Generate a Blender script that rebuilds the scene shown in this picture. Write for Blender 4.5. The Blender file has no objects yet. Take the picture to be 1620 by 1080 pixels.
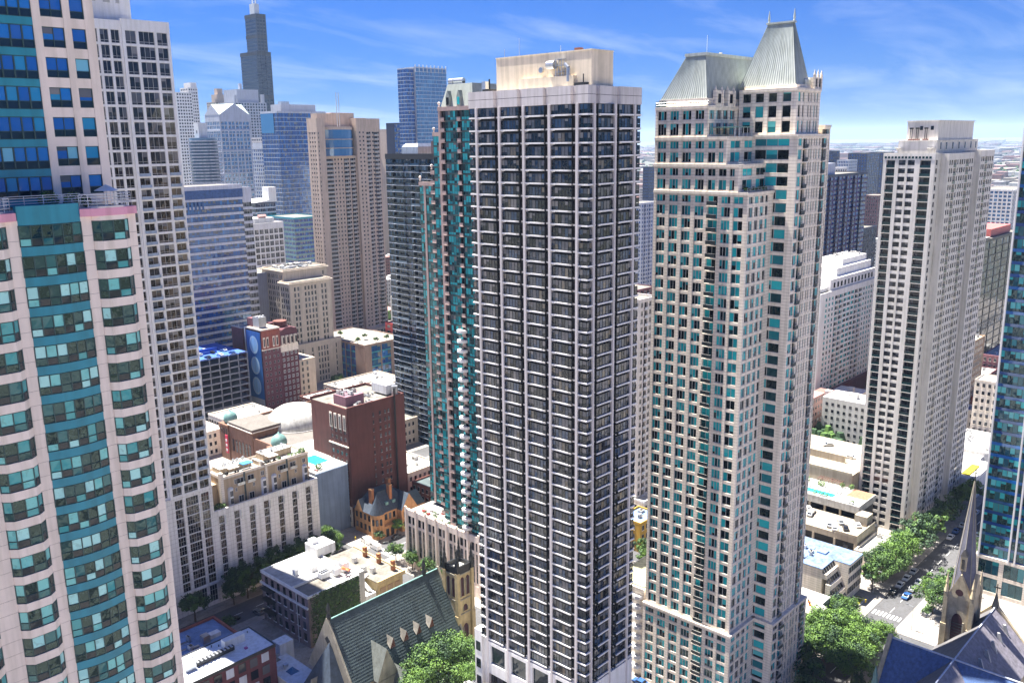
import bpy, math, random
import numpy as np
from mathutils import Vector, Matrix
random.seed(7)
SC = bpy.context.scene
COL = SC.collection
PI = math.pi
# ------------------------------------------------------------------ camera, sky, sun, exposure
# world axes: +x = west, +y = south, +z = up (metres); the camera hangs 150 m above the origin
cam = bpy.data.cameras.new("camera"); camo = bpy.data.objects.new("camera", cam); COL.objects.link(camo)
PITCH, ROLL, HEAD = math.radians(12.6576), math.radians(-.8119), math.radians(46.7518)
_f = Vector((math.sin(HEAD)*math.cos(PITCH), math.cos(HEAD)*math.cos(PITCH), -math.sin(PITCH)))
_r = Vector((math.cos(HEAD), -math.sin(HEAD), 0)); _u = _r.cross(_f)
_rr = math.cos(ROLL)*_r + math.sin(ROLL)*_u; _uu = -math.sin(ROLL)*_r + math.cos(ROLL)*_u
camo.matrix_world = Matrix.Translation((0, 0, 150)) @ Matrix((_rr, _uu, -_f)).transposed().to_4x4()
cam.sensor_width = 36; cam.lens = 1409.9/1620*36; cam.clip_start = 1; cam.clip_end = 100000
SC.camera = camo
CAM = np.array((0, 0, 150.))
SUN_EL, SUN_DIR = math.radians(66), Vector((-.13, 1, 0)).normalized()
w = bpy.data.worlds.new("World"); SC.world = w; w.use_nodes = True
nt = w.node_tree; nt.nodes.clear()
def N(nt, t, **k):
    n = nt.nodes.new(t)
    for a, v in k.items():
        if a.startswith('i_'): n.inputs[a[2:].replace('_', ' ')].default_value = v
        else: setattr(n, a, v)
    return n
out = N(nt, 'ShaderNodeOutputWorld'); bg = N(nt, 'ShaderNodeBackground'); sky = N(nt, 'ShaderNodeTexSky')
sky.sky_type = 'NISHITA'; sky.sun_disc = False; sky.sun_elevation = SUN_EL
sky.sun_rotation = math.atan2(SUN_DIR.x, SUN_DIR.y); sky.altitude = 150; sky.air_density = 1.0; sky.dust_density = .6; sky.ozone_density = 2.0
tc = N(nt, 'ShaderNodeTexCoord'); sep = N(nt, 'ShaderNodeSeparateXYZ'); nt.links.new(tc.outputs['Generated'], sep.inputs[0])
zp = N(nt, 'ShaderNodeMath', operation='ADD'); zp.inputs[1].default_value = .12; nt.links.new(sep.outputs[2], zp.inputs[0])
dv = N(nt, 'ShaderNodeVectorMath', operation='DIVIDE'); cx = N(nt, 'ShaderNodeCombineXYZ')
for i in range(3): nt.links.new(zp.outputs[0], cx.inputs[i])
nt.links.new(tc.outputs['Generated'], dv.inputs[0]); nt.links.new(cx.outputs[0], dv.inputs[1])
mp = N(nt, 'ShaderNodeMapping'); mp.inputs['Rotation'].default_value = (0, 0, math.radians(-28)); mp.inputs['Scale'].default_value = (.7, 1.5, .0)
nt.links.new(dv.outputs[0], mp.inputs[0])
no = N(nt, 'ShaderNodeTexNoise'); no.inputs['Scale'].default_value = 1.15; no.inputs['Detail'].default_value = 9; no.inputs['Roughness'].default_value = .6; no.inputs['Distortion'].default_value = .5
nt.links.new(mp.outputs[0], no.inputs['Vector'])
cr = N(nt, 'ShaderNodeValToRGB'); cr.color_ramp.elements[0].position = .47; cr.color_ramp.elements[1].position = .98
cr.color_ramp.elements[0].color = (0, 0, 0, 1); cr.color_ramp.elements[1].color = (.62, .62, .62, 1)
nt.links.new(no.outputs[0], cr.inputs[0])
hs = N(nt, 'ShaderNodeMixRGB', blend_type='MULTIPLY'); hs.inputs[0].default_value = 1; hs.inputs[2].default_value = (.028, .145, .43, 1)
nt.links.new(sky.outputs[0], hs.inputs[1])
mx = N(nt, 'ShaderNodeMixRGB'); mx.inputs[2].default_value = (3.0, 3.4, 4.0, 1)
nt.links.new(cr.outputs[0], mx.inputs[0]); nt.links.new(hs.outputs[0], mx.inputs[1])
nt.links.new(mx.outputs[0], bg.inputs[0]); bg.inputs[1].default_value = .075
nt.links.new(bg.outputs[0], out.inputs[0])
sl = bpy.data.lights.new("sun", 'SUN'); slo = bpy.data.objects.new("sun", sl); COL.objects.link(slo)
sl.energy = 5.0; sl.angle = math.radians(.5); sl.color = (1, .95, .87)
sd = Vector((SUN_DIR.x*math.cos(SUN_EL), SUN_DIR.y*math.cos(SUN_EL), math.sin(SUN_EL)))
slo.rotation_euler = sd.to_track_quat('Z', 'Y').to_euler(); slo.location = (0, 0, 900)
SC.view_settings.view_transform = 'Standard'; SC.view_settings.look = 'None'; SC.view_settings.gamma = 1
SC.view_settings.use_curve_mapping = False; SC.view_settings.exposure = 2.05

# ------------------------------------------------------------------ materials
MT = {}
def mat(name, col, rough=.8, var=.12, scale=.35, metal=0, bump=.0, col2=None, spec=.5, fine=0, streak=.16, joint=None):
    if name in MT: return MT[name]
    m = bpy.data.materials.new(name); m.use_nodes = True; t = m.node_tree; b = t.nodes['Principled BSDF']
    b.inputs['Roughness'].default_value = rough; b.inputs['Metallic'].default_value = metal; b.inputs['Specular IOR Level'].default_value = spec
    g = N(t, 'ShaderNodeNewGeometry'); n = N(t, 'ShaderNodeTexNoise'); n.inputs['Scale'].default_value = scale; n.inputs['Detail'].default_value = 6; n.inputs['Roughness'].default_value = .65
    t.links.new(g.outputs['Position'], n.inputs['Vector'])
    r = N(t, 'ShaderNodeValToRGB'); e = r.color_ramp.elements; e[0].position = .3; e[1].position = .7
    c2 = col2 or [min(1, c*(1+var)) for c in col]; c1 = [c*(1-var) for c in col]
    e[0].color = (*c1, 1); e[1].color = (*c2, 1)
    t.links.new(n.outputs[0], r.inputs[0]); src = r.outputs[0]
    if streak:   # faint vertical weather streaks
        mpp = N(t, 'ShaderNodeMapping'); mpp.inputs['Scale'].default_value = (1, 1, .07); t.links.new(g.outputs['Position'], mpp.inputs[0])
        ns = N(t, 'ShaderNodeTexNoise'); ns.inputs['Scale'].default_value = 1.1; ns.inputs['Detail'].default_value = 5; t.links.new(mpp.outputs[0], ns.inputs['Vector'])
        rs = N(t, 'ShaderNodeValToRGB'); rs.color_ramp.elements[0].position = .38; rs.color_ramp.elements[1].position = .56
        v = 1-streak; rs.color_ramp.elements[0].color = (v, v, v*.97, 1); rs.color_ramp.elements[1].color = (1, 1, 1, 1); t.links.new(ns.outputs[0], rs.inputs[0])
        mm = N(t, 'ShaderNodeMixRGB', blend_type='MULTIPLY'); mm.inputs[0].default_value = 1; t.links.new(src, mm.inputs[1]); t.links.new(rs.outputs[0], mm.inputs[2]); src = mm.outputs[0]
    if joint:    # fine joints between cladding stones
        sx_ = N(t, 'ShaderNodeSeparateXYZ'); t.links.new(g.outputs['Position'], sx_.inputs[0]); ad = N(t, 'ShaderNodeMath', operation='ADD'); t.links.new(sx_.outputs[0], ad.inputs[0]); t.links.new(sx_.outputs[1], ad.inputs[1])
        for so, per in ((sx_.outputs[2], joint[0]), (ad.outputs[0], joint[1])):
            if not per: continue
            dvv = N(t, 'ShaderNodeMath', operation='DIVIDE'); dvv.inputs[1].default_value = per; t.links.new(so, dvv.inputs[0])
            fr = N(t, 'ShaderNodeMath', operation='FRACT'); t.links.new(dvv.outputs[0], fr.inputs[0])
            gt = N(t, 'ShaderNodeMath', operation='LESS_THAN'); gt.inputs[1].default_value = .07/per; t.links.new(fr.outputs[0], gt.inputs[0])
            m2 = N(t, 'ShaderNodeMixRGB', blend_type='MULTIPLY'); m2.inputs[2].default_value = (.5, .46, .45, 1); t.links.new(gt.outputs[0], m2.inputs[0]); t.links.new(src, m2.inputs[1]); src = m2.outputs[0]
    t.links.new(src, b.inputs['Base Color'])
    if bump:
        n2 = N(t, 'ShaderNodeTexNoise'); n2.inputs['Scale'].default_value = fine or scale*8; n2.inputs['Detail'].default_value = 3
        t.links.new(g.outputs['Position'], n2.inputs['Vector'])
        bp = N(t, 'ShaderNodeBump'); bp.inputs['Strength'].default_value = bump; bp.inputs['Distance'].default_value = .1
        t.links.new(n2.outputs[0], bp.inputs['Height']); t.links.new(bp.outputs[0], b.inputs['Normal'])
    MT[name] = m; return m
def glass(name, ramp, ior=2.1, rough=.03, wob=.12, wscale=.5, tint=(1, 1, 1), streak=0, scol=(.3, .33, .3)):
    """window glass seen from outside; every pane takes one of the colours of its blinds / room behind; sky-blue ramps paint a reflected sky"""
    if name in MT: return MT[name]
    m = bpy.data.materials.new(name); m.use_nodes = True; t = m.node_tree; b = t.nodes['Principled BSDF']
    g = N(t, 'ShaderNodeNewGeometry'); o = N(t, 'ShaderNodeObjectInfo')
    a = N(t, 'ShaderNodeMath', operation='ADD'); t.links.new(g.outputs['Random Per Island'], a.inputs[0]); t.links.new(o.outputs['Random'], a.inputs[1])
    f = N(t, 'ShaderNodeMath', operation='FRACT'); t.links.new(a.outputs[0], f.inputs[0])
    r = N(t, 'ShaderNodeValToRGB'); r.color_ramp.interpolation = 'CONSTANT'; el = r.color_ramp.elements
    while len(el) > 1: el.remove(el[-1])
    for i, (p, c) in enumerate(ramp):
        e = el[0] if i == 0 else el.new(p)
        e.position = p; e.color = (*c, 1)
    t.links.new(f.outputs[0], r.inputs[0])
    n = N(t, 'ShaderNodeTexNoise'); n.inputs['Scale'].default_value = wscale; n.inputs['Detail'].default_value = 2
    t.links.new(g.outputs['Position'], n.inputs['Vector'])
    src = r.outputs[0]
    if streak:   # curtains, furniture and lamps behind the panes; painted blotchy reflections on the teal curtain wall
        n3 = N(t, 'ShaderNodeTexNoise'); n3.inputs['Scale'].default_value = 1.6; n3.inputs['Detail'].default_value = 4; n3.inputs['Distortion'].default_value = 1.5
        t.links.new(g.outputs['Position'], n3.inputs['Vector'])
        r3 = N(t, 'ShaderNodeValToRGB'); r3.color_ramp.elements[0].position = .56; r3.color_ramp.elements[1].position = .66
        t.links.new(n3.outputs[0], r3.inputs[0])
        ml = N(t, 'ShaderNodeMath', operation='MULTIPLY'); ml.inputs[1].default_value = streak; t.links.new(r3.outputs[0], ml.inputs[0])
        mxx = N(t, 'ShaderNodeMixRGB'); mxx.inputs[2].default_value = (*scol, 1)
        t.links.new(ml.outputs[0], mxx.inputs[0]); t.links.new(src, mxx.inputs[1]); src = mxx.outputs[0]
    t.links.new(src, b.inputs['Base Color'])
    b.inputs['Roughness'].default_value = rough; b.inputs['IOR'].default_value = ior; b.inputs['Specular Tint'].default_value = (*tint, 1)
    bp = N(t, 'ShaderNodeBump'); bp.inputs['Strength'].default_value = wob; bp.inputs['Distance'].default_value = .4
    t.links.new(n.outputs[0], bp.inputs['Height']); t.links.new(bp.outputs[0], b.inputs['Normal'])
    MT[name] = m; return m

# ------------------------------------------------------------------ mesh builder
class MB:
    def __init__(s): s.v = []; s.f = []; s.m = []; s.mats = []
    def mi(s, m):
        if m not in s.mats: s.mats.append(m)
        return s.mats.index(m)
    def face(s, pts, m):
        k = len(s.v); s.v += [tuple(p) for p in pts]; s.f.append(tuple(range(k, k+len(pts)))); s.m.append(s.mi(m))
    def box(s, x0, y0, z0, x1, y1, z1, m, skip=''):
        k = len(s.v); i = s.mi(m)
        s.v += [(x0, y0, z0), (x1, y0, z0), (x1, y1, z0), (x0, y1, z0), (x0, y0, z1), (x1, y0, z1), (x1, y1, z1), (x0, y1, z1)]
        for n, q in (('b', (0, 3, 2, 1)), ('t', (4, 5, 6, 7)), ('f', (0, 1, 5, 4)), ('r', (1, 2, 6, 5)), ('k', (2, 3, 7, 6)), ('l', (3, 0, 4, 7))):
            if n not in skip: s.f.append(tuple(k+a for a in q)); s.m.append(i)
        return s
    def prism(s, pts, z0, z1, m, top=None, cap=True, pts2=None):
        """pts counter-clockwise seen from above; pts2 an optional other outline for the top"""
        k = len(s.v); n = len(pts); i = s.mi(m); q = pts2 or pts
        s.v += [(*p[:2], z0) for p in pts] + [(*p[:2], z1) for p in q]
        for a in range(n): b = (a+1) % n; s.f.append((k+a, k+b, k+n+b, k+n+a)); s.m.append(i)
        if cap:
            s.f.append(tuple(k+n+a for a in range(n))); s.m.append(s.mi(top or m))
            s.f.append(tuple(k+a for a in reversed(range(n)))); s.m.append(i)
        return s
    def cyl(s, x, y, z0, z1, r, m, n=12, r2=None, top=None):
        r2 = r if r2 is None else r2
        P = [(x+r*math.cos(2*PI*a/n), y+r*math.sin(2*PI*a/n)) for a in range(n)]
        Q = [(x+r2*math.cos(2*PI*a/n), y+r2*math.sin(2*PI*a/n)) for a in range(n)]
        return s.prism(P, z0, z1, m, top, True, Q)
    def lathe(s, x, y, prof, m, n=16):
        k = len(s.v); i = s.mi(m)
        for r, z in prof: s.v += [(x+r*math.cos(2*PI*a/n), y+r*math.sin(2*PI*a/n), z) for a in range(n)]
        for j in range(len(prof)-1):
            for a in range(n):
                b = (a+1) % n; s.f.append((k+j*n+a, k+j*n+b, k+(j+1)*n+b, k+(j+1)*n+a)); s.m.append(i)
        s.f.append(tuple(k+a for a in reversed(range(n)))); s.m.append(i)
        s.f.append(tuple(k+(len(prof)-1)*n+a for a in range(n))); s.m.append(i)
        return s
    def bar(s, a, b, r, m, n=4):
        if n > 4:   # round pipe
            a = Vector(a); b = Vector(b); d = (b-a).normalized(); u = d.orthogonal().normalized(); v = d.cross(u); k = len(s.v); i = s.mi(m)
            for p in (a, b): s.v += [tuple(p+(u*math.cos(2*PI*t/n)+v*math.sin(2*PI*t/n))*r) for t in range(n)]
            for t in range(n): q = (t+1) % n; s.f.append((k+t, k+q, k+n+q, k+n+t)); s.m.append(i)
            s.f.append(tuple(k+t for t in reversed(range(n)))); s.f.append(tuple(k+n+t for t in range(n))); s.m += [i, i]
            return s
        a = Vector(a); b = Vector(b); d = (b-a).normalized(); u = d.orthogonal().normalized(); v = d.cross(u); k = len(s.v); i = s.mi(m)
        for p in (a, b):
            for c in (u+v, -u+v, -u-v, u-v): s.v.append(tuple(p+c*r*.7071))
        for q in ((0, 1, 5, 4), (1, 2, 6, 5), (2, 3, 7, 6), (3, 0, 4, 7), (3, 2, 1, 0), (4, 5, 6, 7)): s.f.append(tuple(k+t for t in q)); s.m.append(i)
        return s
    def gable(s, x0, y0, x1, y1, z0, z1, m, axis='x', wall=None, ov=0):
        """gabled roof solid, ridge along axis"""
        wl = wall or m
        if axis == 'x':
            ym = (y0+y1)/2
            s.face([(x0, y0, z0), (x1, y0, z0), (x1, ym, z1), (x0, ym, z1)], m); s.face([(x1, y1, z0), (x0, y1, z0), (x0, ym, z1), (x1, ym, z1)], m)
            s.face([(x0, y1, z0), (x0, y0, z0), (x0, ym, z1)], wl); s.face([(x1, y0, z0), (x1, y1, z0), (x1, ym, z1)], wl)
        else:
            xm = (x0+x1)/2
            s.face([(x0, y1, z0), (x0, y0, z0), (xm, y0, z1), (xm, y1, z1)], m); s.face([(x1, y0, z0), (x1, y1, z0), (xm, y1, z1), (xm, y0, z1)], m)
            s.face([(x0, y0, z0), (x1, y0, z0), (xm, y0, z1)], wl); s.face([(x1, y1, z0), (x0, y1, z0), (xm, y1, z1)], wl)
        s.face([(x0, y0, z0), (x0, y1, z0), (x1, y1, z0), (x1, y0, z0)], m)
        return s
    def mesh(s, name):
        me = bpy.data.meshes.new(name); me.from_pydata(s.v, [], s.f)
        for m in s.mats: me.materials.append(m)
        me.polygons.foreach_set('material_index', s.m); me.update(); return me

def obj(name, data, parent=None, loc=(0, 0, 0), rz=0, kind=None, smooth=False):
    if isinstance(data, MB): data = data.mesh(name)
    if smooth and data: data.polygons.foreach_set('use_smooth', [True]*len(data.polygons))
    o = bpy.data.objects.new(name, data); COL.objects.link(o)
    o.location = loc
    if rz: o.rotation_euler = (0, 0, rz)
    if parent: o.parent = parent
    if kind: o['kind'] = kind
    return o
def thing(name, label, cat, loc=(0, 0, 0), group=None, rz=0):
    o = bpy.data.objects.new(name, None); COL.objects.link(o); o.location = loc; o.rotation_euler = (0, 0, rz); o.empty_display_size = .5
    o['label'] = label; o['category'] = cat
    if group: o['group'] = group
    return o
def tag(o, label, cat, group=None):
    o['label'] = label; o['category'] = cat
    if group: o['group'] = group
    return o
def local(mb, root):
    l = root.location; mb.v = [(x-l[0], y-l[1], z-l[2]) for x, y, z in mb.v]; return mb
def part(name, mb, root, **k): return obj(name, local(mb, root), root, **k)    # mb in world coordinates

FPX = 1409.9
_R = np.array([_rr, _uu, _f])
def px(p):
    v = _R @ (np.asarray(p, float)-CAM)
    return (810+FPX*v[0]/v[2], 540-FPX*v[1]/v[2], v[2]) if v[2] > 1 else (-9999, -9999, 1)

# repeated pieces of a thing: the 300 that show largest become objects, the rest one joined part
Q = {}
MESH = {}
def inst(root, name, mb, x, y, z, rz, size, subs=(), vis=True, lim=300, mn=8.5):
    Q.setdefault(root.name, (root, {}))[1].setdefault(name, dict(it=[], lim=lim, mn=mn))['it'].append((mb, x, y, z, rz, size, subs, vis))
def tomesh(mb, name):
    k = id(mb)
    if k not in MESH: MESH[k] = (mb.mesh(name), mb)
    return MESH[k][0]
def flush(root):
    if root.name not in Q: return
    L = root.location; fl = Q.pop(root.name)[1]
    for name, d in fl.items():
        sc = []
        for i, it in enumerate(d['it']):
            X, Y, dep = px((it[1], it[2], it[3]))
            s = FPX*it[5]/dep if (it[7] and -25 < X < 1645 and -25 < Y < 1105) else 0
            sc.append((s, i))
        sc.sort(key=lambda a: (-a[0], a[1]))
        ind = [i for s, i in sc[:d['lim']] if s >= d['mn']]; rest = [i for s, i in sc if i not in set(ind)]
        ind.sort()
        for i in ind:
            mb, x, y, z, rz, size, subs, vis = d['it'][i]
            o = obj(name, tomesh(mb, name), root, (x-L[0], y-L[1], z-L[2]), rz)
            for sn, smb, off in subs: obj(sn, tomesh(smb, sn), o, off)
        if rest:
            V = []; F = []; M = []; mats = []; k = 0
            for i in sorted(rest):
                mb, x, y, z, rz, size, subs, vis = d['it'][i]
                for b, off in [(mb, (0, 0, 0))]+[(s[1], s[2]) for s in subs]:
                    if not hasattr(b, 'np'): b.np = (np.array(b.v, float),)
                    v = b.np[0]+np.array(off); c, s_ = math.cos(rz), math.sin(rz)
                    V.append(np.stack([v[:, 0]*c-v[:, 1]*s_+x-L[0], v[:, 0]*s_+v[:, 1]*c+y-L[1], v[:, 2]+z-L[2]], 1))
                    mp_ = []
                    for m in b.mats:
                        if m not in mats: mats.append(m)
                        mp_.append(mats.index(m))
                    F += [tuple(k+a for a in f) for f in b.f]; M += [mp_[a] for a in b.m]; k += len(b.v)
            me = bpy.data.meshes.new(name); me.from_pydata(np.concatenate(V).tolist(), [], F)
            for m in mats: me.materials.append(m)
            me.polygons.foreach_set('material_index', M); me.update()
            o = obj(name, me, root)
            o['kind'] = 'stuff'

# ------------------------------------------------------------------ facade pieces (local frame: x along the wall, y into it, z up)
CACHE = {}
def cached(key, fn):
    if key not in CACHE: CACHE[key] = fn()
    return CACHE[key]
def m_box(w, d, h, m, skip=''): return cached(('box', round(w, 3), round(d, 3), round(h, 3), m.name, skip), lambda: MB().box(0, 0, 0, w, d, h, m, skip))
def m_win(w, h, nv, nh, fm, gm, d=.28, fw=.09, low=.0, var=0, gm2=None):
    def mk():
        rd = random.Random(hash((w, h, nv, nh, var)) & 0xffff); b = MB()
        b.box(0, d-.1, 0, w, d, fw, fm, 'kb'); b.box(0, d-.1, h-fw, w, d, h, fm, 'kt')
        b.box(0, d-.1, fw, fw, d, h-fw, fm, 'kltb'); b.box(w-fw, d-.1, fw, w, d, h-fw, fm, 'krtb')
        zs = [fw]+([low*h] if low else [])+[h-fw] if nh < 2 or low else [fw]+[h*i/nh for i in range(1, nh)]+[h-fw]
        xs = [fw]+[w*i/nv for i in range(1, nv)]+[w-fw]
        for x in xs[1:-1]: b.box(x-fw/2, d-.085, fw, x+fw/2, d-.01, h-fw, fm, 'kbt')
        for z in zs[1:-1]: b.box(fw, d-.07, z-fw/2, w-fw, d-.02, z+fw/2, fm, 'klr')
        for i in range(len(xs)-1):
            for j in range(len(zs)-1):
                a, c, e, f = [rd.uniform(-.012, .012) for _ in range(4)]
                y = d-.02
                if rd.random() < .3 and (j == len(zs)-2) and 'blind_behind_glass' in MT:
                    zb_ = zs[j+1]-(zs[j+1]-zs[j])*rd.choice((.3, .5, .7)); b.face([(xs[i], y-.016, zb_), (xs[i+1], y-.016, zb_), (xs[i+1], y-.016, zs[j+1]), (xs[i], y-.016, zs[j+1])], MT['blind_behind_teal_glass' if 'teal' in gm.name else 'blind_behind_glass'])
                b.face([(xs[i], y+a, zs[j]), (xs[i+1], y+c, zs[j]), (xs[i+1], y+e, zs[j+1]), (xs[i], y+f, zs[j+1])], (gm2 if gm2 and j == 0 and len(zs) > 2 else gm))
        return b
    return cached(('win', round(w, 3), round(h, 3), nv, nh, fm.name, gm.name, d, fw, low, var), mk)
def m_balc(w, proj, D, fh, slab, rail, gm, fm, st=.22, rh=1.05, solid=False, door=True):
    def mk():
        b = MB()
        b.box(.02, -proj, 0, w-.02, D-.02, st, slab)
        if door:
            n = max(2, int(w/1.1)); z1 = fh-.25
            for i in range(n):
                x0, x1 = w*i/n+.04, w*(i+1)/n-.04
                b.face([(x0, D-.05, st), (x1, D-.05, st), (x1, D-.05, z1), (x0, D-.05, z1)], gm)
            for i in range(n+1): b.box(w*i/n-.04 if i else .02, D-.1, st, w*i/n+.04 if i < n else w-.02, D-.02, z1, fm, 'ktb')
        if proj > .2 or not solid:
            y = -proj+.03
            if solid: b.box(.02, y, st, w-.02, y+.12, rh+st, rail)
            else:
                b.box(.05, y, st+.08, w-.05, y+.03, rh+st-.05, rail)
                b.box(.02, y-.02, rh+st-.05, w-.02, y+.06, rh+st, fm)
            if proj > .5:
                for xx in (.02, w-.08): b.box(xx, y+.12, st+.08, xx+.05, 0, rh+st-.05, rail)
        return b
    return cached(('balc', round(w, 3), proj, D, round(fh, 3), slab.name, rail.name, gm.name, solid, door, st, rh), mk)

def face(root, ox, oy, ang, L, z0, nfl, fh, pat, S):
    """one facade. pat = (unit list, repeats): ('p',w) pier, ('w',w[,nv]) window, ('b',w) balcony, ('s',w) plain wall, ('o',w) open slot"""
    if isinstance(pat, tuple): units = list(pat[0])*pat[1] + (list(pat[2]) if len(pat) > 2 else [])
    else: units = pat
    tot = sum(u[1] for u in units); k = L/tot; D = S.get('D', .5); sp = S.get('sp', .9)
    ca, sa = math.cos(ang), math.sin(ang)
    nx, ny = sa, -ca      # outward normal
    mid = (ox+ca*L/2, oy+sa*L/2)
    facing = (CAM[0]-mid[0])*nx+(CAM[1]-mid[1])*ny > 0
    P = lambda u, dep=0: (ox+ca*u-nx*dep, oy+sa*u-ny*dep)
    u = 0; grp = None; H = nfl*fh; lim = S.get('lim', 300)
    segs = []
    for t in units+[('b', 0)]:
        wdt = t[1]*k
        if t[0] in 'pw' or (t[0] == 's'):
            if grp is None: grp = u
        else:
            if grp is not None and u > grp: segs.append((grp, u))
            grp = None
        if t[1] == 0: break
        if t[0] == 'p':
            pm = S.get('pier', S['wall']); x, y = P(u, -S.get('proud', 0))
            inst(root, S.get('pname', 'pier'), m_box(wdt, D+S.get('proud', 0)-.05, H+S.get('pext', 0), pm), x, y, z0, ang, max(wdt*2.5, 3), vis=facing, mn=6)
        elif t[0] == 's':
            x, y = P(u, .03); inst(root, 'wall_panel', m_box(wdt, D-.06, H, S.get('solid', S['wall'])), x, y, z0, ang, 6, vis=facing)
        elif t[0] == 'w':
            nv = t[2] if len(t) > 2 else S.get('nv', 2); x, y = P(u)
            h = fh-sp
            for f in range(nfl):
                if S.get('skipw') and S['skipw'](f, u): continue
                mb = m_win(wdt-.01, h-.01, nv, S.get('nh', 1), S['frame'], t[3] if len(t) > 3 else S['glass'], S.get('rec', .28), S.get('fw', .09), S.get('low', 0), (f*7+int(u)) % 5, S.get('glass2'))
                inst(root, 'window', mb, x, y, z0+f*fh+sp, ang, max(wdt, h), vis=facing, lim=lim)
                if S.get('juliet') and S['juliet'](f, u):
                    inst(root, 'balcony', m_balc(wdt+.2, .7, 0, fh, S.get('slab', S['wall']), S['rail'], S['glass'], S['frame'], door=False, solid=False, st=.15, rh=.9), *P(u-.1), z0+f*fh+sp-.3, ang, wdt, vis=facing, lim=lim)
        elif t[0] == 'b':
            x, y = P(u)
            for f in range(nfl):
                mb = m_balc(wdt, S.get('proj', 1.2), D, fh, S.get('slab', S['wall']), S['rail'], S.get('glassb', S['glass']), S['frame'], solid=S.get('rsolid', False))
                inst(root, 'balcony', mb, x, y, z0+f*fh, ang, max(wdt, 2.5), vis=facing, lim=lim)
        u += wdt
    for a, b in segs:
        x, y = P(a+.02, S.get('spin', .06))
        mb = m_box(b-a-.04, D-.1, sp, S.get('span', S['wall']))
        for f in range(nfl): inst(root, 'spandrel', mb, x, y, z0+f*fh, ang, (b-a)*.5, vis=facing, lim=lim)
def tower(name, label, cat, x0, y0, x1, y1, z0, z1, fh, wall, glassm, frame, Np=None, Ep=None, roof=None, par=1.0, group=None, root=None, cap=None, corner=True, **S):
    """box tower: facades on the north (toward -y) and east (toward -x) sides, plain walls behind"""
    if root is None: root = thing(name, label, cat, ((x0+x1)/2, (y0+y1)/2, z0 if z0 < 5 else 0), group)
    S = dict(S); S.update(wall=wall, glass=glassm, frame=frame); D = S.get('D', .5); S['D'] = D
    capm = cap or wall; top = S.get('top', 1.2)
    nfl = max(1, int(round((z1-top-z0)/fh))); fh = (z1-top-z0)/nfl
    b = MB().box(x0+(D if Ep else 0), y0+(D if Np else 0), z0, x1, y1, z1-top, S.get('core', wall), 'b')
    part('core', b, root)
    zt = z1-top
    b = MB()
    for a in ((x0-.05, y0-.05, x1+.05, y0+.45), (x0-.05, y1-.45, x1+.05, y1+.05), (x0-.05, y0+.45, x0+.45, y1-.45), (x1-.45, y0+.45, x1+.05, y1-.45)):
        b.box(a[0], a[1], zt+.01, a[2], a[3], z1+par*.3, capm)
    part('parapet', b, root)
    part('roof_deck', MB().box(x0+.44, y0+.44, zt+.01, x1-.44, y1-.44, z1-.3, roof or M_roof), root)
    if Np: face(root, x0, y0, 0, x1-x0, z0, nfl, fh, Np, S)
    if Ep: face(root, x0+.004, y1, -PI/2, y1-y0-.004, z0, nfl, fh, Ep, S)
    return root
# ------------------------------------------------------------------ palette
M_roof = mat('pale_roof_membrane', (.19, .175, .15), .9, .4, .25, bump=.2)
M_roofw = mat('white_roof_membrane', (.42, .41, .385), .85, .3, .3)
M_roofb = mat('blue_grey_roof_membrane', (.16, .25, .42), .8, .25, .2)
M_gravel = mat('roof_gravel', (.26, .24, .21), .95, .3, .3, bump=.3)
M_conc = mat('concrete', (.5, .49, .47), .85, .12, .3)
M_white = mat('white_concrete', (.8, .78, .76), .75, .06, .3, streak=.1)
M_pod = mat('white_podium_stone', (.8, .77, .73), .75, .06, .3, joint=(1.45, 1.9))
M_lilac = mat('pale_grey_precast', (.62, .575, .565), .7, .06, .3)
M_cream = mat('cream_precast', (.82, .73, .62), .75, .08, .4, joint=(.79, 0))
M_pink = mat('rosy_precast', (.87, .74, .64), .72, .05, .5)
M_cerise = mat('cerise_band', (.78, .36, .46), .6, .05, .5)
M_teal = mat('teal_panel', (.02, .25, .33), .45, .08, .4)
M_mull = mat('dark_green_mullion', (.03, .075, .075), .5, .1, 1)
M_dark = mat('dark_bronze_frame', (.018, .02, .025), .5, .1, 1)
M_wfr = mat('pale_window_frame', (.45, .44, .42), .5, .05, 1)
M_steel = mat('galvanised_steel', (.5, .52, .55), .35, .1, .6, metal=.8)
M_rail = mat('white_rail', (.7, .7, .7), .5, .03, 1)
M_black = mat('black_metal', (.012, .013, .015), .45, .1, 1)
M_beigep = mat('beige_stucco', (.78, .66, .5), .85, .1, .25)
M_brown = mat('brown_brick', (.17, .065, .05), .9, .2, .5, bump=.2)
M_maroon = mat('maroon_brick', (.12, .04, .05), .9, .2, .4, bump=.2)
M_red = mat('red_brick', (.3, .085, .06), .9, .2, .4, bump=.2)
M_tanb = mat('tan_brick', (.36, .25, .16), .9, .15, .4, bump=.2)
M_copper = mat('verdigris_copper', (.14, .27, .25), .6, .2, .5)
M_slate = mat('grey_slate', (.06, .085, .088), .75, .3, .25, bump=.4, fine=3)
M_slateb = mat('blue_slate', (.055, .11, .26), .7, .35, 1.2, bump=.5, fine=4)  # blue stands for sky-lit shade on the cathedral transept
M_slated = mat('dark_mansion_slate', (.035, .05, .075), .7, .35, .8, bump=.5, fine=4)
M_lime = mat('buff_limestone', (.48, .37, .2), .85, .3, .3, bump=.3)
M_limeg = mat('grey_limestone', (.3, .27, .21), .85, .25, .3, bump=.3)
M_asph = mat('asphalt', (.085, .085, .09), .9, .2, .15)
M_walk = mat('pavement_concrete', (.29, .265, .24), .9, .3, .2)
M_line = mat('road_paint', (.75, .75, .72), .7, .05, 1)
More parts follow.
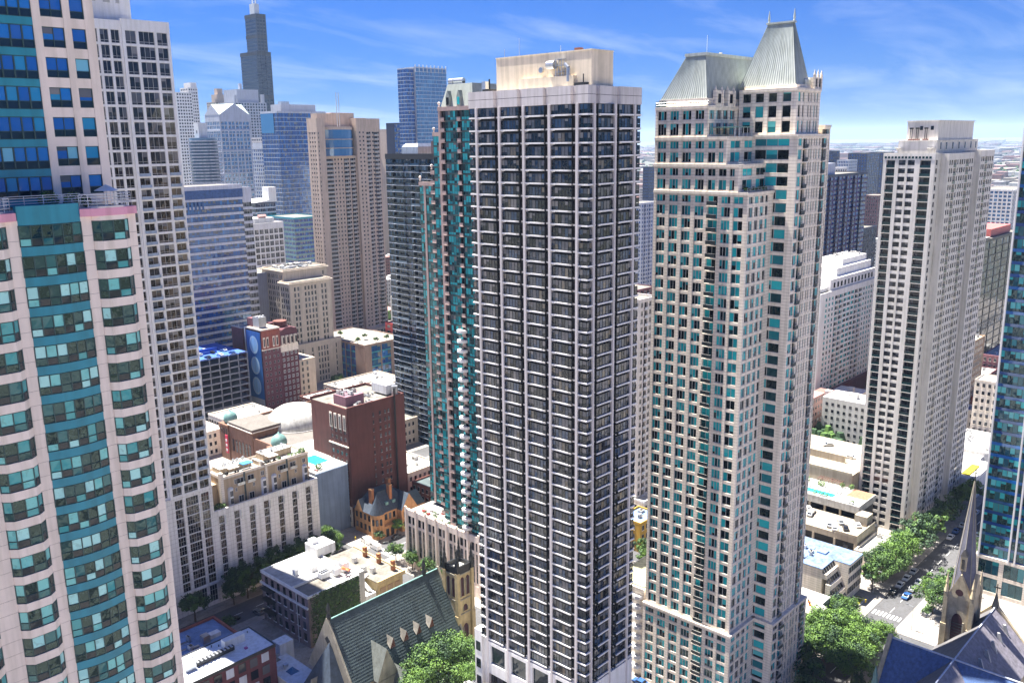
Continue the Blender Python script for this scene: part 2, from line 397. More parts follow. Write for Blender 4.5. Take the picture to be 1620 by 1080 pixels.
M_pool = mat('pool_water', (.03, .5, .55), .08, .1, .4, bump=.15)
M_leaf = [mat('leaf_'+n, c, .7, .35, .5, col2=c2) for n, c, c2 in (('bright', (.055, .14, .02), (.18, .32, .045)), ('mid', (.035, .1, .02), (.11, .21, .035)), ('dark', (.015, .05, .022), (.04, .095, .03)))]
M_bark = mat('bark', (.09, .065, .045), .95, .3, 2)
glass('blind_behind_glass', [(0, (.13, .13, .14)), (.4, (.22, .21, .2)), (.7, (.08, .09, .11))], 1.5, .06, .05, .5)
glass('blind_behind_teal_glass', [(0, (.03, .4, .42)), (.4, (.12, .52, .52)), (.7, (.02, .24, .27))], 1.5, .06, .05, .5)
G_teal = glass('teal_tinted_glass', [(0, (.004, .012, .014)), (.3, (.01, .045, .05)), (.5, (.02, .12, .13)), (.6, (.05, .32, .33)), (.74, (.18, .55, .52)), (.9, (.4, .74, .7))], 1.62, .02, .1, .5, (.7, 1, .98), .3, (.12, .2, .15))
G_tealb = glass('teal_window_glass', [(0, (.003, .006, .01)), (.34, (.006, .04, .05)), (.48, (.015, .17, .2)), (.6, (.02, .36, .39)), (.82, (.03, .48, .5))], 1.5, .03, .1, .6, (.7, 1, 1), .12, (.1, .16, .14))
G_navy = glass('smoky_dark_glass', [(0, (.004, .005, .009)), (.4, (.014, .028, .06)), (.62, (.035, .065, .12)), (.8, (.09, .095, .1)), (.93, (.17, .14, .1))], 1.65, .04, .1, .7, (.85, .93, 1), .3, (.12, .09, .07))
G_low = glass('dark_base_glass', [(0, (.008, .02, .03))], 1.5, .08, .1, .5)
G_blue = glass('blue_mirror_glass', [(0, (.004, .04, .2)), (.5, (.006, .07, .28)), (.8, (.01, .12, .4))], 2.0, .03, .18, .12, (.65, .85, 1))
G_sky = glass('sky_reflecting_glass', [(0, (.03, .13, .3)), (.5, (.05, .19, .38)), (.8, (.1, .28, .48))], 2.1, .05, .1, .1, (.8, .95, 1))
G_brz = glass('bronze_room_glass', [(0, (.004, .004, .006)), (.5, (.02, .02, .03)), (.75, (.06, .045, .035)), (.9, (.12, .1, .08))], 1.45, .03, .15, .6, (1, .95, .9), .3, (.16, .1, .06))
G_blk = glass('black_tower_glass', [(0, (.003, .008, .02)), (.45, (.006, .02, .045)), (.75, (.03, .07, .12)), (.92, (.1, .16, .22))], 1.6, .04, .15, .4, (.8, .95, 1))
G_win = glass('dark_room_glass', [(0, (.01, .013, .02)), (.6, (.03, .035, .045)), (.85, (.1, .1, .11))], 1.45, .05, .1, .5)
G_rail = glass('green_balcony_glass', [(0, (.008, .035, .04)), (.5, (.012, .05, .055))], 1.45, .08, .05, .5)

# ------------------------------------------------------------------ ground, streets, pavements
gm = mat('city_ground', (.2, .18, .165), .95, .4, .012, col2=(.12, .14, .1))
obj('ground', MB().box(-2500, -2500, -3, 45000, 45000, 0, gm, 'b'), kind='structure')
XS = [(-480, -462), (-370, -352), (-260, -242), (-150, -132), (-40, -22), (64, 80), (172, 189.5), (245, 265), (408, 426), (520, 538), (640, 660)]         # streets running north-south
YS = [(-590, -574), (-510, -494), (-425, -409), (-340, -324), (-255, -239), (-170, -154), (-85, -69), (0, 16), (83, 99), (157, 174), (240, 257.5), (311, 328), (404, 419), (496, 512), (578, 595), (690, 706)]  # streets running east-west
b = MB()
for x0, x1 in XS: b.box(x0+3, -700, 0, x1-3, 900, .004, M_asph, 'bflrk')
obj('street', b, kind='structure')
b = MB()
for y0, y1 in YS: b.box(-600, y0+3, 0, 900, y1-3, .008, M_asph, 'bflrk')
obj('cross_street', b, kind='structure')
gx = [-600]+[v for p in XS for v in (p[0], p[1])]+[900]; gy = [-700]+[v for p in YS for v in (p[0], p[1])]+[900]
b = MB()
for i in range(0, len(gx), 2):
    for j in range(0, len(gy), 2):
        x0, x1, y0, y1 = gx[i]-(3 if i else 0), gx[i+1]+3, gy[j]-(3 if j else 0), gy[j+1]+3
        b.box(x0, y0, 0, x1, y1, .13, M_walk, 'b')
obj('pavement', b, kind='structure')
b = MB()
for x in range(120, 520, 9):
    for yy in (91, 165.5, 248.7, 340):
        if not any(a-2 < x < c+2 for a, c in XS): b.box(x, yy-.1, .009, x+4, yy+.1, .014, M_line, 'bflrk')
for y in range(0, 520, 9):
    for xx in (180.7, 255):
        if not any(a-2 < y < c+2 for a, c in YS): b.box(xx-.1, y, .005, xx+.1, y+4, .013, M_line, 'bflrk')
for cxx, y0, y1 in ((270.5, 86.8, 95.6), (192.3, 243.5, 254)):
    y = y0
    while y < y1: b.box(cxx-1.5, y, .009, cxx+1.5, y+.55, .015, M_line, 'bflrk'); y += 1.15
for cyy, x0, x1 in ((237, 176, 186),):
    x = x0
    while x < x1: b.box(x, cyy-1.5, .005, x+.55, cyy+1.5, .015, M_line, 'bflrk'); x += 1.15
obj('road_markings', b, kind='structure')

# ------------------------------------------------------------------ the tall white-and-black tower in the middle
def middle_tower():
    R = thing('apartment_tower', 'tall dark-glass tower with white zigzag floor bands and a beige box on its roof', 'tower', (157, 134, 0))
    fh = 2.85; zt = 157.34; nf = 47; X0, Y0, X1, Y1 = 147.4, 116.5, 166.2, 151.3; NI = .8; W = .64
    ce = [148.9, 141.7, 134.4, 127.0, 119.4]; cn = [149.6, 156.8, 163.8]
    core = mat('dark_core', (.02, .02, .025), .8)
    part('core', MB().box(X0+1.0, Y0+1.0, 20, X1, Y1, zt-.1, core, 'b'), R)
    # outline of the slabs, north side then east side (jogging in beside each column)
    npth = [(X0, Y0), (cn[0]+W/2, Y0)]
    for a in cn[:2]: npth += [(a+W/2, Y0+NI), (a+W/2+1.35, Y0+NI), (a+W/2+1.35, Y0)]
    npth += [(cn[2]+W/2, Y0), (X1, Y0)]
    epth = []
    for i in range(4):
        s, n = ce[i]-W/2, ce[i+1]+W/2
        epth += [(X0, s), (X0, n+1.35), (X0+NI, n+1.35), (X0+NI, n), (X0, n)]
    epth = [(X0, Y1)]+epth
    outl = npth+[(X1, Y1)]+epth
    # parapet: panels following the zigzag
    b = MB(); pts = outl[:]
    b.prism(pts, zt, zt+1.75, M_lilac, cap=True); part('parapet_band', b, R)
    b = MB().prism([(x+(.03 if x < 160 else 0), y+.03) for x, y in pts], zt+1.75, zt+1.85, M_dark, cap=False); part('joint', b, R)
    b = MB().prism(pts, zt+1.85, zt+3.6, M_lilac, top=M_conc); part('parapet', b, R)
    slab_h = .34
    def slab_seg(path, name='slab'):
        """white floor edge along a plan path, relative to its first point"""
        mb = MB(); x0, y0 = path[0]
        for (a, c), (d, e) in zip(path, path[1:]):
            if abs(a-d) > abs(c-e): q = [(min(a, d), c), (max(a, d), c), (max(a, d), c+.9), (min(a, d), c+.9)]
            else: q = [(a, min(c, e)), (a+.9, min(c, e)), (a+.9, max(c, e)), (a, max(c, e))]
            mb.prism([(x-x0, y-y0) for x, y in q], 0, slab_h, M_white)
        return mb
    segs = []
    for i in range(4):
        s, n = ce[i]-W/2, ce[i+1]+W/2
        segs.append([(X0, s), (X0, n+1.35), (X0+NI-.003, n+1.352), (X0+NI, n)])
    segs.append([(X0, Y1), (X0, ce[0]+W/2)])
    for a, c in zip(cn[:2], cn[1:]):
        segs.append([(a+W/2, Y0+NI), (a+W/2+1.35, Y0+NI-.003), (a+W/2+1.352, Y0), (c-W/2, Y0)])
    segs.append([(cn[2]+W/2, Y0), (X1, Y0)])
    corner = [(X0, ce[4]-W/2), (X0, Y0), (cn[0]-W/2, Y0)]
    sm = {}
    for i, sgm in enumerate(segs+[corner]):
        if i == len(segs):
            mb = MB(); mb.prism([(0, 0), (0, Y0-corner[0][1]), (corner[2][0]-X0, Y0-corner[0][1]), (corner[2][0]-X0, Y0-corner[0][1]+.9), (.9, Y0-corner[0][1]+.9), (.9, 0)], 0, slab_h, M_white)
        else: mb = slab_seg(sgm)
        for k in range(nf):
            if k >= 46-[0, 1, 2, 3, 1, 3, 2, 1, 5][min(i, 8)] and i < 4: pass
            inst(R, 'floor_slab', mb, sgm[0][0] if i < len(segs) else X0, sgm[0][1], zt-2.35-k*fh, 0, 7.3 if i < 4 else 5, mn=4, lim=300)
    # glazing: a strip of tall panes over a dark base panel
    def glz(L, n, flip=False, notch=True, v=0):
        def mk():
            rv = random.Random(v*13+n)
            m = MB(); hh = fh-slab_h; lo = .55
            a0, a1 = (0, L) if not notch else ((1.35, L) if flip else (0, L-1.35))
            for i in range(n+1):
                x = a0+(a1-a0)*i/n; m.box(x-.05, -.04, 0, x+.05, .04, hh, M_dark, 'ktb')
            m.box(a0, -.03, lo-.05, a1, .03, lo+.05, M_dark, 'k'); m.box(a0, -.03, hh-.12, a1, .03, hh, M_dark, 'k')
            for i in range(n):
                x0, x1 = a0+(a1-a0)*i/n+.05, a0+(a1-a0)*(i+1)/n-.05; e = random.uniform(-.01, .01)
                m.face([(x0, .02, 0), (x1, .02, 0), (x1, .02, lo-.05), (x0, .02, lo-.05)], M_dark)
                if i in (0, n-1): m.face([(x0, .02, lo+.05), (x1, .02, lo+.05), (x1, .02, 1.3), (x0, .02, 1.3)], G_low); zz = 1.36
                else: zz = lo+.05
                m.face([(x0, .02+e, zz), (x1, .02-e, zz), (x1, .02, hh-.12), (x0, .02, hh-.12)], G_navy)
                if rv.random() < .32: zq = rv.choice((zz, 1.3, 1.7, 1.9)); m.face([(x0, -.0, zq), (x1, -.0, zq), (x1, -.0, hh-.12), (x0, -.0, hh-.12)], MT['blind_behind_glass'])
            if notch:
                if flip:
                    m.face([(0, NI, 0), (1.35, NI, 0), (1.35, NI, hh), (0, NI, hh)], G_blk); m.face([(1.35, NI, 0), (1.35, 0, 0), (1.35, 0, hh), (1.35, NI, hh)], M_dark)
                    m.box(a0+.1, -.12, .02, a0+.85, -.03, .4, M_lilac)
                else:
                    m.face([(L-1.35, NI, 0), (L, NI, 0), (L, NI, hh), (L-1.35, NI, hh)], G_blk); m.face([(L-1.35, 0, 0), (L-1.35, NI, 0), (L-1.35, NI, hh), (L-1.35, 0, hh)], M_dark)
                    m.box(.15, -.14, .02, 1.0, -.03, .42, M_white)
            return m
        return cached(('glz', round(L, 2), n, flip, notch, v), mk)
    for k in range(nf):
        z = zt-k*fh-(fh-slab_h)
        for i in range(4):
            s, n = ce[i]-W/2, ce[i+1]+W/2
            inst(R, 'window', glz(s-n, 6, v=(k*5+i*3) % 7), X0+.35, s, z, -PI/2, 6.3, lim=300)
        inst(R, 'window', glz(Y1-ce[0]-W/2, 2, notch=False), X0+.35, Y1, z, -PI/2, 2.5)
        inst(R, 'window', glz(ce[4]-W/2-Y0-.35, 2, notch=False, v=k % 5), X0+.35, ce[4]-W/2, z, -PI/2, 2.6)
        inst(R, 'window', glz(cn[0]-W/2-X0-.35, 2, notch=False, v=k % 4), X0+.35, Y0+.35, z, 0, 2.6)
        for a, c in zip(cn[:2], cn[1:]): inst(R, 'window', glz(c-a-W, 5, flip=True, v=(k*3+int(a)) % 7), a+W/2, Y0+.35, z, 0, 5.8)
        inst(R, 'window', glz(X1-cn[2]-W/2, 2, notch=False), cn[2]+W/2, Y0+.35, z, 0, 2)
    # columns
    for y in ce: part('column', MB().box(X0-.12, y-W/2, 0, X0+.95, y+W/2, zt-.01, M_lilac), R)
    for x in cn: part('column', MB().box(x-W/2, Y0-.12, 0, x+W/2, Y0+.95, zt-.01, M_lilac), R)
    # penthouse and roof plant
    part('penthouse', MB().box(151, 118.5, zt+3.6, 158.4, 145.7, 168, M_beigep), R)
    part('penthouse_coping', MB().box(150.9, 118.4, 168, 158.5, 145.8, 168.25, M_beigep), R)
    b = MB().box(150, 122.5, zt+3.6, 151, 138, 163.2, M_beigep); part('plinth', b, R)
    b = MB().bar((150.2, 124, 164.8), (150.2, 124, 162), .42, M_steel, 12); b.bar((150.2, 124.9, 165.6), (150.2, 124, 164.8), .42, M_steel, 12); part('bent_duct', b, R)
    b = MB(); b.bar((150.2, 129.6, 165.6), (150.2, 127.6, 165.6), .9, M_steel, 14); part('exhaust_fan', b, R)
    b = MB()
    for dy in (125.6, 127.2):
        for dx in (149.9, 150.8): b.bar((dx, dy, 163.2), (dx, dy, 166.7), .08, M_steel)
    for dz in (164, 165.3, 166.6): b.box(149.85, 125.5, dz, 150.9, 127.3, dz+.1, M_steel)
    part('fan_frame', b, R)
    part('wall_dish', MB().bar((150.9, 132, 164.8), (150.5, 132, 164.8), .6, M_steel, 12), R)
    part('roof_hatch', MB().box(154, 124, 168.25, 155.2, 125.5, 169.1, M_brown), R)
    for yy, zz in ((128, 1.5), (140, 4), (144.5, 2)): part('antenna', MB().bar((152.5, yy, 168.2), (152.5, yy, 168.2+zz), .05, M_wfr), R)
    b = MB().box(149.2, 146.5, zt+3.6, 152, 148.5, zt+4.2, M_black); b.bar((150, 147, zt+3.6), (150, 147, zt+6.4), .25, M_black); b.box(150.3, 148.6, zt+3.6, 151.5, 149.8, zt+6, M_steel); part('rooftop_unit', b, R)
    b = MB().box(149.4, 119, zt+3.6, 150.8, 121.8, zt+4.3, M_black); b.bar((150, 119.8, zt+4.2), (150, 119.8, zt+6), .16, M_black); part('rooftop_unit', b, R)
    # podium: white walls with deep dark openings
    pod = MB().box(X0+.9, Y0+.9, 0, X1, Y1, 23.6, M_white, 'b'); part('podium', pod, R)
    for i in range(4):
        s, n = ce[i]-W/2, ce[i+1]+W/2; zz = 23.4
        part('podium_band', MB().box(X0, n, zz-1, X0+.88, s, zz, M_white), R); b = MB().box(X0, n, zz-9.2, X0+.88, s, zz-6.2, M_white)
        for yq in (n, s-.8): b.box(X0+.004, yq, zz-6.2, X0+.88, yq+.8, zz-1, M_white)
        part('podium_wall', b, R); part('podium_foot', MB().box(X0, n, 0, X0+.88, s, 9, M_white), R)
        part('louvre', MB().box(X0+.5, n+.8, zz-6.2, X0+.86, s-.8, zz-1.0, G_low), R)
        g = MB()
        for q in range(6): g.box(X0+.5, n+.1+q*1.04, 9, X0+.86, n+1.0+q*1.04, 14.1, G_win)
        part('podium_window', g, R)
    for a, c in zip([X0]+cn, cn+[X1]):
        b = MB().box(a+(W/2 if a != X0 else 0), Y0, 0, c-(W/2 if c != X1 else 0), Y0+.88, 23.4, M_white); part('podium_wall', b, R)
        if c-a > 4: part('podium_window', MB().box(a+1.4, Y0-.02, 12, c-1.4, Y0+.1, 18, G_win), R)
    part('wing', MB().box(X0+.2, Y1, 0, X1, Y1+2.6, 25, M_white), R)
    for zz in (4, 9, 14, 19): part('wing_window', MB().box(X0+.12, Y1+.5, zz, X0+.3, Y1+2.1, zz+2.6, G_win), R)
    flush(R)
middle_tower()

# ------------------------------------------------------------------ the cream tower with the mansard roofs
def mansard_tower():
    R = thing('apartment_tower', 'cream stone tower with teal windows, setback terraces and steep grey metal mansard roofs', 'tower', (204, 115, 0))
    W = M_cream; base = dict(D=.6, sp=.76, pier=W, rail=mat('dark_iron', (.03, .04, .045), .5), lim=260, proj=.5, fw=.13)
    S = dict(base, wall=W, glass=G_tealb, frame=M_wfr)
    SB = dict(S); SB['low'] = .42
    fh = 3.17; z0, z1 = 24.6, 137.2
    ROOT = R
    seams = mat('standing_seam_metal', (.5, .53, .48), .45, .06, .5, metal=.2); seamd = mat('seam_metal_dark', (.26, .3, .29), .5, .06, .5)  # darker seam metal stands for the shadow lines along the seams
    def blk(x0, y0, x1, y1, za, zb, Np, Ep, inset=.6, cor=True):
        part('core', MB().box(x0+inset, y0+inset, za, x1, y1, zb, W, 'b'), R)
        n = int(round((zb-za)/fh))
        if Ep: face(R, x0+.004, y1, -PI/2, y1-y0-.004, za, n, (zb-za)/n, Ep, S)
        if Np: face(R, x0, y0, 0, x1-x0, za, n, (zb-za)/n, Np, S)
        b = MB().box(x0-.25, y0-.25, zb-.25, x1, y1, zb+.35, W); b.box(x0-.08, y0-.08, zb-.7, x1, y1, zb-.25, W)
        if cor: part('cornice', b, R)
    e4 = [('p', .75)]+[('w', 2.65, 3), ('p', 1.05)]*3+[('w', 2.65, 3), ('p', 1.0)]
    eb = e4+[('b', 2.8), ('p', .9), ('w', 2.5, 3), ('p', .8), ('w', 2.6, 2), ('p', 1.1)]
    nn = [('p', .8), ('w', 2.0, 2), ('p', .75), ('w', 1.9, 2), ('p', .75), ('w', 1.8, 2), ('p', .75), ('w', 1.5, 1), ('p', .7)]
    n2 = [('p', .6), ('w', 2.1, 2), ('p', .4), ('b', 2.1), ('p', .9)]+[('w', .75, 1), ('p', .5), ('w', .75, 1), ('p', .9)]*2+[('w', .8, 1), ('p', .9), ('b', 1.5), ('w', 1.6, 2), ('p', .5)]
    e2 = [('p', .6), ('w', 3.6, 3), ('p', .8)]
    # lower mass: one block, chamfered look from two volumes
    blk(189.5, 102.4, 216, 129.5, .15, 24.0, nn+[('s', 15)], eb, cor=True)
    blk(202.0, 96.9, 222.3, 110, .15, 24.0, n2, e2)
    blk(190, 103, 216, 129, 24.36, 137.2, nn+[('s', 15)], eb)
    blk(202.5, 97.5, 219.2, 110, 24.36, 150.3, n2, e2)
    blk(219.2, 98.6, 222.6, 108, 24.36, 152.5, [('b', 1.4), ('w', 1.8, 2), ('p', .4)], None)
    blk(190, 105.6, 216, 129, 137.2, 143.6, nn, e4+[('w', 2.2, 2), ('p', .8), ('w', 2.2, 2), ('p', .8), ('w', 1.4, 2), ('p', 1)])
    blk(190, 109, 216, 129, 143.6, 150.0, nn, e4+[('w', 2.2, 2), ('p', .8), ('w', 1.4, 2), ('p', .8)])
    blk(190, 114.3, 216, 129, 150.0, 157.2, [('p', .8), ('w', 2.2, 3), ('p', .8), ('w', 2.2, 3), ('p', .8), ('w', 2.2, 3), ('p', .8), ('w', 2.2, 3), ('p', .8), ('s', 12)], e4)
    blk(204, 99, 216.6, 114, 150.3, 161, [('p', .8), ('w', 1.1, 1), ('p', .8), ('w', .8, 1), ('p', 1.6)]+[('w', .7, 1), ('p', .5), ('w', .7, 1), ('p', 1)]*2, [('p', .8), ('w', 2, 1), ('p', 1), ('w', 2, 1), ('p', 1), ('w', 2, 1), ('p', 1.2), ('w', 2, 1), ('p', 1.2)])
    # horizontal rustication lines over the middle piers
    # roofs
    def seamroof(pts0, pts1, za, zb, name):
        b = MB(); b.prism(pts0, za, zb, seams, pts2=pts1)
        part(name, b, R)
        s = MB()
        for (a, c, p, q) in ((pts0[3], pts0[0], pts1[3], pts1[0]), (pts0[0], pts0[1], pts1[0], pts1[1])):
            L = math.dist(a, c); n = max(3, int(L/.62))
            for i in range(n+1):
                t = i/n; A = (a[0]+(c[0]-a[0])*t, a[1]+(c[1]-a[1])*t, za); B = (p[0]+(q[0]-p[0])*t, p[1]+(q[1]-p[1])*t, zb)
                s.bar(A, B, .085, seamd)
        o = part('standing_seam', s, R); o['kind'] = 'stuff'
    pr_ = lambda x0, y0, x1, y1: [(x0, y0), (x1, y0), (x1, y1), (x0, y1)]
    part('attic', MB().box(190.7, 114.9, 157.5, 216, 128.5, 159.3, W), R)
    seamroof(pr_(191, 115.2, 221, 128.2), pr_(193.2, 117.3, 219.5, 122.6), 159.3, 169.2, 'mansard_roof')
    part('roof_cap', MB().box(192.9, 117.0, 169.2, 219.8, 122.9, 169.9, seams), R)
    part('attic', MB().box(205.2, 99.8, 161.3, 216, 113.4, 162.2, W), R)
    seamroof(pr_(205.8, 100.3, 213, 115), pr_(209.0, 103.4, 209.9, 109.8), 162.2, 176.6, 'mansard_roof')
    part('ridge_cap', MB().box(208.7, 103.0, 176.6, 210.1, 110.2, 177.0, seams), R)
    for y in (103.3, 109.8): part('finial', MB().lathe(209.4, y, [(.35, 177), (.2, 177.4), (.32, 177.8), (.05, 179.8)], seams, 8), R)
    for y in (110.5, 112.5, 114): part('roof_vent', MB().cyl(203, 118.5+y-110, 169.9, 170.5, .35, M_cream, 8), R)
    part('antenna', MB().bar((195.5, 118.4, 169.9), (195.5, 118.4, 174), .05, M_rail), R)
    # dormers with arched windows
    for x in (194.8, 200.3):
        d = MB().box(x-1.1, 114.1, 157.5, x+1.1, 116.6, 160.4, W)
        d.prism([(x-1.1+.0, 114.1), (x+1.1, 114.1), (x+1.1, 116.9), (x-1.1, 116.9)], 160.4, 161.1, W, pts2=[(x-.5, 114.1), (x+.5, 114.1), (x+.5, 116.9), (x-.5, 116.9)])
        o = part('dormer', d, R)
        b = MB().box(x-.6, 114.0, 158.2, x+.6, 114.15, 160.3, G_win); obj('dormer_window', local(b, R), o)
        for s in (-1.45, 1.45): part('dormer_pier', MB().box(x+s-.28, 113.9, 157.5, x+s+.28, 114.9, 161.2, W).lathe(x+s, 114.4, [(.35, 161.2), (.25, 161.6), (.05, 162.2)], W, 6), R)
    # corner belvedere with arches
    b = MB().box(213.2, 99.2, 161.3, 216.8, 103, 164.0, W); part('belvedere', b, R)
    for x in (214.0, 215.9): part('arched_window', MB().box(x-.55, 99.1, 161.8, x+.55, 99.25, 163.7, G_win), R)
    for x in (213.1, 214.95, 216.8): part('finial', MB().box(x-.22, 98.9, 161.3, x+.22, 99.4, 164.6, W).lathe(x, 99.15, [(.3, 164.6), (.2, 165), (.03, 165.8)], W, 6), R)
    part('barrel_vault', MB().bar((210.2, 101.5, 162.6), (213.2, 101.5, 162.6), 1.5, seams, 14), R)
    # terrace rails and canopy
    def rail(x0, y0, x1, y1, z, h=1.05, m=M_rail, n=None):
        b = MB(); L = math.hypot(x1-x0, y1-y0); n = n or int(L/1.7)+1
        for i in range(n+1):
            t = i/n; b.bar((x0+(x1-x0)*t, y0+(y1-y0)*t, z), (x0+(x1-x0)*t, y0+(y1-y0)*t, z+h), .04, m)
        for q in (.45, 1): b.bar((x0, y0, z+h*q), (x1, y1, z+h*q), .04, m)
        return b
    part('terrace_rail', rail(190.2, 129, 190.2, 114.4, 157.55, m=M_steel), R)
    part('terrace_rail', rail(190.2, 114.4, 203.5, 114.1, 157.55, m=M_steel), R)
    part('terrace_rail', rail(190.2, 105.8, 202, 105.8, 143.9, m=M_steel), R)
    part('terrace_rail', rail(190.2, 103.2, 202, 103.2, 137.5, m=M_steel), R)
    part('glass_screen', MB().box(190.3, 126.2, 157.6, 190.4, 129.2, 158.9, G_rail), R)
    b = MB().box(192.5, 107, 150.2, 200.5, 113.2, 150.35, M_copper); part('canopy_roof', MB().prism([(192, 108), (200.5, 108), (200.5, 114.2), (192, 114.2)], 149.8+2.6, 149.8+2.8, M_copper, pts2=[(192, 108), (200.5, 108), (200.5, 114.2), (192, 114.2)]), R)
    for x in (192.2, 194.2, 196.2, 198.2, 200.3): part('canopy_post', MB().bar((x, 108.2, 150.2), (x, 108.2, 152.4), .07, M_rail), R)
    for x, y, z in ((191.6, 104.2, 137.6), (194.5, 104, 137.6), (197.5, 104.1, 137.6), (199.5, 104, 137.6)):
        inst(R, 'planter_shrub', LEAFBALL, x, y, z, x, 1.2)
    flush(R)
LEAFBALL = MB()
for _i in range(60):
    a, bb = random.uniform(0, 6.28), random.uniform(-.3, 1.5); r = random.uniform(.3, .75)
    c = Vector((math.cos(a)*math.cos(bb)*r, math.sin(a)*math.cos(bb)*r, .4+math.sin(bb)*r)); u = Vector((random.gauss(0, 1), random.gauss(0, 1), random.gauss(0, 1))).normalized(); v = u.orthogonal().normalized()
    LEAFBALL.face([c+u*.22, c+v*.22, c-u*.22, c-v*.22], M_leaf[random.randint(0, 2)])
mansard_tower()
def rail_mb(x0, y0, x1, y1, z, h=1.05, m=None, step=1.7, bars=(.3, .55, .8, 1), r=.035):
    b = MB(); m = m or M_rail; L = math.hypot(x1-x0, y1-y0); n = int(L/step)+1
    for i in range(n+1):
        t = i/n; b.bar((x0+(x1-x0)*t, y0+(y1-y0)*t, z), (x0+(x1-x0)*t, y0+(y1-y0)*t, z+h), r, m)
    for q in bars: b.bar((x0, y0, z+h*q), (x1, y1, z+h*q), r, m)
    return b
def slat(R, pts, z0, z1, m, name='wall'): part(name, MB().prism(pts, z0, z1, m), R)

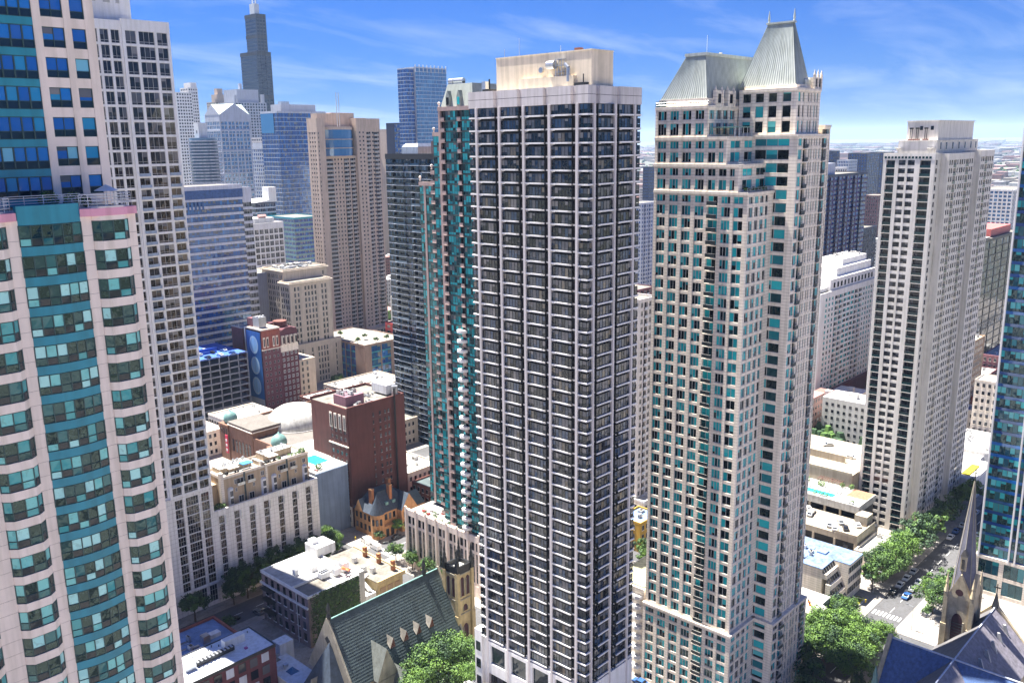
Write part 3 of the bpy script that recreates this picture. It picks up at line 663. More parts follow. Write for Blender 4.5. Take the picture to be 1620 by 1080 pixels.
# ------------------------------------------------------------------ the near tower on the left: rosy precast bays and curved teal bays
def left_tower():
    R = thing('apartment_tower', 'nearest tower, rosy angled bays beside curved teal bays, with a railed terrace near its top', 'tower', (25, 105, 0))
    Y = 91.0; fh = 2.9; zt = 143.9; nf = 32; zb = zt-1.0-nf*fh
    M_j = mat('joint_shadow', (.18, .13, .12), .9)
    part('core', MB().box(-12, Y+.7, 0, 40.6, 118, zt-1.2, mat('dark_core', (.02, .02, .025)), 'b'), R)
    part('side_wall', MB().box(40.2, Y+.72, 0, 40.7, 118, zt-.6, M_pink, 'b'), R)
    # plan rhythm, from right (west) to left (east)
    bays = []; x = 40.7
    for k in range(5):
        bays += [('p', x-.85, x), ('pink', x-.85-3.55, x-.85), ('p', x-5.5, x-4.4), ('teal', x-5.5-5.7, x-5.5), ('p', x-12.3, x-11.2), ('pink', x-15.85, x-12.3)]
        x -= 15.85
        if k == 0: bays += [('p', x-1.1, x)]; x -= 1.1
    def trap(w, dep): return [(0, 0), (w*.2, -dep), (w*.8, -dep), (w, 0)]
    def arc(w, dep, n=7): return [(w*i/n, -dep*math.sin(PI*i/n)) for i in range(n+1)]
    def band(path, h, m, back=.68, lip=0):
        mb = MB(); P = path+[(path[-1][0], back), (path[0][0], back)]
        mb.prism([(a, b_-lip if i < len(path) else b_) for i, (a, b_) in enumerate(P)], 0, h, m); return mb
    def frames(path, h, low=.78):
        mb = MB()
        for i, (a, c) in enumerate(path): mb.box(a-.05, c-.05, 0, a+.05, c+.06, h, M_mull, 'tb')
        for (a, c), (d, e) in zip(path, path[1:]):
            for z in (.04, low, h-.05): mb.bar((a, c, z), (d, e, z), .05, M_mull)
        return mb
    def pane(p, q, z0, z1, g, o=0):
        mb = MB(); d = Vector((q[0]-p[0], q[1]-p[1])).normalized()*.055; e = [random.uniform(-.012, .012) for _ in range(4)]
        mb.face([(p[0]+d.x, p[1]+d.y+.01+e[0], z0), (q[0]-d.x, q[1]-d.y+.01+e[1], z0), (q[0]-d.x, q[1]-d.y+.01+e[2], z1), (p[0]+d.x, p[1]+d.y+.01+e[3], z1)], g); return mb
    hw = 2.03; kinds = {}
    for kind, w, dep, path in (('pink', 3.55, .62, [(0, 0), (.62, -.62), (1.78, -.66), (2.93, -.62), (3.55, 0)]), ('teal', 5.7, .5, arc(5.7, .5, 6))):
        bm = M_pink if kind == 'pink' else M_teal
        kinds[kind] = (band(path, fh-hw, bm, lip=.1 if kind == 'pink' else .04), frames(path, hw),
                       [[('pane', pane(p, q, .1, .72, G_low if i % 2 else G_teal), (0, 0, 0)) for i, (p, q) in enumerate(zip(path, path[1:]))]+
                        [('pane', pane(p, q, .84, hw-.1, G_teal), (0, 0, 0)) for p, q in zip(path, path[1:])] for v in range(3)], bm, path)
    for kd, a, c in bays:
        if kd == 'p':
            # pier built of stacked precast panels, one per floor and a half-height joint
            mb = cached(('lp', round(c-a, 2)), lambda: MB().box(0, -.0, .03, c-a, .68, fh/2-.0, M_pink).box(0, 0, fh/2+.03, c-a, .68, fh, M_pink).box(.02, .03, 0, c-a-.02, .68, .03, M_j).box(.02, .03, fh/2, c-a-.02, .68, fh/2+.03, M_j))
            for f in range(nf): inst(R, 'pier_panel', mb, a, Y, zb+f*fh, 0, fh, mn=6)
            part('pier_cap', MB().box(a, Y, zb+nf*fh, c, Y+.68, zt-.55, M_pink), R)
        else:
            bd, fr, pv, bm, path = kinds[kd]
            for f in range(nf):
                inst(R, 'spandrel', bd, a, Y, zb+f*fh, 0, 3.5, mn=6)
                inst(R, 'window', fr, a, Y, zb+f*fh+(fh-hw), 0, 3.5, subs=pv[f % 3], mn=6)
            top = band(path, 1.35 if kd == 'pink' else 1.8, bm, lip=.12 if kd == 'pink' else .0)
            inst(R, 'parapet_band', top, a, Y, zb+nf*fh, 0, 3.5, mn=4)
            if kd == 'pink':
                pp = [(p_[0]-(1.1 if i == 0 else -1.0 if i == 4 else 0), p_[1]) for i, p_ in enumerate(path)]
                inst(R, 'cerise_band', band(pp, .75, M_cerise, lip=.16), a, Y, zt-.55, 0, 3.5, mn=4)
    part('terrace_floor', MB().box(-12, Y+.5, zt-1.15, 40.4, 118, zt+.1, M_conc), R)
    # white rails following the bays
    for kd, a, c in bays:
        if kd == 'pink' and a > 5:
            for (p, q) in (((a-.9, Y+.3), (a+.5, Y-.5)), ((a+.5, Y-.5), (c-.5, Y-.5)), ((c-.5, Y-.5), (c+.7, Y+.3)), ((c+.7, Y+.3), (c+.7, Y+5))): part('terrace_rail', rail_mb(*p, *q, zt+.25, 1.3, step=.9), R)
        if kd == 'teal' and a > 5: part('terrace_rail', rail_mb(a-.6, Y+.9, c+.6, Y+.9, zt+.65, 1.0, step=1.8), R)
    # set-back top
    U = 97.0; z0 = zt+.1; n2 = 13; fz = z0+.3
    part('upper_core', MB().box(-8, U+.5, z0, 41.2, 116, fz+n2*fh, M_pink, 'b'), R)
    G_sk = glass('sky_blue_lit_glass', [(0, (.01, .1, .4)), (.4, (.01, .16, .5)), (.7, (.02, .24, .45)), (.9, (.2, .5, .6))], 1.8, .02, .08, .3, (.8, .95, 1))  # blue base colours stand in for the sky reflected in these panes
    S = dict(D=.5, sp=.95, wall=M_pink, glass=G_sk, frame=M_mull, rail=M_rail, low=.36, rec=.2, fw=.07, lim=150, glass2=G_low, pname='pier')
    for a, c, pt in ((35.2, 41.25, [('p', .85), ('w', 2.15, 2), ('p', .72), ('w', 1.4, 1), ('p', .95)]), (21.6, 27.6, [('p', .9), ('w', 1.4, 1), ('p', .75), ('w', 2.1, 2), ('p', .85)])):
        face(R, a, U, 0, c-a, fz, n2, fh, pt, S)
    S2 = dict(S, wall=M_teal, span=M_teal, sp=.72, pier=M_mull)
    face(R, 27.6, U-.25, 0, 7.6, fz, n2, fh, [('w', 1, 1)]*7, S2)
    face(R, 6, U-.25, 0, 15.6, fz, n2, fh, [('w', 1, 1)]*13, S2)
    part('roof_slab', MB().box(-8, U-.3, fz+n2*fh, 41.3, 116, fz+n2*fh+1.2, M_pink), R)
    flush(R)
    for x, y, r, l in ((33.8, 94.6, .95, 'dark clipped round shrub on the near tower terrace, under the teal windows'), (35.9, 94.2, .85, 'bright clipped round shrub on the terrace of the near tower, beside the rosy pier'), (37.6, 95.2, .6, 'small dark shrub on the terrace of the near tower, below the paired windows')):
        o = obj('terrace_shrub', bush_mesh(r), None, (x, y, zt+.1)); tag(o, l, 'shrub')
    o = obj('terrace_parasol', MB().bar((0, 0, 0), (0, 0, 2.0), .04, M_rail).cyl(0, 0, 1.6, 2.2, 1.2, M_rail, 10, .05)); o.location = (39.5, 94.5, zt+.1)
    tag(o, 'white parasol open on the railed terrace of the near left tower', 'parasol')
def bush_mesh(r, n=240, mats=None):
    b = MB(); rd = random.Random(int(r*100)+n); ms = mats or M_leaf
    b.cyl(0, 0, 0, r*.6, r*.1, M_bark, 5)
    for _ in range(n):
        d = Vector((rd.gauss(0, 1), rd.gauss(0, 1), rd.gauss(0, 1))).normalized()*r*rd.uniform(.75, 1); d.z = d.z*.9+r
        u = Vector((rd.gauss(0, 1), rd.gauss(0, 1), rd.gauss(0, 1))).normalized(); v = u.orthogonal().normalized(); s = r*.16
        b.face([d+u*s, d+v*s, d-u*s, d-v*s], ms[rd.randint(0, len(ms)-1)])
    return b
left_tower()

# ------------------------------------------------------------------ white tower with townhouses on its podium
def white_tower():
    R = thing('apartment_tower', 'slim white gridded tower with small balconies, rising from a white podium with townhouses', 'tower', (122, 275, 0))
    Y = 260.0; S = dict(D=1.0, sp=.62, wall=M_white, glass=G_brz, frame=M_wfr, rail=mat('blue_grey_rail', (.3, .38, .5), .4), low=.2, fw=.1, rec=.35, lim=290, slab=M_white)
    part('core', MB().box(95, Y+1.5, 0, 132.1, 292, 184, M_white, 'b'), R)
    pr = [('p', .85), ('w', 3.05, 2), ('p', .8), ('w', 4.5, 3), ('p', .8), ('w', 3.1, 2), ('p', .8)]
    pl = [('p', .7), ('w', 2.4, 2)]*7+[('p', .5)]
    jl = lambda f, u: abs(u-5) > 2.2 and f > 0
    S1 = dict(S); S1['juliet'] = jl
    face(R, 118.0, Y, 0, 14.1, 41.0, 31, 3.33, pr, S1)
    face(R, 118.0, Y, 0, 14.1, 41.0+31*3.33, 9, 4.2, pr, dict(S, glass=G_win))
    face(R, 96, Y+.7, 0, 22.0, 41.0, 31, 3.33, pl, dict(S, D=.8))
    face(R, 96, Y+.7, 0, 22.0, 41.0+31*3.33, 9, 4.2, pl, dict(S, D=.8, glass=G_win))
    zc = 41+31*3.33+9*4.2
    part('parapet', MB().box(118, Y-.03, zc, 132.15, Y+1.5, 185.1, M_white), R); part('parapet', MB().box(95, Y+.65, zc, 118, Y+1.6, 184.6, M_white), R)
    part('roof_deck', MB().box(95, Y+1.52, 184, 131.9, 291, 184.4, M_roof), R)
    part('side_wall', MB().box(132.1, Y+1.02, 39, 132.5, 292, 184.9, M_white), R)
    part('mechanical_floor', MB().box(100, 264, 184.4, 123, 285, 193, M_white), R)
    for x, w_ in ((112.2, 1), (115.3, 1.9), (118.9, 1)): part('vent_louvre', MB().box(x, 263.9, 189.6, x+w_, 264.1, 191, M_conc), R)
    part('belt', MB().box(99.9, 263.88, 191.7, 123.1, 285.1, 192.1, M_white), R)
    # tower base with three tall glass strips
    pb = [('p', 1.2), ('w', 2.6, 3), ('p', 1.1), ('w', 4.2, 5), ('p', 1.0), ('w', 2.7, 3), ('p', 1.2)]
    face(R, 118, Y, 0, 14.1, 8, 10, 3.2, pb, dict(S, wall=M_pod, pier=M_pod, sp=.25, glass=G_brz, low=0, nh=2, fw=.08))
    face(R, 118, Y, 0, 14.1, 0, 1, 7.4, pb, dict(S, wall=M_pod, pier=M_pod, sp=1.4, glass=G_win, low=0, nh=3))
    part('ledge', MB().box(95, Y-.2, 7.4, 132.1, Y+1, 8, M_pod), R)
    part('base_wall', MB().box(96, Y+.02, .1, 118, Y+1.4, 7.4, M_pod), R)
    for x in range(98, 117, 4):
        g = MB().box(x, Y-.03, 2.2, x+2.4, Y+.1, 6.2, G_win)
        for q in range(5): g.box(x+q*.58, Y-.08, 2.2, x+q*.58+.08, Y-.02, 6.2, M_pod)
        part('base_window', g, R)
    part('base_wall', MB().box(96, Y+.05, 8, 118, Y+1.4, 41, M_pod), R)
    part('base_band', MB().box(118, Y+.02, 40, 132.1, Y+1.4, 41, M_pod), R)
    # podium
    part('podium', MB().box(132.1, Y+.9, 0, 172.6, 297, 31.0, M_pod, 'b'), R)
    cx_ = [134.6, 140.2, 145.9, 151.5, 157.2, 162.8, 168.4]; u = []; x = 132.1
    for c in cx_: u += [('p', c-1.0-x), ('w', 2.0, 3)]; x = c+1.0
    u.append(('p', 172.6-x))
    face(R, 132.1, Y, 0, 40.5, 7.0, 8, 2.9, u, dict(S, wall=M_pod, pier=M_pod, D=.9, sp=.22, glass=G_brz, low=0, nh=2, fw=.07))
    part('podium_head', MB().box(132.1, Y, 30.2, 172.6, Y+.88, 32.3, M_pod), R)
    part('podium_side', MB().box(171.9, Y+.9, 31.0, 172.62, 297, 32.3, M_pod), R)
    part('podium_foot', MB().box(132.1, Y+.01, .13, 172.6, Y+.88, 7.0, M_pod), R)
    part('podium_roof', MB().box(132.6, Y+.89, 31.0, 171.9, 297, 31.2, M_roofw), R)
    for x in (136, 141.6, 147.2, 152.9, 158.5, 164.2, 170): part('wall_lamp', MB().box(x-.1, Y-.25, 27, x+.1, Y, 30, M_steel), R)
    # townhouses
    H = 263.2; TB = mat('buff_stucco', (.46, .35, .24), .85, .08, .4); z0 = 31.2; zt = 41.0
    part('townhouse_wall', MB().box(137.4, H, z0, 171.4, 274, zt, TB, 'b'), R)
    part('townhouse_side', MB().box(133.2, H+4, z0, 137.4, 273.6, 38.5, TB), R)
    for a, c, q, e in ((137.3, H-.08, 171.5, H+.3), (137.3, 273.8, 171.5, 274.1), (137.3, H+.3, 137.6, 273.8), (171.2, H+.3, 171.5, 273.8)): part('townhouse_parapet', MB().box(a, c, zt, q, e, zt+.9, M_cream), R)
    part('townhouse_roof', MB().box(137.6, H+.3, zt, 171.2, 273.8, zt+.08, M_roofw), R)
    for x in (145.7, 162.5): part('party_recess', MB().box(x-.35, H-.12, z0, x+.35, H-.09, zt+.6, M_slate), R)
    part('pilaster', MB().box(153.7, H-.3, z0, 154.5, H, zt+.9, M_cream), R)
    for k, x0 in enumerate((137.6, 146.2, 154.4, 163)):
        fl = k % 2
        bx, sx, dx = (x0+1.6, x0+4.3, x0+5.6) if not fl else (x0+5.6, x0+2.4, x0+1.0)
        b = MB(); 
        b.prism([(bx, H), (bx+.4, H-.8), (bx+1.6, H-.8), (bx+2, H)], z0, z0+5.9, M_white); part('bay_window', b, R)
        for zz in (z0+.8, z0+3.4):
            g = MB()
            for q in range(3): g.box(bx+.45+q*.38, H-.85, zz, bx+.75+q*.38, H-.78, zz+1.9, G_win)
            part('bay_glass', g, R)
        b = MB(); b.prism([(bx-.1, H), (bx+.3, H-.95), (bx+1.7, H-.95), (bx+2.1, H)], z0+5.9, z0+6.5, M_rail, pts2=[(bx+.5, H), (bx+.8, H-.3), (bx+1.2, H-.3), (bx+1.5, H)]); part('bay_roof', b, R)
        def win(x, z, w_, h_, fr=M_rail):
            b = MB().box(x-.1, H-.09, z-.1, x+w_+.1, H-.02, z+h_+.1, fr); b.box(x, H-.12, z, x+w_, H-.1, z+h_, G_win); b.box(x+w_/2-.04, H-.15, z, x+w_/2+.04, H-.12, z+h_, fr); part('window', b, R)
        win(dx-.2, z0+6.8, 2.2, 1.9); part('juliet_balcony', MB().box(dx-.5, H-.7, z0+6.3, dx+2.3, H-.1, z0+6.45, M_white).box(dx-.5, H-.74, z0+6.45, dx+2.3, H-.7, z0+7.3, M_steel), R)
        win(sx if fl == 0 else bx+.3, z0+7.2, 1.1, 1.5); win(sx+.2, z0+4.4, .6, 1.2); win(dx, z0+.3, 1.7, 2.2)
    for x0, x1, y0, y1, h_ in ((139.5, 151.5, 268, 273, 1.8), (156.5, 168, 268.5, 273.2, 2.4), (152.9, 153.9, 263.4, 270, 1.6)): part('roof_box', MB().box(x0, y0, zt+.08, x1, y1, zt+h_, TB).box(x0-.05, y0-.05, zt+h_, x1+.05, y1+.05, zt+h_+.12, M_roofw), R)
    for i in range(26):
        x = random.choice([random.uniform(140, 151), random.uniform(157, 167)]); y = random.uniform(268.6, 272.6); inst(R, 'roof_vent', m_box(.5, .5, .8, M_steel), x, y, zt+1.9 if x < 152 else zt+2.5, random.random(), .8)
    part('chimney', MB().box(136.9, 263.1, z0, 138.0, 264.6, zt+2.3, M_cream), R)
    part('chimney', MB().box(152.4, 263.6, zt, 153.4, 264.6, zt+2.3, M_cream), R)
    def pergola(x, y, m, l):
        b = MB()
        for q in ((0, 0), (3.4, 0), (0, 2.8), (3.4, 2.8)): b.bar((q[0], q[1], 0), (q[0], q[1], 2.3), .08, M_wfr)
        b.box(-.2, -.2, 2.3, 3.6, 3.0, 2.5, m); o = obj('pergola', b, None, (x, y, zt+.08)); tag(o, l, 'canopy')
    pergola(141.2, 264.4, M_cream, 'cream canopy on the roof terrace at the left end of the townhouses')
    pergola(146.6, 264.8, mat('blue_awning', (.03, .22, .55), .7), 'bright blue canopy on the roof terrace of the townhouses')
    pergola(156.6, 264.6, M_cream, 'cream pergola on the planted roof terrace at the right of the townhouses')
    for i in range(16):
        x = random.choice([random.uniform(139, 152), random.uniform(155, 162)]); inst(R, 'patio_chair', m_box(.6, .6, .8, M_dark), x, random.uniform(263.8, 267.3), zt+.1, random.random(), .8)
    flush(R)
    SL = ['shrub left end of the planted right-hand terrace', 'second shrub of the planted right-hand terrace', 'third shrub of the planted right-hand terrace', 'tall yellow-green shrub by the right corner', 'shrub behind the tall corner one', 'small shrub beside the cream pergola', 'big leafy shrub on the podium ledge by the white tower', 'second big shrub on the podium ledge', 'small shrub tucked against the white tower', 'shrub beside the side wall of the first townhouse', 'shrub further back along the first townhouse', 'small shrub below the first bay window', 'small shrub below the second bay window', 'small shrub below the third bay window', 'small shrub at the right corner of the podium edge']
    for i, (x, y, z, r) in enumerate(((164.6, 264.4, zt, .9), (166.2, 264.2, zt, 1.0), (168, 264.3, zt, .9), (169.6, 264.5, zt, 1.3), (170.6, 265.6, zt, 1.1), (161, 266, zt, .7), (135, 261.8, 31.2, 1.5), (136.6, 262.2, 31.2, 1.2), (133.8, 262.4, 31.2, .9), (134.4, 266, 31.2, .8), (134.6, 268.5, 31.2, .9), (141.2, 261.8, 31.2, .5), (149.5, 261.8, 31.2, .5), (158.2, 261.9, 31.2, .5), (170.4, 261.9, 31.2, .5))):
        o = obj('roof_shrub', bush_mesh(r, 150), None, (x, y, z))
        tag(o, 'green '+SL[i]+' among the townhouses', 'shrub', 'shrubs around the podium townhouses')
white_tower()

# ------------------------------------------------------------------ stepped green glass tower behind the white-and-black one
def green_tower():
    M_rp = mat('dusky_rose_precast', (.45, .33, .3), .75, .08, .4)
    G_tealg = glass('green_tower_glass', [(0, (.004, .03, .035)), (.22, (.015, .14, .15)), (.42, (.02, .32, .34)), (.66, (.04, .5, .52))], 1.6, .03, .12, .5, (.7, 1, 1), .2, (.15, .25, .2))
    R = thing('apartment_tower', 'stepped teal glass tower with rosy piers and pale mansard cap, left of the dark-glass tower', 'tower', (205, 212, 0))
    S = dict(D=.7, sp=.4, wall=M_rp, span=M_mull, glass=G_tealg, frame=M_mull, rail=M_rp, slab=M_rp, low=.3, fw=.07, proj=.35, lim=150, glassb=G_win)
    def blk(x0, y0, x1, y1, z0, z1, Ep, fh=3.2, cap=True):
        part('core', MB().box(x0+.7, y0+.5, z0, x1, y1, z1, M_dark, 'b'), R); n = int(round((z1-1.2-z0)/fh))
        face(R, x0, y1, -PI/2, y1-y0, z0, n, (z1-1.2-z0)/n, Ep, S)
        part('parapet', MB().box(x0-.1, y0, z1-1.2, x1, y1+.1, z1, M_rp), R)
    blk(191.9, 195.5, 214, 210.6, 22.5, 160.5, [('p', .8), ('b', 1.8), ('w', 4.6, 5), ('b', 1.4), ('w', 3.6, 4), ('p', .4)])
    blk(193.6, 210.6, 214, 215.2, 22.5, 153, [('w', 2.2, 2), ('p', .8)])
    blk(196.6, 215.2, 216, 220, 22.5, 141, [('b', 2.4), ('w', 1.6, 1), ('p', .6)])
    blk(201.4, 220, 218, 231.5, 22.5, 137, [('w', 2.0, 2), ('p', .9), ('w', 5, 4), ('b', 2.0), ('p', .7)])
    sm = mat('pale_metal_roof', (.3, .33, .3), .6, .06, .4)
    b = MB(); P = [(192.6, 196), (213, 196), (213, 210), (192.6, 210)]; b.prism(P, 160.5, 167.2, sm, pts2=[(194.2, 197.5), (211, 197.5), (211, 208.3), (194.2, 208.3)]); part('mansard_roof', b, R)
    for y in (206.4, 201.6):
        d = MB(); d.box(192.2, y-.8, 160.6, 194, y+.8, 163.4, sm); d.prism([(192.2, y-.8), (194.6, y-.8), (194.6, y+.8), (192.2, y+.8)], 163.4, 165.2, sm, pts2=[(192.2, y-.05), (194.6, y-.05), (194.6, y+.05), (192.2, y+.05)])
        o = part('dormer', d, R); obj('dormer_window', local(MB().box(192.08, y-.5, 161, 192.2, y+.5, 163.2, G_tealb), R), o)
    for y, z in ((210.5, 161), (215, 153.5), (220, 142), (231.3, 138)): part('pier_ball', MB().lathe(192.4 if y < 212 else 194 if y < 216 else 197 if y < 221 else 201.8, y, [(.3, z-.6), (.2, z), (.45, z+.4), (.4, z+.8), (.05, z+1.1)], M_pink, 8), R)
    for y, h_ in ((204, 1.2), (206, 1.6), (208.3, 1.1)): part('roof_fan', MB().bar((196, y-1, 168.2), (196, y+1, 168.2), .8, M_steel, 12).box(195.4, y-1, 167.2, 196.6, y+1, 168, M_steel), R)
    # lower bowed balconies
    for k in range(22):
        z = 23.5+k*3.2; mb = cached('bow', lambda: MB().prism([(-1.3, .7), (-1.7, 1.4), (-1.7, 2.8), (-1.3, 3.6), (0, 4), (0, .2)], 0, .9, M_white))
        inst(R, 'bowed_balcony', mb, 191.9, 199.8, z, 0, 3.4)
    # podium
    part('podium', MB().box(191.5, 190, 0, 226, 233, 21, M_pink, 'b'), R)
    SP = dict(D=.5, sp=1.0, wall=M_pink, glass=G_win, frame=M_wfr, rail=M_rail, rec=.2, fw=.08, low=0)
    face(R, 191, 233, -PI/2, 43, 15.8, 1, 4.2, ([('p', .9), ('w', 1.5, 1), ('p', .7), ('w', 1.5, 1), ('p', .7)], 8), SP)
    face(R, 191, 233, -PI/2, 43, 4.2, 1, 11.6, ([('p', .9), ('w', 1.5, 2), ('p', .7), ('w', 1.5, 2), ('p', .7)], 8), dict(SP, nh=5))
    part('podium_base', MB().box(190.9, 190, .1, 191.4, 233.1, 4.2, M_pink), R)
    part('podium_cornice', MB().box(190.7, 190, 20, 191.6, 233.3, 22.3, M_pink), R)
    for i in range(9): part('buttress', MB().box(190.55, 190.2+i*5.3, 0, 191.0, 191.0+i*5.3, 23.2, M_pink), R)
    part('podium_roof', MB().box(191.6, 190, 21, 226, 233, 21.2, M_roofw), R)
    for i in range(8): inst(R, 'patio_set', m_box(1.2, .9, .7, mat('red_cushion', (.5, .06, .05)) if i % 3 == 0 else M_wfr), random.uniform(192.5, 199), random.uniform(219, 232), 21.2, random.random()*3, 1.2)
    flush(R)
    for i, (x, y, r) in enumerate(((193, 225, .8), (194.8, 222, .9), (193.2, 219.5, .7), (192.8, 216.4, .8), (195.5, 229, .6), (192.9, 212.5, .7))):
        tag(obj('terrace_shrub', bush_mesh(r, 140), None, (x, y, 21.2)), 'green shrub on the rosy podium terrace, %s' % ('near the red cushions', 'against the teal glass', 'at the parapet buttress', 'by the terrace corner', 'deepest at the left end', 'closest to the dark-glass tower')[i], 'shrub', 'shrubs on the rosy podium terrace')
green_tower()

# ------------------------------------------------------------------ other tall towers nearby
M_gpan = mat('grey_beige_precast', (.8, .75, .68), .75, .06, .4)
R = thing('apartment_tower', 'pale beige tower on the right with glass-railed balconies and dish antennas on its roof', 'tower', (360, 118, 0))
SB = dict(D=1.3, sp=1.15, rail=G_rail, slab=M_gpan, low=.4, fw=.09, proj=.02, lim=230, core=M_gpan)
gE = [('p', 1.1), ('b', 3.0), ('p', 1.3), ('w', 2.35, 2), ('p', .75), ('w', 2.35, 2), ('p', 1.8), ('b', 3.6), ('p', 1.3)]
tower('', '', '', 335, 109.7, 341.5, 127.7, 0, 143.0, 2.95, M_gpan, G_win, M_dark, Np=[('p', 1.2), ('w', 1.8, 1), ('p', 3.5)], Ep=gE, root=R, top=1.6, par=2.5, **SB)
nN = [('p', 1.2), ('w', 1.5, 1), ('p', .8), ('w', 1.5, 1), ('p', .9), ('b', 3.2), ('p', .8), ('w', 1.3, 1), ('p', 1.4), ('w', 1.6, 1), ('p', .8), ('w', 1.6, 1), ('p', 1.2), ('w', 1.3, 1), ('p', .9), ('b', 3.4), ('p', .8)]
tower('', '', '', 341.5, 107.2, 371, 127.7, 0, 142.8, 2.95, M_gpan, G_win, M_dark, Np=nN+[('w', 1.5, 1), ('p', 1), ('w', 1.5, 1), ('p', 2)], Ep=[('p', .5), ('s', 20)], root=R, top=1.6, par=2.5, **SB)
tower('', '', '', 371, 105.2, 388, 127.7, 0, 143.4, 2.95, M_gpan, G_win, M_dark, Np=[('p', 1), ('w', 1.6, 1), ('p', .8), ('w', 1.6, 1), ('p', 1.1), ('b', 3), ('p', .8), ('w', 1.5, 1), ('p', .8), ('w', 1.5, 1), ('p', 1.2), ('w', 1.4, 1), ('p', 1)], Ep=[('p', .5), ('s', 22)], root=R, top=1.6, par=2.5, **SB)
part('upper_block', MB().box(339, 111, 142.5, 386, 124.2, 148.0, M_gpan), R)
part('upper_block_coping', MB().box(338.8, 110.8, 148.0, 386.2, 124.4, 148.3, M_gpan), R)
part('penthouse', MB().box(341.5, 111.6, 148.3, 381, 122.4, 154.8, M_gpan), R)
part('penthouse_coping', MB().box(341.2, 111.3, 154.8, 381.3, 122.7, 155.2, M_gpan), R)
for y, h_ in ((120.5, 4.2), (118.4, 4.2), (115.4, 4.2)):
    b = MB()
    for q in (-.3, .3): b.bar((340.4, y+q, 148.3), (340.4, y+q, 148.3+h_), .13, M_black)
    b.box(340.1, y-.6, 152.2, 340.8, y+.6, 152.7, M_black); b.box(339.8, y-.9, 148.3, 341, y+.9, 148.7, M_brown); part('exhaust_stack', b, R)
for y in (116.9, 113.2): part('penthouse_window', MB().box(341.35, y, 151.8, 341.5, y+1, 153.2, G_win), R)
for y in (123.6, 112.5):
    b = MB(); b.lathe(337.2, y, [(.1, 144.6), (1.1, 145.6), (1.25, 145.7)], M_rail, 12); b.bar((337.2, y, 142.9), (337.2, y, 144.8), .1, M_steel); part('dish_antenna', b, R)
for i in range(14): part('frieze_vent', MB().box(334.9, 110.9+i*1.2, 141.9, 334.96, 111.7+i*1.2, 142.7, G_rail), R)
for xx in (343, 349, 356, 363, 370, 377, 383): part('upper_window', MB().box(xx, 110.9, 145, xx+1.1, 111.02, 147.4, G_win), R)
flush(R)

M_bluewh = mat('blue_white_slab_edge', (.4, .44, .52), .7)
R = tower('apartment_tower', 'dark navy glass tower with thin white balcony edges, left of the teal glass tower', 'tower', 284, 298, 316, 351, 0, 144.5, 3.15, M_black, G_blk, M_dark,
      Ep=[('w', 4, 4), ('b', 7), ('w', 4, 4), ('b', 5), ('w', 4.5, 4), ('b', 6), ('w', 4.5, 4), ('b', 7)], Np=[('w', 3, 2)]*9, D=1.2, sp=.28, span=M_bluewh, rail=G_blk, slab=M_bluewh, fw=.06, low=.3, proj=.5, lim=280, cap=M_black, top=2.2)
part('chiller', MB().box(288, 331, 144.5, 298, 343, 148.0, M_steel).prism([(288, 331), (298, 331), (298, 343), (288, 343)], 148.0, 149.6, M_steel, pts2=[(289.5, 332.5), (298, 332.5), (298, 341.5), (289.5, 341.5)]), R)
part('lift_house', MB().box(292, 309, 144.5, 304, 326, 150.5, mat('mauve_brown_panel', (.13, .09, .1), .8)), R)
part('satellite_dish', MB().lathe(289, 316, [(.1, 146.2), (.9, 147), (1, 147.1)], M_rail, 10), R)
flush(R)

G_tealr = glass('dark_teal_curtain_wall', [(0, (.004, .02, .03)), (.5, (.006, .04, .06)), (.75, (.01, .08, .12)), (.94, (.02, .2, .24))], 1.7, .03, .2, .3, (.7, .95, 1), .35, (.05, .2, .18))  # blotches mixed into the colour stand for broken reflections
R = tower('office_tower', 'teal glass tower cut by the right picture edge, with white fins and pale stone base', 'tower', 306, 38, 345, 75.5, 13, 190, 3.9, mat('dark_grey_curtain_wall', (.1, .11, .12), .5), G_tealr, M_mull,
      Ep=([('w', 1.5, 1)]*5, 5), Np=None, D=.6, sp=1.0, fw=.06, lim=250, span=G_blue, rail=M_rail)
for y in (75.2, 66.2, 64.4, 56, 54, 46): part('fin', MB().box(305.2, y-.2, 13, 306.1, y+.25, 190, M_white), R)
face(R, 305.5, 75.8, -PI/2, 38, .15, 2, 6.2, ([('p', .8), ('w', 1.9, 1), ('w', 1.9, 1), ('w', 1.9, 1), ('p', .5)], 5), dict(wall=M_cream, glass=G_tealr, frame=M_mull, D=.6, sp=1.3, rail=M_rail, fw=.08))
part('base_block', MB().box(306.1, 38, .1, 345, 75.7, 12.6, M_cream), R); part('base_cornice', MB().box(305.3, 38, 12.55, 345, 76, 13.7, M_cream), R)
flush(R)
M_lim = mat('warm_grey_limestone', (.55, .47, .38), .85, .1, .3)
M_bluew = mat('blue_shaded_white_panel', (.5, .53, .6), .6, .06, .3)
M_navy = mat('navy_metal', (.02, .03, .07), .5, .1, .4)
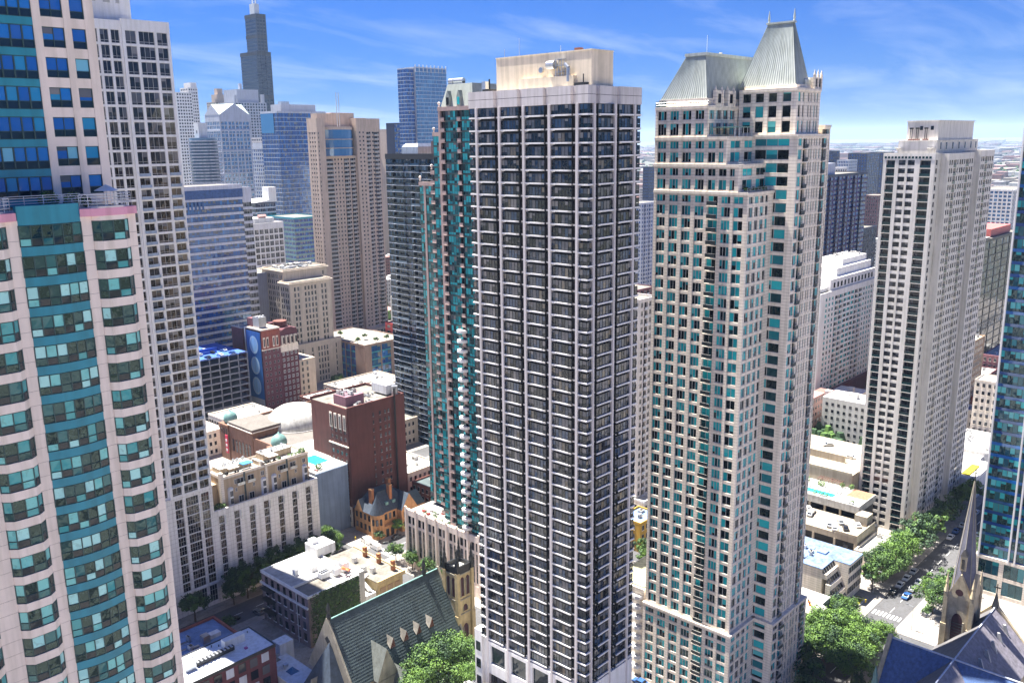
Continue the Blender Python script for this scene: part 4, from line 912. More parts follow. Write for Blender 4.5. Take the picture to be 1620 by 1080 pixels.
def clutter(R, x0, y0, x1, y1, z, n, seed=1, big=2.2, mats=None):
    rd = random.Random(seed); ms = mats or (M_steel, M_rail, M_conc, M_wfr)
    for _ in range(max(2, n//2)):   # membrane patches and cable runs lying on the roof
        w_, d_ = rd.uniform(.8, 3.2), rd.uniform(.6, 2.6); x, y = rd.uniform(x0, max(x0+.1, x1-w_)), rd.uniform(y0, max(y0+.1, y1-d_))
        inst(R, 'roof_patch', MB().box(0, 0, 0, w_, d_, .02+.01*rd.random(), rd.choice((M_roof, M_conc, M_gravel)), 'b'), x, y, z, 0, 1, mn=6)
        L_ = rd.uniform(2, 6); inst(R, 'roof_pipe', MB().bar((0, 0, .15), (L_, 0, .15), .07, M_steel) if rd.random() < .5 else MB().bar((0, 0, .15), (0, L_, .15), .07, M_steel), rd.uniform(x0, max(x0+.1, x1-L_)), rd.uniform(y0, max(y0+.1, y1-L_)), z, 0, 2, mn=3)
    for _ in range(n):
        w_, d_, h_ = rd.uniform(.6, big), rd.uniform(.6, big), rd.uniform(.5, 1.7); m = rd.choice(ms)
        x, y = rd.uniform(x0, x1-w_), rd.uniform(y0, y1-d_)
        if rd.random() < .3:
            mb = MB().cyl(0, 0, 0, h_, min(w_, d_)*.4, m, 8).cyl(0, 0, h_, h_+.15, min(w_, d_)*.5, M_steel, 8)
        elif rd.random() < .5:
            mb = MB().box(0, 0, .15, w_, d_, h_, m); mb.box(w_*.2, d_*.2, h_, w_*.8, d_*.8, h_+.12, M_black)
            for q in (0, w_-.12): mb.box(q, 0, 0, q+.12, d_, .15, M_black)
        else: mb = MB().box(0, 0, 0, w_, d_, h_, m).box(-.1, d_*.4, h_*.3, 0, d_*.7, h_*.8, M_black)
        inst(R, 'rooftop_unit', mb, x, y, z, 0, max(w_, h_), mn=3)

# ---- office slab with silver bands
R = thing('office_tower', 'broad silver banded glass office block above the blue-decked garage on the left', 'office building', (268, 505, 0))
S = dict(D=.7, sp=1.5, span=mat('silver_band', (.55, .55, .62), .35, .06, .3, metal=.3), rail=M_rail, fw=.1, lim=120, top=8.6, spin=-.25, pname='mullion_pier')
tower('', '', '', 238, 490, 285.5, 520, 0, 126.7, 4.35, S['span'], G_blue, M_navy, Np=[('w', 5.5, 4)]*8, Ep=[('w', 5, 4)]*5, root=R, **S)
tower('', '', '', 285.6, 491.5, 292.4, 520, 0, 124.7, 4.35, S['span'], G_win, M_steel, Np=[('w', 6, 4)], root=R, **S)
part('louvre_band', MB().box(237.7, 489.7, 119.5, 285.8, 489.94, 124.5, M_slateb), R)
for i in range(9): part('top_window', MB().box(240.5+i*2.3, 489.55, 113.2, 241.7+i*2.3, 489.7, 118.0, G_blue), R)
flush(R)
R = tower('office_building', 'small white gridded office block with a pale roof, between the silver block and the courthouse', 'office building', 317, 533, 340, 556, 0, 98.4, 4.1, M_white, G_win, M_wfr,
      Np=([('p', .7), ('w', 3, 2)], 6, [('p', .7)]), Ep=([('p', .7), ('w', 3, 2)], 5, [('p', .7)]), sp=1.0, rail=M_rail, top=4, lim=60)
part('penthouse', MB().box(321, 538, 98.4, 336, 552, 101.5, M_rail), R); part('roof_tank', MB().bar((325, 540, 102.6), (331, 540, 102.6), 1.3, mat('rose_tank', (.5, .3, .28))), R); flush(R)
R = tower('office_building', 'teal-green banded mid-rise beside the tan tower', 'office building', 394, 602, 420, 640, 0, 93.8, 3.6, M_teal, G_blue, M_steel, Np=[('w', 4, 4)]*6, Ep=[('w', 4, 4)]*8, sp=1.1, span=M_copper, rail=M_rail, lim=60); flush(R)
R = tower('office_building', 'dark navy block with a sloping white roof plane, left of the tall blue glass tower', 'office building', 391, 652, 410, 676, 0, 104, 3.8, M_navy, G_blk, M_steel, Np=[('w', 4, 3)]*4, Ep=[('w', 4, 3)]*5, sp=1.1, span=M_bluew, rail=M_rail, lim=50)
part('sloping_roof', MB().prism([(389, 650), (410, 650), (410, 676), (389, 676)], 104, 106, M_rail, pts2=[(404, 650), (410, 650), (410, 676), (404, 676)]), R)
part('sloping_roof', MB().box(403, 650.2, 104, 410, 660, 116, M_rail), R); flush(R)
# ---- tall blue glass tower with fine horizontal lines
R = tower('office_tower', 'tall blue mirrored office tower with fine pale horizontal lines and a grey box on top', 'office tower', 458.2, 716, 510.6, 744.2, 0, 179.0, 3.95, M_navy, G_blue, M_steel,
      Np=([('w', 6.3, 5)], 8), Ep=([('w', 4.6, 4)], 6), sp=.3, span=M_bluew, D=.5, rail=M_rail, lim=40, top=1.5, cap=M_bluew)
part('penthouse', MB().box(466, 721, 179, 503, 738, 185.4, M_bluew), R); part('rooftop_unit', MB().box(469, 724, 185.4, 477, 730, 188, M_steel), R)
part('bright_corner_panel', MB().box(457.9, 722, 160, 458.1, 743, 177.2, G_sky), R); flush(R)
# ---- tan tower with rounded glass lantern
R = thing('apartment_tower', 'large tan concrete tower with a rounded glass lantern at its top and twin masts', 'tower', (395, 540, 0))
M_tan = mat('tan_precast', (.56, .44, .35), .8, .06, .3); S = dict(sp=1.5, rail=M_wfr, fw=.1, lim=200, slab=M_tan, proj=.9, span=M_tan)
X0 = 366.0
tower('', '', '', X0, 524.5, 372.5, 536, 12, 166.8, 2.95, M_tan, G_win, M_wfr, Np=[('p', .8), ('w', .8, 1), ('p', 4.9)], Ep=[('p', 2), ('w', 1.3, 1), ('p', 1.2), ('w', 1.3, 1), ('p', 1.2), ('w', 1.3, 1), ('p', 2)], root=R, **dict(S, top=9))
tower('', '', '', 372.5, 527.5, 400.3, 540, 12, 141, 2.95, M_tan, G_win, M_wfr, Np=[('b', 7.2), ('p', 1), ('w', 1.2, 1), ('p', 1.4), ('w', 1.2, 1), ('p', 1.4), ('w', 1.2, 1), ('p', 1.1)]+[('b', 3), ('w', 1.4, 1), ('p', .8), ('b', 3), ('w', 1.4, 1), ('p', .6)], root=R, **S)
tower('', '', '', 400.3, 525.5, 409.0, 540, 12, 167.2, 2.95, M_tan, G_win, M_wfr, Np=[('p', 2), ('w', 1.3, 1), ('p', 1.6), ('w', 1.3, 1), ('p', 1.9)], root=R, **dict(S, top=9))
tower('', '', '', 409.0, 527, 422.5, 540, 12, 167, 2.95, M_tan, G_win, M_wfr, Np=[('b', 3.4), ('w', 1.4, 1), ('p', 1.2), ('w', 1.4, 1), ('b', 3.4), ('w', 1.4, 1), ('p', .8)], root=R, **dict(S, top=9))
part('upper_mass', MB().box(372.5, 533, 141, 400.3, 540, 170.5, M_tan), R)
P = [(373, 531)]+[(386.4+13.2*math.cos(PI+PI*i/12), 531+6.5*math.sin(PI+PI*i/12)) for i in range(13)]+[(399.8, 534), (373, 534)]
part('lantern_glass', MB().prism(P, 141.2, 159.5, G_sky), R)
for z in (141, 146.6, 152.6): part('lantern_balcony', MB().prism([(386.4+(x-386.4)*1.08, 531+(y-531)*1.12) for x, y in P], z, z+.5, M_tan), R)
part('lantern_cap', MB().prism([(386.4+(x-386.4)*1.03, 531+(y-531)*1.05) for x, y in P], 159.5, 161.5, M_tan), R)
for x in (384.5, 386.5): part('mast', MB().bar((x, 526, 160), (x, 526, 184.5), .3, M_rail), R)
for i in range(10): part('lantern_mullion', MB().box(375+i*2.5, 524.5+abs(i-4.5)*.9, 141.5, 375.25+i*2.5, 525+abs(i-4.5)*.9, 159.5, M_rail), R)
part('upper_block', MB().box(385, 534, 166, 405, 539.5, 171.2, M_tan), R)
part('base', MB().box(X0-2, 523, 0, 424, 545, 15, M_tan), R)
for i in range(14): part('base_colonnade_window', MB().box(374+i*3.4, 522.9, 8.5, 376.6+i*3.4, 523, 13, G_win), R)
flush(R)
for (x0, y0, x1, y1, z, l) in ((755, 930, 767, 945, 167, 'slim tan stepped tower peeping out right of the tan lantern tower'), (769, 932, 779, 944, 156, 'short tan slab just right of the slim stepped tower in the distance'), (740, 955, 757, 970, 160, 'bluish slab behind the right shoulder of the tan lantern tower')):
    R = tower('office_building', l, 'office building', x0, y0, x1, y1, 0, z, 4, M_tan if 'tan' in l[:12] else M_bluew, G_win, M_wfr, Np=([('p', 1.4), ('w', 1.5, 1)], 3, [('p', 1.4)]), sp=2, rail=M_rail, lim=0); flush(R)
# ---- sky-blue glass tower
R = thing('office_tower', 'sky-blue glass tower with a fringe of fins along its top, behind the dark navy tower', 'office tower', (678, 768, 0))
S = dict(sp=.4, span=M_bluew, D=.5, rail=M_rail, lim=60, fw=.12, top=1.0, par=0)
tower('', '', '', 650.6, 762, 661, 777.2, 0, 228, 4.0, M_bluew, G_blue, M_steel, Np=[('w', 5, 3)]*2, Ep=[('w', 5, 3)]*3, root=R, **S)
tower('', '', '', 661, 759.4, 706.7, 777.2, 0, 229.5, 4.0, M_bluew, G_sky, M_steel, Np=[('w', 5.7, 4)]*8, root=R, **S)
for i in range(9): part('crown_fin', MB().box(661+i*5.6, 759, 224, 661.6+i*5.6, 760, 232, M_rail), R)
flush(R)
R = tower('office_building', 'thin cobalt slab half hidden by the sky-blue glass tower', 'office building', 606, 731.5, 613, 745, 0, 169.6, 4, M_navy, G_blue, M_steel, Np=[('w', 3, 2)]*2, sp=.5, rail=M_rail, lim=0); flush(R)
# ---- downtown skyline
R = thing('skyscraper', 'tall black stepped skyscraper with white antenna bases, highest on the far skyline', 'skyscraper', (1225, 1990, 0))
M_sk = mat('black_aluminium', (.018, .03, .055), .45, .1, .05); M_skl = mat('louvre_black', (.012, .012, .016), .6)  # black metal with a little distance haze blue in its colour
def skb(x0, y0, x1, y1, z0, z1):
    part('tube', MB().box(x0, y0, z0, x1, y1, z1, G_blk), R)
    n = int((z1-z0)/8)
    for i in range(n): inst(R, 'floor_band', MB().box(0, 0, 0, x1-x0+.6, y1-y0+.6, 2.6, M_sk), x0-.3, y0-.3, z0+i*8, 0, 20)
    for z in (z1-9, z0+(z1-z0)*.35): part('louvre_band', MB().box(x0-.8, y0-.8, z, x1+.8, y1+.8, z+8, M_skl), R)
    for i in range(4):
        x = x0+(x1-x0)*i/3; part('corner_pier', MB().box(x-1, y0-1.4, z0, x+1, y0-.4, z1, M_sk), R)
skb(1206, 1958, 1246, 2033, 0, 200); skb(1208, 1958.5, 1246, 2030, 200, 367); skb(1211.5, 1956, 1237, 2003, 367, 452)
part('antenna_base', MB().box(1213, 1962, 452, 1226, 1982, 475, M_rail), R)
for y in (1966, 1979): part('antenna', MB().bar((1220, y, 475), (1220, y, 530), 2.0, M_rail), R)
flush(R)
R = thing('office_tower', 'pale blue glass tower crowned by green-white pediments on every side', 'office tower', (506, 887, 0))
tower('', '', '', 489.1, 872.2, 524.3, 902.4, 0, 181, 4.1, M_bluew, G_sky, M_rail, Np=([('p', 1.2), ('w', 2.6, 2), ('p', .6), ('w', 2.6, 2)], 4, [('p', 1.2)]), Ep=([('p', 1.2), ('w', 2.6, 2), ('p', .6), ('w', 2.6, 2)], 4, [('p', 1.2)]), root=R, sp=.7, rail=M_rail, lim=80, top=7, D=.8)
for z in (120, 143, 164, 100, 80): part('belt', MB().box(488.6, 871.7, z, 524.5, 902.5, z+1.6, M_bluew), R)
M_grn = mat('pale_green_roof', (.55, .66, .58), .6, .05, .3)
part('pediment_roof', MB().gable(489, 872, 524.4, 902.5, 181, 192.5, M_grn, 'y', M_bluew), R); part('pediment_roof', MB().gable(488.9, 872.3, 524.5, 902.3, 181.05, 192, M_grn, 'x', M_bluew), R)
flush(R)
R = thing('residential_tower', 'round tower ringed with scalloped balconies under a pale core block, left of the pediment tower', 'tower', (438, 815, 0))
core = MB().cyl(438, 815, 0, 157, 13, G_blk, 20); part('core', core, R)
petal = MB()
for i in range(16):
    a = 2*PI*i/16; cx_, cy_ = 13.2*math.cos(a), 13.2*math.sin(a); petal.cyl(cx_, cy_, 0, 1.15, 3.1, M_bluew, 8)
petal.cyl(0, 0, 0, .5, 13.5, M_conc, 16)
for k in range(48): inst(R, 'balcony_ring', petal, 438, 815, 14+k*2.97, 0, 30, mn=5)
part('lift_core', MB().box(431, 809, 157, 440, 818, 171, M_rail), R); part('core_vent', MB().box(430.9, 812, 161, 431, 813.5, 164, M_black), R); flush(R)
def sky_b(l, x0, y0, x1, y1, z, w, g, fh=4, sp=1.6, n=6, tops=(), name='office_tower', cat='office tower', lim=0):
    R = thing(name, l, cat, ((x0+x1)/2, (y0+y1)/2, 0))
    tower('', '', '', x0, y0, x1, y1, 0, z, fh, w, g, M_wfr, Np=([('p', 1.3), ('w', 2.2, 1)], n, [('p', 1.3)]), Ep=([('p', 1.3), ('w', 2.2, 1)], n, [('p', 1.3)]), root=R, sp=sp, rail=M_rail, lim=lim)
    for a, c, e, f, zz in tops: part('setback', MB().box(a, c, z, e, f, zz, w), R)
    flush(R); return R
sky_b('far white gridded tower beside the round balconied tower', 589, 1158, 612, 1180, 219, M_white, G_win, 4.2, 1.9, 6)
sky_b('far white tower with a taller stepped right edge', 612, 1168, 626, 1190, 226, M_white, G_win, 4.2, 1.9, 4, [(617, 1170, 626, 1188, 233)])
sky_b('far tower with a cylindrical crown ringed by turrets on the skyline', 1119, 2009, 1161, 2050, 250, M_tan, G_blk, 6, 3, 6, [(1127, 2015, 1153, 2040, 268), (1133, 2021, 1147, 2035, 282), (1119, 2009, 1124, 2014, 258), (1156, 2009, 1161, 2014, 258)])
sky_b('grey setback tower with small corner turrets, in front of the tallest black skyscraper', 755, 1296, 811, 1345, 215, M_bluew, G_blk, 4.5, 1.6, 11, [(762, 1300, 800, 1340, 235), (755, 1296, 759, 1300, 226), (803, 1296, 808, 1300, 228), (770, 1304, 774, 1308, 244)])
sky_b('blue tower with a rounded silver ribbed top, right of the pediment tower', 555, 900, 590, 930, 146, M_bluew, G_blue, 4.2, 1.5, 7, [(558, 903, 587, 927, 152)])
sky_b('pale lilac slab behind the rounded-top blue tower', 610, 985, 655, 1020, 158, M_lilac, G_blk, 4.2, 2, 8)
# ---- courthouse-like beige tower
R = thing('office_tower', 'grey-beige stone office tower with set-back wings and a roof crowded with plant', 'office tower', (285, 437, 0))
S = dict(sp=1.1, rail=M_wfr, fw=.1, lim=200, D=.8, top=3.2)
R.location = (320, 485, 0)
tower('', '', '', 302.8, 473, 333.7, 484, 0, 66.5, 3.7, M_lim, G_win, M_wfr, Np=[('p', 2.4)]+[('w', 1, 1), ('p', .8)]*2+[('p', 2)]+[('w', 1, 1), ('p', .8)]*4+[('p', 2)]+[('w', 1, 1), ('p', .8)]*2+[('p', 1.8)], Ep=([('p', 1.0), ('w', 1.2, 1), ('p', .5), ('w', 1.2, 1)], 2, [('p', 1)]), root=R, **S)
tower('', '', '', 306, 484, 339, 508, 0, 73.0, 3.7, M_lim, G_win, M_wfr, Np=[('p', 24), ('w', 1, 1), ('p', 2)], Ep=([('p', 1.1), ('w', 1.3, 1), ('p', .5), ('w', 1.3, 1)], 5, [('p', 1.1)]), root=R, **S)
tower('', '', '', 297, 503, 318, 530, 0, 70, 3.7, mat('blue_grey_stone', (.32, .34, .42), .8, .06, .3), G_win, M_wfr, Ep=[('p', 3), ('w', .9, 1), ('p', 1), ('w', .9, 1), ('p', 3), ('w', .9, 1), ('p', 6)], root=R, **S)
tower('', '', '', 302.3, 471, 338, 473, 0, 27, 3.7, M_lim, G_win, M_wfr, Np=[('p', 1), ('w', 1, 1), ('p', .8), ('w', 1, 1), ('p', .8), ('w', 1, 1), ('p', 5), ('w', .9, 1), ('p', 3)]+[('w', 1, 1), ('p', .8)]*4+[('p', 4), ('w', .8, 1), ('p', 3)], root=R, **dict(S, D=.9))
for a, c, e, f, z in ((302.2, 472.4, 334.3, 484.6, 66.3), (305.4, 483.4, 339.6, 508.6, 72.8)): part('cornice', MB().box(a-.4, c-.4, z-1, e+.4, f+.4, z-.3, M_lim), R)
clutter(R, 308, 487, 337, 506, 72.7, 30, 3, 4)
part('white_sign', MB().box(338.1, 473, 12, 338.6, 476, 24, M_rail), R)
flush(R)
# ---- parking garage with a blue roof
M_blued = mat('blue_parking_deck', (.02, .1, .42), .7, .2, .3)
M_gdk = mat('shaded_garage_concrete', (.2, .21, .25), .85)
R = thing('parking_garage', 'open-sided parking garage with a bright blue roof deck, below the silver banded block', 'garage', (234, 452, 0))
for k in range(11):
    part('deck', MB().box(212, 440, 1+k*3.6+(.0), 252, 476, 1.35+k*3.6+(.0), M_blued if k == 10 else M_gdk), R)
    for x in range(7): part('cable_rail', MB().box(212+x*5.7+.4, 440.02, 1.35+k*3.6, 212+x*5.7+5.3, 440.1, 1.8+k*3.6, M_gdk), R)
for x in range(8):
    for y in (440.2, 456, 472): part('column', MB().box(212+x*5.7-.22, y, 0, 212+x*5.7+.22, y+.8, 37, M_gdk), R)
part('deck_wall', MB().box(212, 475.5, 1, 252, 476, 38, M_conc), R)
part('ramp_wall', MB().box(226, 452, 37.35, 240, 452.3, 38.6, M_blued), R); part('ramp_wall', MB().box(222, 458, 37.35, 244, 458.3, 39, M_blued), R)
flush(R)
# ---- twin brick towers with round adverts
M_mauve = mat('mauve_brick', (.15, .06, .075), .9, .2, .4)
R = thing('brick_tower', 'maroon brick tower with three pale discs painted down its blue side wall', 'brick building', (268, 449, 0))
part('core', MB().box(261.9, 440.5, 0, 273.2, 457, 46.5, M_mauve, 'b'), R)
S = dict(wall=M_mauve, glass=G_win, frame=M_wfr, rail=M_rail, D=.5, sp=1.9, fw=.1, lim=90, rec=.15)
face(R, 261.4, 440, 0, 11.8, 1.5, 10, 3.45, [('p', 1.2), ('w', 1, 1), ('p', 1.2), ('w', 1, 1), ('p', 1.8), ('w', 1, 1), ('p', 1.2), ('w', 1, 1), ('p', 1.2)], S)
part('top_storeys', MB().box(261.35, 439.95, 36, 273.2, 440.5, 47.4, M_red), R)
for i, x in enumerate((262.8, 265, 269, 271.2)): part('arched_window', MB().prism([(x-.7, 439.8), (x+.7, 439.8), (x+.7, 439.95), (x-.7, 439.95)], 37.5, 43.5, M_cream).box(x-.4, 439.7, 38.2, x+.4, 439.8, 42.6, G_win), R)
part('string_course', MB().box(261.2, 439.7, 36, 273.3, 440.4, 36.6, M_cream), R); part('parapet', MB().box(261.2, 439.8, 47.4, 273.3, 457.6, 48.2, M_cream), R)
part('billboard', MB().box(261.2, 441.4, 7, 261.39, 456.2, 46.4, mat('billboard_blue', (.02, .12, .4), .5, .15, .1)), R)
part('billboard_foot', MB().box(261.22, 441.4, .2, 261.38, 456.2, 7, M_bluew), R)
M_disc = mat('pale_blue_disc', (.3, .55, .85), .5, .05, .2)
for z, y in ((38.5, 448.6), (26.3, 448.4), (14.3, 448.4)):
    b = MB(); n = 28; b.face([(261.15, y+4.6*math.cos(-2*PI*i/n), z+5.3*math.sin(-2*PI*i/n)) for i in range(n)], M_disc); part('advert_disc', b, R)
    b = MB()
    for i in range(n):
        a, c = 2*PI*i/n, 2*PI*(i+1)/n; b.face([(261.1, y+r*math.cos(t)*.87, z+r*math.sin(t)) for r, t in ((4.7, c), (4.7, a), (4.4, a), (4.4, c))], M_rail)
    part('disc_ring', b, R)
part('water_tank_house', MB().box(262.8, 444, 48.2, 267.6, 450.5, 54.4, M_steel), R); part('lift_house', MB().box(263.2, 452, 48.2, 270, 457.6, 53, M_mauve), R)
for x in (263.2, 265, 267): part('tank_vent', MB().cyl(x, 446, 54.4, 55.2, .5, M_rail, 8), R)
part('rear_wing', MB().box(262.2, 462, 0, 268, 474, 46, M_mauve), R); part('rear_wing_roof', MB().box(262, 461.8, 46, 268.2, 474.2, 46.5, M_conc), R)
part('flue_pipe', MB().bar((261.6, 458, 0), (261.6, 458, 47.5), .35, M_steel), R); clutter(R, 262.5, 463, 268, 473, 46.5, 7, 4)
flush(R)
R = thing('brick_tower', 'dark brown brick tower with white-framed windows and cream arcade, joined to the disc-painted tower', 'brick building', (279.5, 449, 0))
part('core', MB().box(273.8, 440.9, 0, 285, 457, 46, M_maroon, 'b'), R)
face(R, 273.35, 440.4, 0, 11.9, 1.5, 9, 3.45, [('p', 1.0), ('w', 1.5, 2), ('p', 1.2), ('w', 1.5, 2), ('p', 1.2), ('w', 1.5, 2), ('p', 1.2), ('w', 1.5, 2), ('p', 1.0)], dict(S, wall=M_maroon, frame=M_rail, fw=.16, glass=G_win, sp=1.5))
part('arcade', MB().box(273.4, 440.2, 32.9, 285.2, 440.8, 37.2, M_cream), R); part('top_storey', MB().box(273.4, 440.35, 37.2, 285.2, 440.9, 45, M_maroon), R)
for i in range(4): part('arched_window', MB().cyl(275.2+i*2.75, 440.3, 37.4, 42.5, 1.0, M_cream, 10).box(274.8+i*2.75, 439.15, 38, 275.6+i*2.75, 439.4, 41.6, G_win), R)
part('gable_parapet', MB().prism([(273.4, 440.3), (285.2, 440.3), (285.2, 440.9), (273.4, 440.9)], 45, 47, M_maroon, pts2=[(277.5, 440.3), (281.5, 440.3), (281.5, 440.9), (277.5, 440.9)]), R)
part('rotunda', MB().cyl(280, 450, 46, 49.5, 4, M_brown, 12), R); part('roof_block', MB().box(274.5, 452, 46, 284, 457, 48.5, M_maroon), R)
part('low_annex', MB().box(286, 446, 0, 300, 470, 24.5, M_lim), R)
for k in range(6):
    for i in range(3): inst(R, 'annex_window', m_box(1.2, .1, 2.2, G_win), 287+i*3.4, 445.9, 2+k*3.8, 0, 2)
flush(R)
# ---- retail block with green roof, red building
R = tower('retail_building', 'low terracotta and teal glass store with shrubs on its roof, below the tan tower', 'store', 338, 446.5, 372, 500, 0, 24.5, 4.4, mat('terracotta_panel', (.3, .2, .16), .7), G_blue, M_mull, roof=M_gravel,
      Np=[('p', 3.5), ('w', 5, 3), ('p', .6), ('w', 5, 3), ('p', .6), ('p', 8)], Ep=[('w', 3, 2), ('p', .6)]*8+[('p', 6)], sp=.8, rail=M_rail, lim=60, span=M_teal); flush(R)
sky_b('small coral-red building squeezed beside the dark navy tower', 374, 452, 384, 470, 31, mat('coral_wall', (.45, .06, .06), .8), G_win, 3.6, 1.6, 3, name='apartment_building', cat='apartment building', lim=80)
# ---- domed temple
def temple():
    R = thing('domed_temple', 'brown brick temple with a wide low white dome on its grey roof', 'temple', (230, 366, 0))
    M_tb = mat('temple_brick', (.2, .105, .07), .9, .2, .4); M_fl = mat('flat_grey_roof', (.15, .135, .12), .9, .15, .15)
    part('hall', MB().box(206, 334, 0, 260, 392, 15.2, M_tb, 'b'), R); part('hall_roof', MB().box(206.4, 334.4, 15.2, 259.6, 391.6, 15.5, M_fl), R)
    for a, c, e, f in ((205.8, 333.8, 260.2, 334.4), (205.8, 391.6, 260.2, 392.2), (205.8, 334.4, 206.4, 391.6)): part('parapet', MB().box(a, c, 15.2, e, f, 16.4, M_tb), R)
    part('stage_house', MB().box(205.6, 361, 0, 222, 382, 19.5, M_tb, 'b'), R); part('stage_roof', MB().box(205.2, 360.6, 19.5, 222.4, 382.4, 20.1, M_fl), R)
    part('cornice', MB().box(205.0, 360.4, 18.5, 222.6, 382.6, 18.9, M_cream), R)
    part('dome', MB().lathe(233, 366, [(14.5, 15.5), (14.3, 17.4), (13, 20.4), (10.5, 22.9), (7.5, 24.6), (4, 25.6), (1.2, 25.9), (.1, 25.9)], M_roofw, 40), R, smooth=True)
    part('dome_ring', MB().cyl(233, 366, 15.5, 15.9, 15.3, M_conc, 40), R)
    for i in range(6): part('lancet_window', MB().box(205.45, 363+i*3, 6, 205.6, 364.4+i*3, 12, G_win), R)
    for i in range(5): part('arched_recess', MB().box(208+i*10, 333.85, 5, 212+i*10, 334.02, 11, G_win), R)
    clutter(R, 240, 340, 258, 352, 15.6, 12, 5)
    flush(R)
    for (x, y, z, s, l) in ((206.5, 339.5, 16.2, 3.6, 'green onion-domed brick turret nearer the white dome, in front of it'), (209.2, 386.5, 17.2, 3.4, 'green onion-domed square brick turret on the far left corner of the temple')):
        T = thing('onion_dome_turret', l, 'turret', (x, y, 0))
        part('turret', MB().box(x-3.8, y-3.8, 0, x+3.8, y+3.8, z, M_tb), T); part('turret_cornice', MB().box(x-4.3, y-4.3, z, x+4.3, y+4.3, z+.8, M_tb), T)
        pr_ = [(.78, 0), (.95, .25), (1.0, .55), (.97, .85), (.85, 1.15), (.62, 1.4), (.35, 1.58), (.12, 1.72), (.03, 1.95)]
        part('onion_dome', MB().lathe(x, y, [(r*s, z+.8+h_*s) for r, h_ in pr_], M_copper, 24), T, smooth=True)
        for q in (-2.2, 0, 2.2): part('slit_window', MB().box(x-3.95, y+q-.35, z-4, x-3.8, y+q+.35, z-1.2, G_win), T)
    tag(obj('blade_sign', MB().box(0, 0, 0, .4, 2.0, 9, mat('sign_red', (.6, .03, .08), .5)).box(-.1, .4, 1, 0, 1.6, 2.2, M_rail).box(-.1, .4, 3.4, 0, 1.6, 4.6, M_rail).box(-.1, .4, 5.8, 0, 1.6, 7, M_rail), None, (203.2, 380, 5)), 'tall red blade sign on the brick corner of the temple', 'sign')
temple()
# ---- buildings around the temple
def lowb(l, x0, y0, x1, y1, z, w, roof=None, n=6, cl=8, seed=2, name='low_building', cat='building', win=True, g=None, par=.8, floors=None):
    R = thing(name, l, cat, ((x0+x1)/2, (y0+y1)/2, 0))
    part('walls', MB().box(x0, y0, 0, x1, y1, z, w, 'b'), R); part('roof_deck', MB().box(x0+.35, y0+.35, z, x1-.35, y1-.35, z+.1, roof or M_roofw), R)
    for a, c, e, f in ((x0-.05, y0-.05, x1+.05, y0+.35), (x0-.05, y1-.35, x1+.05, y1+.05), (x0-.05, y0+.35, x0+.35, y1-.35), (x1-.35, y0+.35, x1+.05, y1-.35)): part('parapet', MB().box(a, c, z, e, f, z+par, w), R)
    if win:
        nf = floors or max(1, int(z/3.6)); fh = z/nf
        wm = MB().box(-.06, -.06, -.1, 1.26, .0, 1.9, M_wfr).box(0, -.09, 0, 1.2, -.05, 1.8, g or G_win).box(-.12, -.16, -.22, 1.32, 0, -.1, M_cream)
        for f in range(nf):
            for i in range(int((x1-x0-1.5)/2.6)): inst(R, 'window', wm, x0+1+i*2.6, y0, f*fh+1.2, 0, 1.9)
            for i in range(int((y1-y0-1.5)/2.6)): inst(R, 'window', wm, x0, y1-1-i*2.6, f*fh+1.2, -PI/2, 1.9)
    clutter(R, x0+1, y0+1, x1-1, y1-1, z+.1, cl, seed); flush(R); return R
lowb('low store with clustered roof machinery, right of the white dome', 240, 318, 262, 332, 14, M_tanb, M_roofw, cl=16, seed=8)
lowb('long pale flat roof with three white vent boxes behind the white dome', 261, 334, 284, 395, 13, M_lim, M_roof, cl=8, seed=9)
lowb('cream flat-roofed block left of the far turret', 214, 398, 240, 418, 14, M_cream, M_roofw, cl=5, seed=10)
lowb('small cream building beside the temple street, half hidden by the white tower', 196, 396, 210, 420, 12, M_cream, M_roofw, cl=6, seed=11)
lowb('low brown building with crowded roof units at the foot of the stone tower', 268, 396, 288, 416, 12, M_brown, M_conc, cl=18, seed=12)
lowb('roof full of colourful machinery below the store terrace', 290, 396, 330, 424, 13, M_lim, M_roofw, cl=26, seed=13)
T = lowb('tan box rising from the long flat roof', 284.5, 372, 291, 380, 22, M_lim, M_roofw, cl=0, win=False)
for x, y, l in ((266, 356, 'farthest from the brown slab'), (267, 349, 'in the middle'), (268.5, 342, 'nearest the brown slab')):
    tag(obj('vent_box', MB().box(0, 0, 0, 3, 6, 1.6, M_rail).box(-.05, .5, .4, 0, 5.5, 1.2, M_black), None, (x, y, 13.1)), 'long white vent box on the flat roof, %s ' % l, 'vent', 'vent boxes on the long flat roof')
